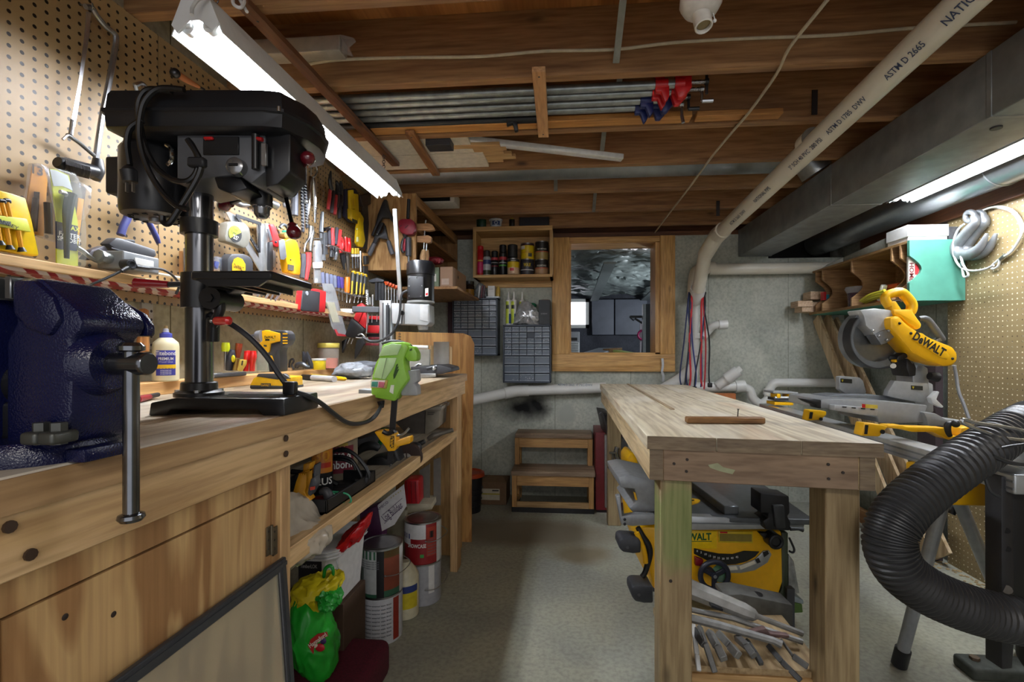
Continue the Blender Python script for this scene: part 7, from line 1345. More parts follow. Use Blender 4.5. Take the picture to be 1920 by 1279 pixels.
m = MB(M('#9b9384', .5)); a, b = aW(*cN((1360, 380))[0], wB), aW(*cN((1500, 120))[0], wB); WP(m, cN((1365, 135), (1505, 95), (1490, 300), (1360, 380)), wB-.0, .2, .003); m.mat(M('#6a635c', .6)); WP(m, cN((1080, 250), (1364, 140), (1360, 383), (1210, 380)), wB+.01, .2, .003); m.mat(M('#55504a', .5)); WP(m, cN((1385, 165), (1450, 165), (1450, 170), (1385, 170)), wB-.003, .003); WP(m, cN((1385, 180), (1440, 180), (1440, 186), (1385, 186)), wB-.003, .003); t.add('body', m); m = MB(M('#aaa294', .5)); WP(m, cN((1360, 130), (1520, 110), (1515, 145), (1360, 150)), wB-.015, .23, .003); t.add('rim', m)
# translucent bag at the shelf end
m = blob('b', '', '', [cN(p)[0] for p in ((125, 950), (165, 1000), (230, 1150), (330, 1215), (400, 1240), (440, 1290), (420, 1400), (300, 1480), (130, 1500))], 1.16, .16, M('#c9bfae', .15, 0, .15, 20, .7), .007, 31); solo('plastic_bag', m, 'translucent white plastic bag of hardware at the near end of the shelf', 'bag')
# white pail with red bag
t = T('pail', 'white rectangular plastic pail under the bench shelf', 'pail'); wp = 1.62
pa = aW(572, 1050, wp); zb = .22
m = MB(M('#d3d2d0', .4)); q0, q1 = aW(574, 1100, wp), aW(628, 1100, wp); Z0, Z1 = aW(600, 1147, wp).z, aW(600, 1050, wp).z
def rr4(x0, x1, y0, y1, z, r=.03): return [V((x0+r, y0, z)), V((x1-r, y0, z)), V((x1, y0+r, z)), V((x1, y1-r, z)), V((x1-r, y1, z)), V((x0+r, y1, z)), V((x0, y1-r, z)), V((x0, y0+r, z))]
X0, X1, Y0, Y1 = q0.x-.03, q1.x+.0, q0.y, q0.y+.27
m.loft([rr4(X0+.012, X1-.012, Y0+.012, Y1-.012, Z0), rr4(X0, X1, Y0, Y1, Z1)])
for k in range(3): m.loft([rr4(X0-.008, X1+.008, Y0-.008, Y1+.008, Z1+.012*k), rr4(X0-.010, X1+.010, Y0-.010, Y1+.010, Z1+.006+.012*k), rr4(X0-.004, X1+.004, Y0-.004, Y1+.004, Z1+.010+.012*k)])
t.add('body', m); m = MB(M('#16131a', .4)); m.box((X0+.004, Y0-.003, Z0+.05), (X0+.085, Y0+.001, Z1-.004)); m.mat(M('#b82c2c', .4)); m.box((X0+.045, Y0-.005, Z0+.06), (X0+.08, Y0-.003, Z0+.10)); m.mat(M('#c9c5c0', .5)); m.text('TimberLOK', TM(V((X0+.042, Y0-.0035, Z1-.02)), (1, 0, 0), (0, -1, 0)), .013, .0, wmax=.06); t.add('label', m)
m = MB(STEEL()); m.tube([(X1-.0, Y0+.02, Z1-.005), (X1+.015, Y0+.01, Z1-.06), (X1-.0, Y0-.02, Z1-.09), (X0+.06, Y0-.03, Z1-.10)], .002, 6, 5); t.add('bail', m)
m = blob('b', '', '', [cO(p)[0] for p in ((420, 275), (470, 230), (560, 130), (660, 40), (690, 30), (665, 110), (600, 200), (520, 260))], wp+.08, .13, M('#c4141c', .25, 0, .2, 30), .010, 17); solo('red_bag', m, 'red plastic bag stuffed on top of the white pail', 'bag')
m = MB(M('#4a3626', .8, 0, .1)); a = aW(590, 1150, wp); m.box((X0-.12, Y0+.06, .001), (X1+.005, Y1-.03, Z0-.002), .002); solo('cardboard_box', m, 'low brown cardboard box under the white pail', 'box')
# log builder carton, red case
t = T('toy_carton', 'purple and white carton under the bench shelf', 'box'); wl = 2.1
m = MB(M('#4a1c44', .5)); WP(m, cN((760, 1090), (920, 1030), (965, 1260), (960, 1400), (770, 1420)), wl+.02, .08, .002); m.mat(M('#8f8aa0', .5)); WP(m, cN((770, 1190), (818, 1180), (818, 1270), (770, 1270)), wl+.015, .003); t.add('carton', m)
m = MB(M('#d8d6d8', .5)); WP(m, cN((925, 1020), (1165, 830), (1190, 1030), (1110, 1150), (1080, 1200), (965, 1260)), wl, .005, 0); m.mat(M('#4a3058', .5)); q = TM(aW(*cN((1062, 1082))[0], wl-.001), aW(*cN((1150, 1010))[0], wl)-aW(*cN((975, 1150))[0], wl), -CAMF); m.text('Log Builder', q, .032, .0, wmax=.105); 
q2 = TM(aW(*cN((970, 1030))[0], wl-.001), aW(*cN((1150, 1010))[0], wl)-aW(*cN((975, 1150))[0], wl), -CAMF); m.text('JAMECO', q2, .012, .0); WP(m, cN((970, 1110), (1150, 955), (1152, 958), (972, 1114)), wl-.002, .002); WP(m, cN((985, 1190), (1155, 1025), (1157, 1028), (988, 1193)), wl-.002, .002); m.mat(M('#b8a84a', .5)); [WP(m, cN((1045+22*k, 950-16*k), (1053+22*k, 945-16*k), (1053+22*k, 955-16*k), (1045+22*k, 960-16*k)), wl-.002, .002) for k in range(5)]; t.add('lid_panel', m)
t = T('red_case', 'red plastic tool case standing behind the carton', 'case'); m = MB(M('#a8141e', .35)); WP(m, cN((1170, 800), (1190, 788), (1290, 786), (1305, 800), (1310, 1010), (1180, 1010)), 2.35, .1, .006); m.mat(M('#7c0f18', .4)); [WP(m, cN((1190+40*k, 800), (1196+40*k, 800), (1204+40*k, 1000), (1198+40*k, 1000)), 2.346, .006) for k in range(3)]; t.add(None, m)
m = MB(M('#b0a890', .6)); WP(m, cN((1180, 1005), (1420, 1010), (1425, 1060), (1180, 1100)), 2.4, .15, .003); m.mat(M('#8f8872', .7)); WP(m, cN((1060, 1050), (1180, 1060), (1180, 1400), (1060, 1400)), 2.36, .15, .003); solo('tan_carton', m, 'tan carton on the floor behind the paint cans', 'box')
m = MB(M('#6f6a62', .7)); WP(m, cN((1310, 700), (1405, 640), (1405, 1010), (1310, 1010)), 2.5, .01); WP(m, cN((1440, 600), (1505, 580), (1505, 1020), (1440, 1020)), 2.52, .01); solo('grey_boards', m, 'grey boards leaning under the far end of the bench shelf', 'board')
# paint cans
def bail(ang, drop, R): 
    def f(m, c, zc=None): pass
    return f
FC = aW(716, 1100, 1.985); BC_ = aW(793, 1060, 2.28); FC.z = BC_.z = 0
R1 = .084; HC = .192
def mk_bail(zc, side, r, sag):
    def f(m, c):
        d = V((-c.x, -c.y, 0)).normalized(); x = V((0, 0, 1)).cross(d)
        m.tube([V((c.x, c.y, zc))+x*r*side+d*.0, V((c.x, c.y, zc+sag*.4))+x*(r*side*1.35)+d*.05, V((c.x, c.y, zc+sag))+x*(r*side*.8)+d*.10, V((c.x, c.y, zc+sag*1.1))+d*(r+.02)+x*r*.15*side], .0018, 6, 6); m.ball(V((c.x, c.y, zc+sag*1.1))+d*(r+.018)+x*r*.15*side, .004, seg=8, rings=5)
    return f
TXT = M('#6a6c72', .6); PG = 'paint cans under the bench'
def lines(z0_, z1_, n, ang, wm): return tuple(('interior exterior stain finish', z0_+(z1_-z0_)*k/(n-1), .006, TXT, wm, ang) for k in range(n))
paintcan('paint_can', 0, 0, 0, R1, HC, M('#b9bbc0', .4), 'scuffed white paint can, lower of the front stack beside the aisle', ((.06, .95, .55, .9, M('#8a2a1c', .4)),), PG, lines(.2, .85, 9, -.2, .11), ctr=FC)
paintcan('paint_can', 0, 0, HC+.002, R1, HC, M('#2f5a44', .4), 'green and brown paint can, upper of the front stack beside the aisle', ((.08, .97, -1.6, -.25, M('#b3b8b8', .4)), (.80, .97, -1.6, -.3, M('#3c6a50', .4)), (.3, .6, -1.55, -1., M('#2f5642', .4)), (.0, .97, -.25, .1, M('#16171a', .4)), (.14, .97, .1, .95, M('#7a3a26', .4)), (.82, .97, .1, .95, M('#3a8a4a', .4)), (.0, .97, .95, 1.5, M('#c9cac8', .4))), PG, lines(.62, .76, 4, -.6, .08), handle=mk_bail(HC+.13, 1, R1, -.03), ctr=FC)
paintcan('paint_can', 0, 0, 0, R1*1.02, HC, M('#9a9ca2', .4), 'grey paint can with white drips, lower of the back stack', ((.55, .97, -1.6, -.35, M('#17181c', .4)), (.3, .97, .3, .65, M('#d4d4d2', .5)), (.0, .5, -.3, -.28, M('#7c7e84', .4))), PG, handle=mk_bail(.14, 1, R1, -.05), ctr=BC_)
paintcan('paint_can', 0, 0, HC+.002, R1*1.03, HC, M('#8a1c22', .4), 'red and white paint can with drip label, upper of the back stack', ((.62, .97, -1.6, .15, M('#d2d2d4', .4)), (.48, .75, -1.5, -.7, M('#d2d2d4', .4)), (.62, .74, -1.3, -.75, M('#2b3f7a', .4)), (.2, .9, .2, .75, M('#a33a2c', .4)), (.0, .97, .8, 1.5, M('#cfcfce', .4)), (.64, .8, .35, .6, M('#1c1718', .4)), (.18, .26, -.15, .05, M('#3f9a4a', .4))), PG, (('SHOWCASE', .46, .017, WHITE(), .09, -.35),)+lines(.25, .6, 6, .5, .045), handle=mk_bail(HC+.15, 1, R1, -.03), ctr=BC_)
c = aW(760, 1090, 2.14); m = MB(M('#c9c3a8', .4)); m.lathe([(.055, 0), (.06, .004), (.06, .18), (.05, .20), (.02, .24), (0, .24)], (c.x, c.y, 0), seg=24); BAND(m, c, .0606, .05, .15, -1, 1, M('#c9b82a', .4)); BAND(m, c, .0608, .12, .15, -1, 1, M('#2f3f7a', .4)); solo('jug', m, 'cream jug with yellow label standing between the paint can stacks', 'jug')
# green bag, carpet block, leaning screen
t = T('shopping_bag', 'bright green and yellow shopping bag standing on the red carpet block', 'bag'); wbg = 1.5
m = blob('b', '', '', [cO(p)[0] for p in ((85, 850), (140, 700), (180, 620), (250, 600), (330, 640), (380, 790), (385, 900), (430, 1000), (425, 1120), (400, 1200), (330, 1240), (260, 1180), (180, 1100), (140, 950))], wbg, .16, M('#1fa02c', .35, 0, .25, 14), .008, 41); t.add('body', m)
m = blob('b', '', '', [cO(p)[0] for p in ((150, 640), (180, 540), (280, 495), (440, 480), (465, 520), (440, 570), (390, 560), (330, 610), (345, 690), (300, 640), (220, 650), (150, 690))], wbg+.0, .12, M('#d6c21e', .4, 0, .2, 14), .010, 43); t.add('rim', m)
m = MB(M('#138a2a', .4)); WT(m, cO((350, 500), (360, 430), (400, 405), (420, 440), (415, 490)), wbg, [3, 3.4, 3.4, 3, 3], 5, 8); t.add('handle', m)
m = blob('b', '', '', [cO(p)[0] for p in ((330, 620), (380, 570), (420, 590), (450, 650), (430, 690), (370, 695))], wbg-.03, .08, M('#1c8f2c', .4, 0, .3, 20), .010, 44); t.add('fold', m)
m = MB(M('#b8322c', .4)); P = [aW(x, y, wbg-.095) for x, y in cO((230, 1010), (250, 960), (300, 920), (370, 905), (380, 935), (320, 960), (275, 1010), (270, 1070))]; m.poly(P, CAMF*.003); m.mat(M('#e8e0d0', .5)); m.text('Hannaford', TM(aW(*cO((305, 965))[0], wbg-.096), aW(*cO((370, 915))[0], wbg)-aW(*cO((240, 1010))[0], wbg), -CAMF), .013, .02, wmax=.062); m.mat(M('#b8202a', .4)); m.ball(aW(*cO((320, 1020))[0], wbg-.09), .012, (1.3, .4, 1)); m.mat(M('#3a2a5a', .4)); m.ball(aW(*cO((345, 970))[0], wbg-.09), .010, (1, .4, 1)); m.mat(M('#ded2b8', .5)); m.ball(aW(*cO((300, 1010))[0], wbg-.09), .008, (2.2, .4, .8)); t.add('logo', m)
car = M('#5a0f26', .95, 0, .35, 160)
m = MB(car); p0_ = aZ(700, 1192, .13); x1_ = p0_.x+.07; m.box((-1.1, .9, 0), (x1_, p0_.y, .13), .03); m.box((-.95, .9, .02), (x1_-.13, p0_.y-.22, .19), .03); solo('carpet_block', m, 'maroon carpet-covered block on the floor beneath the green bag', 'carpet block')
t = T('window_screen', 'dark-framed window screen leaning against the cabinet front', 'window screen')
ta = aX(528, 1047, -.587); y1s = ta.y+.008; zt = ta.z; y0s = .05; xb = -.53; fm = M('#34363a', .4); sc = newmat('screen_mesh'); sc[2].inputs['Base Color'].default_value = lin('#b9b7a2'); sc[2].inputs['Alpha'].default_value = .45; sc[2].inputs['Roughness'].default_value = .8
bt, tp = V((xb, 0, .003)), V((-.587, 0, zt)); 
def SP(y, f, off=0): p = bt.lerp(tp, f); return V((p.x+off, y, p.z))
for nm, a, b, up in (('frame_bar', SP(y0s, .985), SP(y1s, .985), (1, 0, 0)), ('frame_bar', SP(y1s-.012, 0), SP(y1s-.012, 1), (1, 0, 0)), ('frame_bar', SP(y0s, .015), SP(y1s, .015), (1, 0, 0)), ('frame_bar', SP(y0s+.012, 0), SP(y0s+.012, 1), (1, 0, 0))):
    m = MB(fm); m.beam(a, b, .024, .010, .002, up); m.beam(a+V((.005, 0, 0)), b+V((.005, 0, 0)), .008, .003, 0, up); t.add(nm, m)
m = MB(sc[0]); m.quad(SP(y0s, .015), SP(y1s, .015), SP(y1s, .985), SP(y0s, .985)); t.add('mesh_panel', m)
# ================================================================= RIGHT SIDE
cS, cU, cQ, cR, cV = cr(1440, 320, 3.996), cr(1440, 520, 3.996), cr(1120, 700, 3.4286), cr(1140, 980, 3.84), cr(1560, 780, 2.564)
DWY = M('#eeb404', .38, 0, .05); ALG = M('#a3a7aa', .4, .35, .08); ALD = M('#7b8084', .45, .3, .1)
# ---- cubby shelf
t = T('cubby_shelf', 'open cubby shelf with scalloped dividers and a teal end hanging by the right wall', 'shelf')
teal = M('#4f9380', .55, 0, .12, 10); cubw = WD('#96724c', '#bd976a', 'X', 1.2, key=120, knots=False); cuby = WD('#8a6a42', '#b08a58', 'Y', .8, key=121)
fx, bx = 1.825, 2.105; zt, zb = 1.785, 1.458; ye, yf = 2.715, 3.74
m = MB(teal); arc = [(fx+.062*math.sin(PI*k/8), 1.70-.145*k/8) for k in range(9)]
m.poly([V((x, ye, z)) for x, z in [(fx, zt), (bx, zt), (bx, zb), (fx, zb)]+arc[::-1]], (0, .018, 0)); t.add('end_panel', m)
m = MB(cuby); m.box((fx-.004, ye+.018, zb-.0), (bx, yf+.04, zb+.018)); m.mat(teal); m.box((fx-.002, ye+.018, zb-.002), (bx, yf+.02, zb)); t.add('shelf_board', m)
m = MB(cuby); m.box((fx, ye+.018, zt-.014), (bx, yf, zt)); t.add('shelf_board', m); m = MB(cubw); m.box((bx-.012, ye+.018, zb+.018), (bx, yf, zt-.014)); t.add('back_board', m)
prof = [(fx, zt-.014), (fx, 1.715)]+[(fx+.075*math.sin(PI*k/8), 1.70-.17*k/8) for k in range(9)]+[(fx, zb+.018), (bx-.012, zb+.018), (bx-.012, zt-.014)]
for px in (1689, 1672, 1597, 1542, 1530):
    y = aX(px, 480, fx).y; m = MB(cubw); m.poly([V((x, y, z)) for x, z in prof], (0, .012, 0)); m.mat(teal); t.add('divider', m)
m = MB(M('#ddd8cc', .6)); m.box((fx+.008, ye+.020, zb+.05), (fx+.09, ye+.034, 1.70), .001); m.mat(M('#6d1d22', .5)); m.text('HOME', TM(V((fx+.022, ye+.0195, 1.615)), (0, 0, -1), (0, -1, 0)), .022, .02, wmax=.10); m.mat(M('#b3262c', .5)); m.box((fx+.04, ye+.018, 1.60), (fx+.075, ye+.0198, 1.66)); solo('home_booklet', m, 'white booklet with dark red lettering seen through the notch of the teal end panel', 'booklet')
y1, y2 = aX(1597, 480, fx).y, aX(1672, 480, fx).y
m = MB(M('#5a4150', .25, 0, .3, 60, .9)); c = V((1.93, y1+.12, zb+.018)); m.lathe([(.05, 0), (.055, .004), (.06, .09), (.062, .10)], c, seg=22); m.mat(M('#b9b7bc', .2, 0, .05, 40, .7)); m.lathe([(.06, .095), (.075, .125), (.07, .14), (0, .145)], c, seg=22); solo('screw_jar', m, 'clear plastic jar of dark screws in the cubby shelf', 'jar')
m = MB(M('#d8d33a', .5)); P = [V((1.84, y2+.20-.05*k, zb+.06+.006*math.sin(k))) for k in range(5)]
for k in range(4): m.tube([V((1.80+.02*k, y2+.02, zb+.075-.008*k)), V((1.80+.015*k, y2+.16, zb+.065-.006*k)), V((1.83+.01*k, y2+.30, zb+.045-.004*k))], .008, 8, 4)
solo('yellow_rope', m, 'folded yellow cord lying in the cubby shelf', 'rope')
m = MB(WHITE()); m.beam(V((1.86, y2+.16, zb+.03)), V((1.86, y2+.12, zb+.12)), .03, .02, .003); solo('white_tube', m, 'white tube standing in the cubby shelf behind the yellow cord', 'tube')
m = MB(M('#d85a2a', .4)); m.tube([V((1.90, y2+.05, zb+.11)), V((1.90, y2+.18, zb+.11)), V((1.90, y2+.2, zb+.11))], [.014, .018, .01], 12); m.tube([V((1.87, y2+.06, zb+.025)), V((1.87, y2+.2, zb+.025))], .008, 8); solo('orange_handle_tool', m, 'orange-handled tool lying in the cubby shelf', 'tool')
m = MB(M('#c2272d', .4)); y5 = aX(1540, 480, fx).y; m.box((1.85, y5+.02, zb+.10), (1.87, y5+.06, zb+.16)); m.mat(M('#2a8aa0', .4)); m.box((1.87, y5+.02, zb+.10), (1.89, y5+.06, zb+.14)); solo('small_packet', m, 'small red and blue packet at the far end of the cubby shelf', 'packet')
pw = WD('#c2a283', '#e2c8aa', 'Y', 2, key=125, knots=False)
for k, (x0, y0_, x1, y1_, dz) in enumerate(((320, 905, 435, 965, .0), (225, 975, 330, 1020, -.03), (320, 985, 395, 1060, .01), (255, 1015, 320, 1058, -.02))):
    a, b = aW(*cS((x0, y1_))[0], 3.56+dz), aW(*cS((x1, y0_))[0], 3.56+dz); m = MB(pw); m.box((a.x, a.y, a.z), (b.x, a.y+.12, b.z), .002)
    solo('wood_block', m, 'pale wood block at the far end of the cubby shelf, %s' % ('top one of the pile', 'left one sticking out', 'right lower one', 'small bottom left one')[k], 'wood block', 'wood blocks by the cubby shelf')
# on top of the cubby
a, b = aW(1682, 452, 2.66), aW(1750, 424, 2.66)
t = T('white_carton', 'white lidded gift carton on top of the cubby shelf', 'box'); m = MB(WHITE(.5)); m.box((1.83, 2.735, zt+.001), (2.03, 2.90, zt+.022), .001); m.box((1.825, 2.73, zt+.022), (2.035, 2.905, zt+.085), .002); m.mat(M('#8f9296', .5)); P = [V((1.885+.09*k/8, 2.7295, zt+.055+.010*math.cos(k*1.57))) for k in range(9)]; m.tube(P, .0014, 5, 3); m.ball(V((1.93, 2.7295, zt+.05)), .006, (1.4, .2, 1)); t.add(None, m)
m = MB(M('#55565a', .3, 0, .3)); m.box((2.04, 2.74, zt), (2.10, 2.95, zt+.075), .008); solo('grey_packet', m, 'grey wrapped packet beside the white carton on the cubby shelf', 'package')
m = MB(M('#85877f', .6, 0, .15)); m.poly([V((fx+.01, 2.93, zt)), V((fx+.01, 3.35, zt)), V((fx+.01, 3.35, zt+.03)), V((fx+.01, 2.93, zt+.06))], (.20, 0, 0), .003); m.mat(M('#a9aba6', .3)); m.poly([V((fx+.01, 3.36, zt)), V((fx+.01, 3.66, zt)), V((fx+.01, 3.55, zt+.02)), V((fx+.01, 3.36, zt+.03))], (.20, 0, 0), .003); solo('grey_board', m, 'long grey board lying on top of the cubby shelf', 'board')
# ---- hooks
def XT(m, pts, xo, rp, n=5, seg=10):
    P = [aX(x, y, XR-xo) for x, y in pts]; k = depth(P[0])/FP
    return m.tube(P, [q*k for q in rp] if isinstance(rp, (list, tuple)) else rp*k, seg, n if len(pts) > 2 else 0)
hm = M('#85888b', .42, .5, .2, 30)
hp = ((1545, 345), (1555, 390), (1510, 440), (1445, 520), (1415, 570), (1430, 620), (1490, 630), (1560, 600), (1610, 540), (1640, 470))
for k, (dx, xo, lb) in enumerate(((0, .055, 'large galvanized hook hanging on the right wall with white cable, front one of two'), (68, .022, 'large galvanized hook hanging on the right wall, rear one of two'))):
    t = T('tow_hook', lb, 'hook', 'hooks on the right wall'); m = MB(hm); q = cS(*[(x+dx, y) for x, y in hp]); XT(m, q, xo, [7, 8, 9, 10, 11, 11, 11, 9, 6, 2.5], 5, 14); XT(m, cS(*[(1515+dx+34*math.cos(a), 345+36*math.sin(a)) for a in [2*PI*i/10 for i in range(11)]]), xo, 5, 3, 10); t.add(None, m)
t = T('steel_cable', 'white coated cable loop hanging with the hooks on the right wall', 'cable'); m = MB(M('#c9ccc8', .4))
XT(m, cS((1560, 320), (1620, 285), (1720, 275), (1830, 310), (1890, 400), (1895, 480), (1850, 570), (1780, 640), (1740, 670)), .012, 2, 5, 8); XT(m, cS((1470, 400), (1420, 450), (1390, 540), (1395, 640), (1440, 720), (1520, 750), (1620, 740), (1690, 710)), .08, 2, 5, 8); XT(m, cS((1580, 310), (1700, 270), (1820, 290), (1895, 370), (1905, 460), (1830, 600), (1770, 640)), .02, 1.8, 5, 8)
XT(m, cS((1740, 660), (1720, 720), (1680, 735), (1680, 710), (1730, 665)), .012, 2, 4, 8); XT(m, cS((1445, 640), (1460, 700), (1500, 770), (1490, 795), (1465, 790), (1455, 720)), .08, 2, 4, 8); m.mat(STEEL()); XT(m, cS((1780, 630), (1740, 665)), .014, 3.4); XT(m, cS((1450, 690), (1462, 720)), .08, 3); t.add(None, m)
# ---- leaning boards
LB = 'boards leaning in the right corner'
for k, (x, y0_, zt2, wd, th_, key) in enumerate(((1.935, 2.93, 1.44, .02, .09, 130), (2.0, 2.86, 1.44, .02, .12, 131), (2.055, 2.80, 1.40, .02, .14, 132))):
    m = MB(WD('#b89c76', '#e0caa4', 'Z', .6, key=key)); m.beam(V((x, y0_, .05)), V((x-.03, 3.84, zt2)), wd, th_, .001, (0, -1, .7)); solo('leaning_board', m, 'pale board leaning into the corner under the cubby shelf, %s' % ('left one', 'middle one', 'right one')[k], 'board', LB)
m = MB(M('#3b3033', .7)); m.box((2.06, 2.86, 0), (2.10, 3.0, 1.25)); solo('dark_post', m, 'dark post at the edge of the right perforated board', 'post')
m = MB(WD('#8a5f36', '#a87c4c', 'Y', .6, key=134)); m.box((2.0, 3.12, 0), (2.04, 3.74, .09)); solo('floor_lumber', m, 'brown lumber lying on the floor under the leaning boards', 'board')
m = MB(M('#a8926a', .95, 0, .3, 60)); rr = random.Random(5)
for k in range(90):
    y = rr.uniform(2.3, 3.0); x = 2.105-abs(rr.gauss(0, .05))-.01; s = rr.uniform(.003, .010); m.ball(V((x, y, s*.3)), s, (1.2, 1, .4), 6, 4)
T('sawdust', 'sawdust scattered on the floor along the right wall', 'sawdust', None, 'stuff').add(None, m)
# ---- mitre saw stand
bm_ = M('#b4b8ba', .35, .6, .08)
t = T('saw_stand', 'folding mitre saw stand with long aluminium beam and yellow brackets', 'saw stand')
bxx, bzz = 1.255, .83
m = MB(bm_); m.box((bxx-.045, 1.40, bzz-.035), (bxx+.045, 3.15, bzz+.02), .006); m.mat(ALD)
for dz in (-.02, .0): m.box((bxx-.047, 1.402, bzz+dz-.003), (bxx+.047, 3.148, bzz+dz+.003))
t.add('beam', m)
for dy, lb in ((0, 'near'),):
    lf = aZ(1688, 1238, .03); m = MB(M('#a3a7aa', .35, .4)); top = V((bxx+.02, 1.70, bzz-.03)); m.cyl(lf, top, .021, seg=18); t.add('leg', m); m = MB(BLACK()); m.cyl(lf-(top-lf).normalized()*.02, lf+(top-lf).normalized()*.05, .026, seg=18); t.add('foot', m)
    m = MB(M('#a3a7aa', .35, .4)); m.cyl(V((1.75, 2.0, .03)), V((bxx+.03, 1.75, bzz-.03)), .021, seg=16); t.add('leg', m)
    m = MB(M('#a3a7aa', .35, .4)); m.cyl(V((1.20, 3.3, .03)), V((bxx, 2.95, bzz-.03)), .021, seg=16); t.add('leg', m)
m = MB(DWY); m.box((bxx-.06, 1.60, bzz-.13), (bxx+.10, 1.80, bzz-.035), .008); t.add('leg_bracket', m)
m = MB(BLACK()); 
for P in (((640, 300), (690, 310), (700, 330), (640, 370)), ((580, 360), (600, 400), (570, 470)), ((770, 390), (800, 440), (800, 485))): WT(m, cV(*P), 1.72, [8, 9, 8, 7], 4, 10)
t.add('lock_lever', m)
# work support at far end
m = MB(ALG); WP(m, cU((40, 855), (225, 862), (232, 875), (40, 870)), 2.85, .12, .002); WT(m, cU((50, 905), (240, 905)), 2.85, 3.2); m.mat(M('#303236', .4)); WP(m, cU((60, 905), (235, 905), (240, 925), (60, 925)), 2.84, .1); WT(m, cU((225, 875), (245, 890), (245, 915)), 2.85, 2, 4); m.mat(DWY); WP(m, cU((68, 875), (95, 875), (95, 905), (68, 905)), 2.84, .08, .002); WP(m, cU((160, 878), (192, 880), (192, 905), (160, 905)), 2.84, .08, .002); WP(m, cU((50, 935), (190, 940), (190, 960), (50, 958)), 2.84, .1, .002); WP(m, cU((65, 975), (130, 985), (125, 1025), (65, 1015)), 2.8, .1, .004); t.add('work_support', m)
for pts, w in ((((310, 995), (440, 1005), (440, 1030), (400, 1070), (295, 1075)), 2.30), (((725, 1092), (850, 1105), (905, 1120), (860, 1165), (840, 1195), (705, 1190)), 1.72)):
    m = MB(DWY); WP(m, cU(*pts), w, .05, .005); m.mat(BLACK()); cc = aW(*cU((pts[3][0]-5, pts[3][1]-8))[0], w-.002); m.cyl(cc, cc-CAMF*.004, .008, seg=12); WP(m, cU((pts[0][0]+6, pts[0][1]+14), (pts[0][0]+28, pts[0][1]+16), (pts[0][0]+20, pts[-1][1]-14), (pts[0][0]-2, pts[-1][1]-14)), w-.002, .003); t.add('saw_bracket', m)
m = MB(DWY); WP(m, cU((905, 1110), (1010, 1110), (1040, 1120), (1240, 1125), (1340, 1130), (1375, 1190), (1440, 1195), (1450, 1130), (1530, 1120), (1540, 1150), (1500, 1195), (1420, 1205), (1400, 1225), (1340, 1215), (1230, 1160), (1080, 1160), (1000, 1140), (900, 1130)), 1.78, .05, .004); m.mat(BLACK()); WT(m, cU((1410, 1100), (1370, 1095), (1345, 1110), (1350, 1160), (1365, 1190)), 1.76, [3, 5, 6, 5, 4], 4, 10); m.ball(aW(*cU((1405, 1098))[0], 1.75), .014); t.add('mounting_bar', m)
# ---- mitre saw
t = T('mitre_saw', 'yellow and grey compound mitre saw mounted on the stand at the right', 'mitre saw'); wm_ = 2.08
m = MB(ALG); WP(m, cU((400, 915), (520, 910), (860, 925), (1200, 960), (1165, 1055), (1190, 1090), (920, 1095), (830, 1090), (820, 1050), (500, 1000), (440, 985), (395, 985)), wm_-.12, .25, .006); WP(m, cU((1165, 1010), (1260, 1020), (1340, 1065), (1450, 1070), (1440, 1115), (1200, 1115), (1190, 1060)), wm_-.14, .28, .006); t.add('base', m)
m = MB(M('#c3c6c8', .35, .4)); m2 = aW(*cU((500, 960))[0], wm_-.16); WP(m, cU((500, 958), (600, 965), (830, 985), (820, 1040), (690, 1030), (500, 1000)), wm_-.16, .04, .004); m.mat(BLACK()); [WP(m, cU((560+70*k, 968+6*k), (590+70*k, 970+6*k), (588+70*k, 978+6*k), (560+70*k, 976+6*k)), wm_-.163, .005) for k in range(4)]; t.add('mitre_scale', m)
m = MB(BLACK()); WP(m, cU((265, 912), (290, 915), (370, 925), (400, 920), (400, 985), (370, 980), (360, 958), (300, 935)), wm_-.13, .05, .005); t.add('lock_handle', m)
m = MB(M('#d9c24a', .5)); WP(m, cU((708, 950), (822, 958), (822, 985), (708, 978)), wm_-.165, .004); m.mat(RED()); WP(m, cU((708, 950), (730, 951), (730, 978), (708, 976)), wm_-.167, .003); t.add('warning_label', m)
def fence(pts, lab, w):
    m = MB(M('#a9adaf', .4, .4)); WP(m, cU(*pts), w, .03, .004); m.mat(M('#2a2b22', .5)); x, y = lab; WP(m, cU((x, y), (x+85, y+6), (x+85, y+38), (x, y+32)), w-.003, .004); m.mat(M('#c2b02c', .5)); WP(m, cU((x+6, y+8), (x+22, y+9), (x+14, y+26)), w-.005, .003); t.add('fence', m)
fence(((535, 745), (560, 740), (690, 752), (715, 775), (740, 860), (720, 890), (590, 880), (535, 840)), (545, 758), wm_+.06); fence(((905, 850), (950, 775), (1200, 795), (1210, 815), (1215, 920), (1150, 940), (1000, 915), (895, 890)), (1075, 810), wm_-.06)
m = MB(ALD); WP(m, cU((440, 890), (560, 880), (760, 885), (880, 890), (1010, 920), (1110, 925), (1100, 950), (880, 930), (440, 905)), wm_-.02, .12, .004); t.add('table', m)
m = MB(M('#cfd2d2', .4)); WP(m, cU((1220, 905), (1275, 852), (1288, 860), (1265, 915), (1320, 970), (1310, 980), (1235, 945)), wm_-.10, .025, .004); t.add('clamp_lever', m)
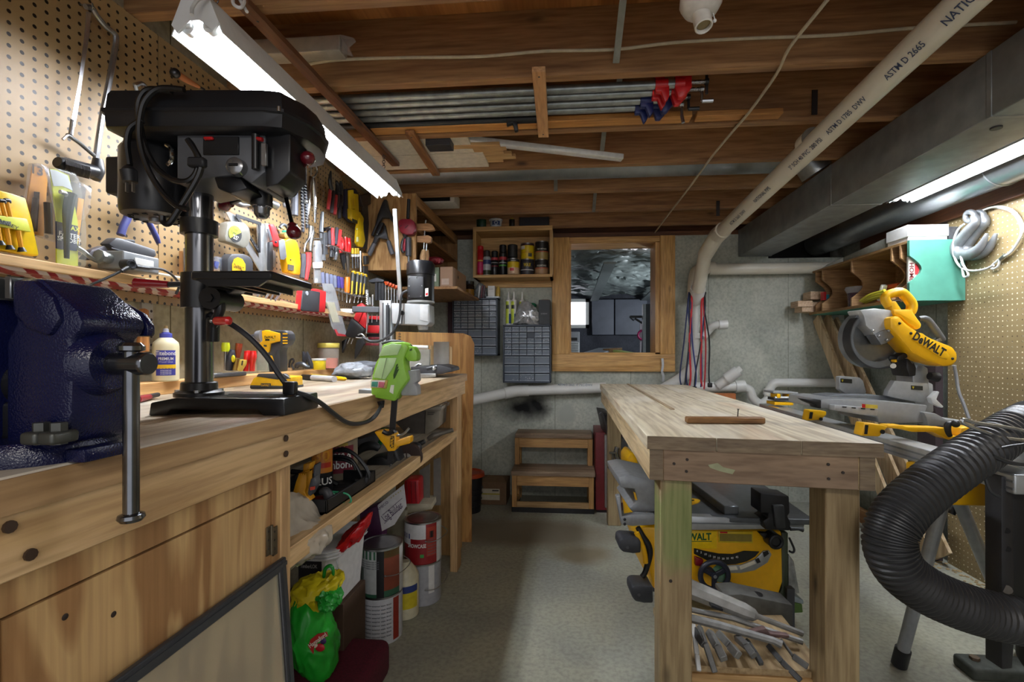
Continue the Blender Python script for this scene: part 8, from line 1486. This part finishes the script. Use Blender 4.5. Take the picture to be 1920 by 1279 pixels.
# pivot and arm
m = MB(ALG); WP(m, cU((1085, 745), (1130, 640), (1200, 680), (1210, 790), (1240, 800), (1245, 1010), (1180, 1030), (1090, 930)), wm_+.04, .10, .006); m.mat(M('#232428', .45)); WP(m, cU((1040, 600), (1090, 620), (1115, 680), (1110, 740), (1060, 745), (1040, 680)), wm_+.0, .10, .006); WT(m, cU((1210, 740), (1270, 750)), wm_-.0, [7, 9], 3, 14); t.add('pivot', m)
m = MB(M('#b8bbbd', .35, .5)); WP(m, cU((980, 480), (1040, 560), (1110, 640), (1080, 660), (1000, 560), (950, 480)), wm_+.0, .07, .005); WP(m, cU((1110, 590), (1200, 620), (1320, 660), (1280, 670), (1200, 665), (1130, 650)), wm_-.02, .06, .004); t.add('arm', m)
bc = cU((775, 460))[0]; bw_ = wm_-.005; C_ = aW(bc[0], bc[1], bw_); br = pm(C_, 46)
m = MB(M('#8d9194', .28, .9)); m.cyl(C_, C_+CAMF*.003, br*1.10, seg=56)
for k in range(60):
    a = 2*PI*k/60; p = C_+CAMR*math.cos(a)*br*1.12+UP*math.sin(a)*br*1.12; m.cbox((0, 0, 0), (.006, .003, .005), 0, fr(p, CAMR*math.cos(a+.5)+UP*math.sin(a+.5), CAMF))
t.add('blade', m)
m = MB(M('#55595c', .25, 0, .15, 20, .85)); m.mat(M('#74797d', .3, .2)); n = 20; A0, A1 = math.radians(95), math.radians(300); ro, ri = br*1.20, br*.93
P = [C_+(CAMR*math.cos(A0+(A1-A0)*k/n)+UP*math.sin(A0+(A1-A0)*k/n))*ro for k in range(n+1)]+[C_+(CAMR*math.cos(A1-(A1-A0)*k/n)+UP*math.sin(A1-(A1-A0)*k/n))*ri for k in range(n+1)]
m.poly([p-CAMF*.03 for p in P], CAMF*.06, .0); m.mat(M('#2b2d30', .4))
for k in range(40): a = math.radians(140)+math.radians(150)*k/40; p = C_+(CAMR*math.cos(a)+UP*math.sin(a))*ro-CAMF*.03; m.cbox((0, 0, 0), (.004, .010, .05), 0, fr(p, CAMR*math.cos(a)+UP*math.sin(a), CAMF))
t.add('guard', m)
m = MB(M('#b9bcbd', .4, .3)); WP(m, cU((690, 245), (800, 232), (930, 245), (945, 280), (910, 330), (900, 385), (800, 440), (775, 400), (735, 365), (720, 290)), bw_-.06, .09, .006); t.add('guard_cover', m)
m = MB(M('#8f9192', .3, .6)); WP(m, cU((800, 430), (870, 395), (930, 385), (960, 440), (900, 490), (850, 510)), bw_-.07, .06, .006); m.mat(STEEL()); [m.ball(aW(*cU(p)[0], bw_-.075), .006) for p in ((830, 440), (905, 400), (890, 470), (785, 400))]; m.mat(BLACK()); WP(m, cU((975, 590), (1040, 560), (1050, 600), (985, 635), (965, 620)), bw_-.05, .05, .004); m.mat(DWY); WP(m, cU((945, 620), (965, 615), (970, 635), (950, 638)), bw_-.055, .02, .002); m.mat(WHITE()); m.cyl(aW(*cU((938, 664))[0], bw_-.03), aW(*cU((938, 664))[0], bw_+.03), .011, seg=14); t.add('guard_linkage', m)
m = MB(DWY); WP(m, cU((915, 300), (985, 285), (1040, 345), (1110, 395), (1260, 470), (1390, 520), (1425, 570), (1425, 625), (1390, 665), (1320, 668), (1200, 630), (1090, 570), (1010, 480), (920, 380)), wm_-.10, .10, .012); t.add('motor_cover', m)
m = MB(M('#f4be14', .36)); WP(m, cU((1110, 410), (1160, 420), (1330, 545), (1365, 590), (1345, 615), (1300, 605), (1080, 460)), wm_-.104, .010, .003); m.mat(BLACK(.6)); q = TM(aW(*cU((1205, 505))[0], wm_-.1045), aW(*cU((1320, 575))[0], wm_)-aW(*cU((1095, 440))[0], wm_), -CAMF); m.text('DeWALT', q, .034, .035, wmax=.148)
for p in ((1070, 420), (985, 345), (1382, 610)): m.ball(aW(*cU(p)[0], wm_-.10), .006, seg=10, rings=6)
t.add('name_plate', m)
m = MB(DWY); P = cU((865, 160), (880, 125), (985, 105), (1020, 115), (1085, 190), (1090, 215), (1075, 265), (1095, 270), (1158, 350), (1150, 385), (1115, 395), (1060, 350), (1040, 300), (950, 280), (925, 250), (890, 200)); 
outer = cU((880, 130), (990, 108), (1085, 195), (1078, 265)); 
WT(m, cU((905, 215), (878, 165), (895, 132), (985, 112), (1030, 140), (1075, 200), (1070, 250), (1040, 275)), wm_-.05, [8, 8, 8, 9, 9, 9, 9, 9], 5, 14); WP(m, cU((925, 180), (960, 175), (1000, 235), (1015, 260), (1010, 300), (960, 285), (930, 250)), wm_-.07, .045, .006); WP(m, cU((940, 240), (1080, 240), (1158, 350), (1150, 385), (1115, 395), (1050, 345), (1000, 300), (950, 285)), wm_-.08, .07, .010); t.add('main_handle', m)
m = MB(BLACK()); WT(m, cU((930, 190), (960, 178), (985, 180)), wm_-.052, 2.4); t.add('trigger', m)
m = MB(M('#4b4e52', .5)); WT(m, cU((1130, 310), (1190, 315), (1250, 390), (1300, 460), (1310, 475)), wm_+.02, [4, 6, 6.5, 6, 5], 5, 12); m.mat(STEEL()); WP(m, cU((1265, 465), (1305, 445), (1318, 475), (1275, 490)), wm_+.01, .03, .003); t.add('carry_handle', m)
m = MB(M('#8a8d90', .4)); WT(m, cU((1395, 660), (1410, 740), (1430, 860), (1470, 960), (1505, 1060)), [wm_-.05, wm_-.05, wm_-.06, wm_-.08, wm_-.1], 2.8, 5, 8); t.add('power_cord', m)
# ---- table saw under the centre bench
t = T('table_saw', 'yellow portable table saw standing under the centre workbench', 'table saw'); wt_ = 1.98
m = MB(DWY); WP(m, cR((235, 30), (1255, 62), (1262, 430), (1225, 545), (1180, 550), (600, 545), (420, 540), (320, 470), (290, 300), (250, 200)), wt_, .40, .012); t.add('body', m)
m = MB(M('#3b4430', .5)); WP(m, cR((1250, 70), (1300, 72), (1300, 500), (1270, 560), (1215, 550), (1250, 480)), wt_+.01, .38, .006); t.add('side_frame', m)
m = MB(M('#5f6468', .4, .4)); m.box((.33, 1.97, .495), (.97, 2.52, .518), .004); t.add('table', m)
m = MB(M('#9ea2a5', .4, .4)); WP(m, cQ((135, 670), (210, 655), (370, 690), (370, 890), (240, 905), (205, 870), (255, 820), (240, 745), (150, 735)), wt_-.02, .3, .005); WP(m, cQ((120, 790), (150, 785), (160, 920), (240, 905), (370, 910), (370, 975), (230, 985), (155, 970)), wt_-.06, .03, .004); m.mat(BLACK()); [m.ball(aW(*cQ(p)[0], wt_-.062), .006, seg=8, rings=5) for p in ((176, 940), (176, 970))]; m.mat(DWY); WP(m, cQ((233, 765), (245, 770), (258, 815), (245, 815)), wt_-.03, .01); t.add('extension_wing', m)
m = MB(bm_); WP(m, cQ((600, 920), (1330, 945), (1330, 1000), (600, 1010)), wt_-.07, .04, .004); m.mat(ALD); WP(m, cQ((600, 960), (1330, 975), (1330, 982), (600, 968)), wt_-.073, .004); t.add('fence_rail', m)
m = MB(M('#6f7478', .4, .5)); m.beam(V((.66, 2.0, .535)), V((.60, 2.52, .535)), .06, .035, .003); m.mat(BLACK()); WP(m, cQ((1050, 770), (1235, 790), (1240, 900), (1225, 920), (1245, 960), (1240, 1015), (1170, 1010), (1085, 1010), (1065, 950), (1100, 930), (1100, 900), (1050, 900)), wt_-.11, .09, .006); m.mat(M('#34373a', .4)); WP(m, cQ((1130, 850), (1205, 850), (1215, 1000), (1150, 1000)), wt_-.125, .03, .006); WT(m, cQ((1240, 1000), (1290, 1000), (1320, 1005)), wt_-.10, [4, 3, 5]); t.add('rip_fence', m)
c = V((.46, 2.12, .5185)); m = MB(DWY); m.poly([c+V((.12*math.cos(a), .05*math.sin(a)+.05*math.cos(a), 0)) for a in [2*PI*k/22 for k in range(22)]], (0, 0, .004)); m.mat(BLACK()); m.beam(c+V((-.09, -.04, .006)), c+V((.09, .04, .006)), .008, .003); t.add('throat_plate', m)
m = MB(M('#f6cc12', .4)); WP(m, cR((560, 55), (785, 60), (785, 190), (560, 185)), wt_-.004, .006, .002); m.mat(M('#155a2c', .5)); m.text('DeWALT', TM(aW(*cR((625, 105))[0], wt_-.0042), CAMR+UP*.02, -CAMF), .028, .035, wmax=.135); WP(m, cR((500, 134), (748, 134), (748, 138), (500, 138)), wt_-.0055, .002); t.add('badge', m)
m = MB(M('#d8b81e', .4)); WP(m, cR((795, 62), (1045, 66), (1045, 150), (795, 145)), wt_-.004, .006, .002); m.mat(M('#8a7a2c', .5)); WP(m, cR((805, 82), (1035, 86), (1035, 138), (805, 134)), wt_-.006, .003); m.mat(RED()); WP(m, cR((808, 66), (860, 67), (860, 78), (808, 77)), wt_-.006, .003); t.add('warning_label', m)
m = MB(M('#1b1d18', .45)); top = [(620, 185), (700, 205), (800, 225), (900, 228), (980, 205), (1090, 210)]; bot = [(1060, 245), (1000, 280), (920, 300), (830, 305), (740, 285), (620, 225)]; WP(m, cR(*(top+bot)), wt_-.004, .006); m.mat(WHITE())
for k, tx in enumerate(('0', '5', '10', '15', '20', '25', '30', '35', '40', '45')): x, y = ((642, 205), (670, 215), (700, 228), (732, 240), (764, 248), (796, 255), (828, 260), (860, 258), (893, 255), (928, 248))[k]; m.text(tx, TM(aW(*cR((x, y))[0], wt_-.0042), CAMR, -CAMF), .0085, .01)
m.mat(M('#a9acac', .35, .5)); WP(m, cR((860, 310), (960, 305), (1060, 265), (1120, 205), (1160, 200), (1180, 230), (1150, 290), (1060, 345), (960, 365), (870, 365)), wt_-.006, .008, .003); m.mat(M('#e6e2d2', .5)); WP(m, cR((945, 315), (1050, 275), (1066, 295), (955, 340)), wt_-.009, .004); WP(m, cR((870, 320), (925, 315), (935, 340), (880, 345)), wt_-.009, .004); m.mat(BLACK()); WP(m, cR((1060, 270), (1085, 255), (1100, 285), (1075, 295)), wt_-.009, .004); WP(m, cR((1115, 215), (1150, 205), (1160, 225), (1125, 250)), wt_-.009, .004); t.add('bevel_scale', m)
m = MB(M('#1c2030', .4)); c = aW(*cR((765, 382))[0], wt_-.06); R_ = pm(c, 26); m.torus(c, CAMF, R_, .011, 32, 10); m.cyl(c-CAMF*.01, c+CAMF*.05, .014, seg=16)
for a in (.5, 2.6, 4.7): m.beam(c, c+(CAMR*math.cos(a)+UP*math.sin(a))*R_, .02, .012, .003, CAMF)
WT(m, cR((735, 470), (730, 500), (740, 520)), wt_-.09, [7, 6, 8], 3, 12); WT(m, cR((860, 430), (900, 460), (945, 510)), wt_-.02, 5, 3); t.add('handwheel', m); m = MB(M('#6f7276', .4)); m.cyl(c-CAMF*.012, c-CAMF*.009, .007, seg=12); t.add('wheel_nut', m)
m = MB(M('#1f5a34', .4)); m.cyl(aW(*cR((800, 350))[0], wt_-.012), aW(*cR((800, 350))[0], wt_), .042, seg=24); t.add('index_plate', m); m = MB(M('#7a1220', .4)); WP(m, cR((630, 250), (690, 270), (680, 320), (630, 310)), wt_-.02, .02, .003); t.add('pointer', m)
m = MB(BLACK()); c = aW(*cR((1210, 138))[0], wt_-.05); m.cyl(c, c+CAMF*.05, .030, seg=24); m.torus(c, CAMF, .024, .008, 24, 8); WP(m, cR((1090, 75), (1180, 80), (1160, 130), (1130, 120)), wt_-.02, .03, .003); t.add('fence_knob', m)
m = MB(M('#2a2b2e', .5)); WT(m, cR((1305, 110), (1340, 190), (1330, 215), (1305, 205)), wt_+.05, 2, 4); m.mat(M('#b9bcc0', .25, .8, .3, 40)); WP(m, cR((1300, 225), (1340, 280), (1380, 510), (1300, 520)), wt_+.06, .03, .003); t.add('blade_guard', m)
for pts in (((85, 130), (110, 118), (215, 125), (238, 135), (238, 220), (180, 225), (110, 215), (80, 185)), ((168, 470), (200, 455), (325, 460), (330, 585), (260, 585), (200, 575), (168, 530))):
    m = MB(M('#35373c', .55, 0, .2)); WP(m, cR(*pts), wt_-.10, .10, .012); m.mat(BLACK()); m.cyl(aW(*cR((pts[0][0]+55, pts[0][1]+50))[0], wt_-.102), aW(*cR((pts[0][0]+55, pts[0][1]+50))[0], wt_-.098), .006); t.add('handle_bumper', m)
m = MB(BLACK()); WT(m, cR((215, 35), (250, 100), (290, 160), (300, 230), (270, 350), (245, 390)), wt_-.05, [5, 6, 6, 6, 5, 5], 5, 10); m.mat(DWY); WT(m, cR((205, 70), (245, 160), (265, 230), (270, 290)), wt_-.06, 5, 4); t.add('cord_wrap', m)
m = MB(M('#5a7a3a', .5)); WP(m, cR((1220, 545), (1400, 590), (1405, 650), (1330, 655), (1250, 600)), wt_+.02, .3, .004); m.mat(M('#8f9ca0', .45)); WP(m, cR((1270, 560), (1330, 520), (1410, 560), (1410, 590)), wt_+.0, .3, .004); t.add('stand_foot', m)
for x in (.40, .90):
    for y in (2.05, 2.38): m = MB(M('#46484c', .5)); m.box((x, y, 0), (x+.03, y+.03, .20)); t.add('stand_leg', m)
m = MB(DWY); WP(m, cP((1440, 640), (1475, 590), (1510, 600), (1540, 680), (1600, 780), (1450, 775)), 2.75, .2, .01); m.mat(BLACK()); WP(m, cP((1480, 700), (1500, 680), (1505, 690), (1490, 730)), 2.745, .01); solo('yellow_guard', m, 'yellow plastic tool guard hanging behind the table saw', 'guard')
# ---- heap of chisels and bars on the lower shelf
CG = 'old steel tools heaped on the lower shelf'
iron = M('#6a6a68', .6, .35, .3, 30); iron2 = M('#7f7f7c', .55, .4, .3, 30); dark_i = M('#4b4c4d', .6, .35, .3, 30)
def bar(label, pts, r, mat_, w, seg=8, flat=None, name='steel_bar', cat='bar'):
    m = MB(mat_); P = [aW(*cR(p)[0], w[i] if isinstance(w, (list, tuple)) else w) for i, p in enumerate(pts)]
    if flat: 
        for p, q in zip(P[:-1], P[1:]): m.beam(p, q, flat[0], flat[1], .002, CAMF)
    else: m.tube(P, r, seg)
    solo(name, m, label, cat, CG)
m = MB(M('#8a8984', .6, .25, .3, 24)); P = [aW(*cR(p)[0], w) for p, w in (((520, 430), 1.62), ((600, 480), 1.60), ((1050, 665), 1.52), ((1400, 800), 1.5))]; m.tube([P[0], P[1], P[1].lerp(P[2], .85), P[2], P[2].lerp(P[3], .08), P[3]], [.030, .032, .026, .020, .009, .009], 8); m.mat(BLACK()); WP(m, cR((745, 595), (830, 625), (825, 642), (745, 612)), 1.525, .02); solo('slotted_bar', m, 'large grey tapered pry tool with slot, topmost of the heap on the lower shelf', 'bar', CG)
bar('long round steel bar lying second from the top of the heap', ((560, 620), (900, 690), (1400, 860)), .009, iron2, [1.55, 1.52, 1.47]); bar('long round steel bar with crushed tip lying across the front of the heap', ((560, 680), (800, 740), (1190, 850), (1250, 880)), [.013, .013, .011, .013], iron2, [1.49, 1.47, 1.44, 1.43])
m = MB(M('#5c5c58', .6, .3, .3, 24)); WP(m, cR((840, 520), (960, 515), (1335, 595), (1335, 750), (1180, 740), (1060, 690), (900, 600), (838, 555)), 1.66, .09, .006); m.mat(BLACK()); c = aW(*cR((1075, 545))[0], 1.69); m.cyl(c+UP*.012, c+UP*.016, .018, seg=18); solo('sledge_head', m, 'heavy sledge hammer head at the back of the heap', 'hammer head', CG)
for k, (pts, fl, mm, lb) in enumerate((
    (((612, 730), (640, 950), (655, 1070)), (.014, .008), M('#c9cac8', .5, .3), 'bright flat chisel pointing down at the left end of the heap'),
    (((660, 750), (700, 870), (770, 1080)), (.016, .012), iron, 'flat pointed chisel beside the bright chisel'),
    (((730, 790), (790, 900), (835, 985)), (.022, .02), iron2, 'blunt thick chisel third from the left of the heap'),
    (((800, 800), (880, 890), (940, 960)), (.022, .02), iron2, 'octagonal punch in the middle of the heap'),
    (((930, 830), (1000, 890), (1050, 960)), (.020, .018), iron, 'blunt punch right of the middle of the heap'),
    (((1000, 850), (1060, 940), (1105, 1020)), (.014, .014), dark_i, 'dark round-headed punch near the front of the heap'),
    (((1150, 880), (1250, 1000), (1390, 1140)), (.016, .006), dark_i, 'long dark flat bar hanging over the front edge of the shelf'),
    (((1250, 850), (1330, 960), (1440, 1040)), (.018, .006), iron, 'short flat bar at the right end of the heap'),
    (((610, 760), (690, 880)), (.02, .014), dark_i, 'dark wedge hidden under the left end of the heap'))): bar(lb, pts, 0, mm, [1.46, 1.39, 1.355][:len(pts)], 8, fl, 'cold_chisel', 'chisel')
m = MB(M('#6b5552', .6, .3, .3)); WP(m, cR((1025, 790), (1140, 762), (1165, 800), (1310, 815), (1305, 835), (1180, 832), (1060, 830)), 1.46, .02, .003); solo('scraper', m, 'small brownish scraper lying on top of the right side of the heap', 'scraper', CG)
# ---- shop vacuum and hose
t = T('vacuum_hose', 'thick black corrugated dust hose curling in front of the saw stand', 'hose'); wz = 1.22
P = smooth_path([aW(*cV(p)[0], w) for p, w in (((960, 15), 1.50), ((850, 75), 1.42), ((740, 150), 1.34), ((600, 240), 1.28), ((440, 360), 1.24), ((320, 480), 1.21), ((275, 600), 1.20), ((320, 730), 1.20), ((440, 830), 1.21), ((600, 905), 1.22), ((760, 955), 1.23), ((980, 1000), 1.25))], 26)
m = MB(M('#2e2f31', .42, 0, .2, 20)); m.tube(P, [(.0600, .0600, .0545, .0545)[k % 4] for k in range(len(P))], 26); t.add(None, m)
t = T('dust_collector', 'black dust collector with pale drum top at the right edge', 'dust collector'); wv = 1.32
m = MB(M('#26272a', .5)); WP(m, cV((815, 290), (870, 300), (880, 1050), (868, 1215), (818, 1220)), wv, .05, .003); m.mat(M('#0c0c0d', .6)); WP(m, cV((868, 310), (1000, 310), (1000, 900), (875, 890)), wv+.03, .05, .003); m.mat(M('#0a0a0b', .8))
for p in ((840, 552), (845, 640)): m.cyl(aW(*cV(p)[0], wv-.002), aW(*cV(p)[0], wv+.001), .008, seg=10)
m.mat(M('#6a655c', .5)); m.cyl(aW(*cV((842, 835))[0], wv-.004), aW(*cV((842, 835))[0], wv), .012, seg=10); t.add('frame_post', m)
c = aW(2010, 860, wv+.12); rD = .165
m = MB(M('#b9bdbc', .35, .2)); m.lathe([(rD*.95, -.05), (rD, -.045), (rD*1.0, -.005), (rD*1.06, .0), (rD*1.06, .014), (rD*1.0, .02), (rD*1.0, .065), (rD*.9, .08), (0, .085)], V((c.x, c.y, .84)), seg=40); BAND(m, c, rD+.001, .805, .825, -1.2, 1.4, M('#d0d0ca', .5)); BAND(m, c, rD+.002, .800, .803, -1.2, 1.4, M('#b8452a', .5)); BAND(m, c, rD+.0015, .868, .895, -.4, .9, M('#33363a', .5)); CYLTXT(m, 'WARNING', c, rD+.0025, .815, .012, M('#2a2b2c', .5), .07, -.25); t.add('drum_top', m)
m = MB(M('#d2d4d0', .6)); BAND(m, c, rD+.003, .872, .891, -.3, .8, M('#c4c6c2', .5)); m.mat(M('#4a4d50', .5)); [BAND(m, c, rD+.004, .875+.005*k, .8765+.005*k, -.25, .7, M('#4a4d50', .5)) for k in range(3)]; t.add('rating_plate', m)
m = MB(M('#b4b8ba', .25, .8)); WT(m, cV((1000, 90), (860, 58), (700, 35), (640, 18), (625, 22), (640, 40), (740, 80), (820, 105), (1000, 125)), 1.30, 3.2, 5, 8); t.add('wire_handle', m)
m = MB(M('#2f3236', .4)); WT(m, cV((1000, 130), (860, 145), (770, 170), (735, 220), (735, 290), (760, 360), (810, 390)), 1.27, 2.8, 5, 8); WT(m, cV((770, 190), (860, 225), (1000, 240)), 1.25, 4, 4, 8); t.add('power_cord', m)
m = MB(M('#15161a', .5)); WP(m, cV((905, -20), (930, -20), (930, 50), (905, 55)), 1.5, .05, .004); m.mat(M('#b83a58', .4)); WP(m, cV((885, 5), (925, 0), (925, 16), (895, 18)), 1.49, .02, .002); t.add('switch_box', m)
m = MB(M('#3f433c', .7, 0, .3)); a = aZ(1826, 1258, .04); m.box((a.x, a.y-.0, .0), (a.x+.5, a.y+.10, .045), .012); m.mat(M('#6a5a48', .6, .3)); m.cyl(V((a.x+.05, a.y+.06, .045)), V((a.x+.05, a.y+.06, .055)), .016, seg=6); t.add('base', m)
m = MB(M('#131416', .7)); m.lathe([(.11, 0), (.12, .02), (.12, .55), (.16, .62)], V((c.x, c.y, .2)), seg=30); t.add('dust_bag', m)
# ---- things in the crawl space beyond the window
gp2 = M('#6d717d', .6, 0, .15, 6)
a = aY(1110, 562, 7.1); b = aY(1152, 628, 7.1); c_ = aY(1213, 628, 7.1)
m = MB(gp2); m.box((a.x, 7.08, b.z), (b.x-.008, 7.14, a.z), .01); solo('grey_panel_board', m, 'grey panel on the far wall beyond the window, left of two', 'board', 'panels beyond the window')
m = MB(gp2); m.box((b.x+.008, 7.08, b.z), (c_.x, 7.14, a.z), .01); solo('grey_panel_board', m, 'grey panel on the far wall beyond the window, right of two', 'board', 'panels beyond the window')
t = T('metal_rack', 'thin black metal rack frame beyond the window', 'rack'); m = MB(BLACK()); yr_ = 5.2
P = [aY(x, y, yr_) for x, y in ((1182, 660), (1182, 594), (1208, 594), (1205, 662))]; [m.beam(p, q, .025, .025) for p, q in zip(P[:-1], P[1:])]; m.beam(aY(1190, 597, yr_), aY(1204, 606, yr_), .02, .02); m.beam(aY(1182, 594, yr_+.0), aY(1188, 600, yr_+.5), .02, .02); t.add(None, m)
m = MB(M('#d8d0d8', .6)); a, b = aY(1200, 605, 5.3), aY(1210, 662, 5.3); m.box((a.x, 5.3, b.z), (b.x, 5.32, a.z)); m.mat(M('#c22a72', .5)); m.torus(V(((a.x+b.x)/2, 5.297, (a.z+b.z)/2+.03)), (0, 1, 0), .05, .014, 18, 6); solo('pink_sign', m, 'white board with pink marking beyond the window', 'board')
m = MB(M('#2c2e36', .6)); a, b = aY(1209, 570, 5.0), aY(1226, 664, 5.0); m.box((a.x, 5.0, b.z), (b.x+.2, 5.05, a.z)); m.mat(M('#8f929a', .4)); m.box((a.x-.02, 4.99, b.z), (a.x+.01, 5.06, a.z)); solo('dark_panel_board', m, 'dark upright panel with grey edge beyond the window at its right side', 'board')
m = MB(WD('#8a6a44', '#a98558', 'X', 1, key=140)); a = aY(1137, 660, 4.5); m.beam(aY(1137, 659, 4.5), aY(1160, 657, 4.6), .10, .05, .003); solo('wood_scrap', m, 'wood scrap lying on the sill level beyond the window', 'wood block')
m = MB(M('#a9b4c4', .5)); m.beam(aY(1112, 664, 4.4), aY(1140, 655, 4.7), .2, .03, .003); solo('paper_stack', m, 'pale folded papers lying beyond the window', 'papers')
m = MB(M('#9aa85a', .5)); m.beam(aY(1155, 658, 4.5), aY(1195, 665, 4.4), .15, .02, .003); solo('green_paper', m, 'green printed sheet lying beyond the window', 'papers')
t = T('white_appliance', 'white slatted appliance box beyond the window at lower left', 'appliance'); m = MB(M('#d4d6d8', .5)); a, b = aY(1066, 642, 5.5), aY(1086, 664, 5.5); m.box((a.x-.1, 5.5, b.z-.1), (b.x, 5.7, a.z), .004); m.mat(M('#9a9da2', .5)); [m.box((a.x-.1, 5.495, b.z+.02*k), (b.x-.01, 5.5, b.z+.02*k+.006)) for k in range(7)]; t.add(None, m)
m = MB(M('#8d8f94', .5)); a, b = aY(1066, 622, 6), aY(1087, 642, 6); m.box((a.x-.1, 6, b.z-.3), (b.x, 6.2, a.z), .01); m.mat(BLACK()); m.box((a.x, 5.995, b.z+.02), (b.x-.03, 6, b.z+.06)); solo('grey_machine', m, 'grey machine box behind the white appliance beyond the window', 'appliance')
for t_ in ALL: t_.finish()
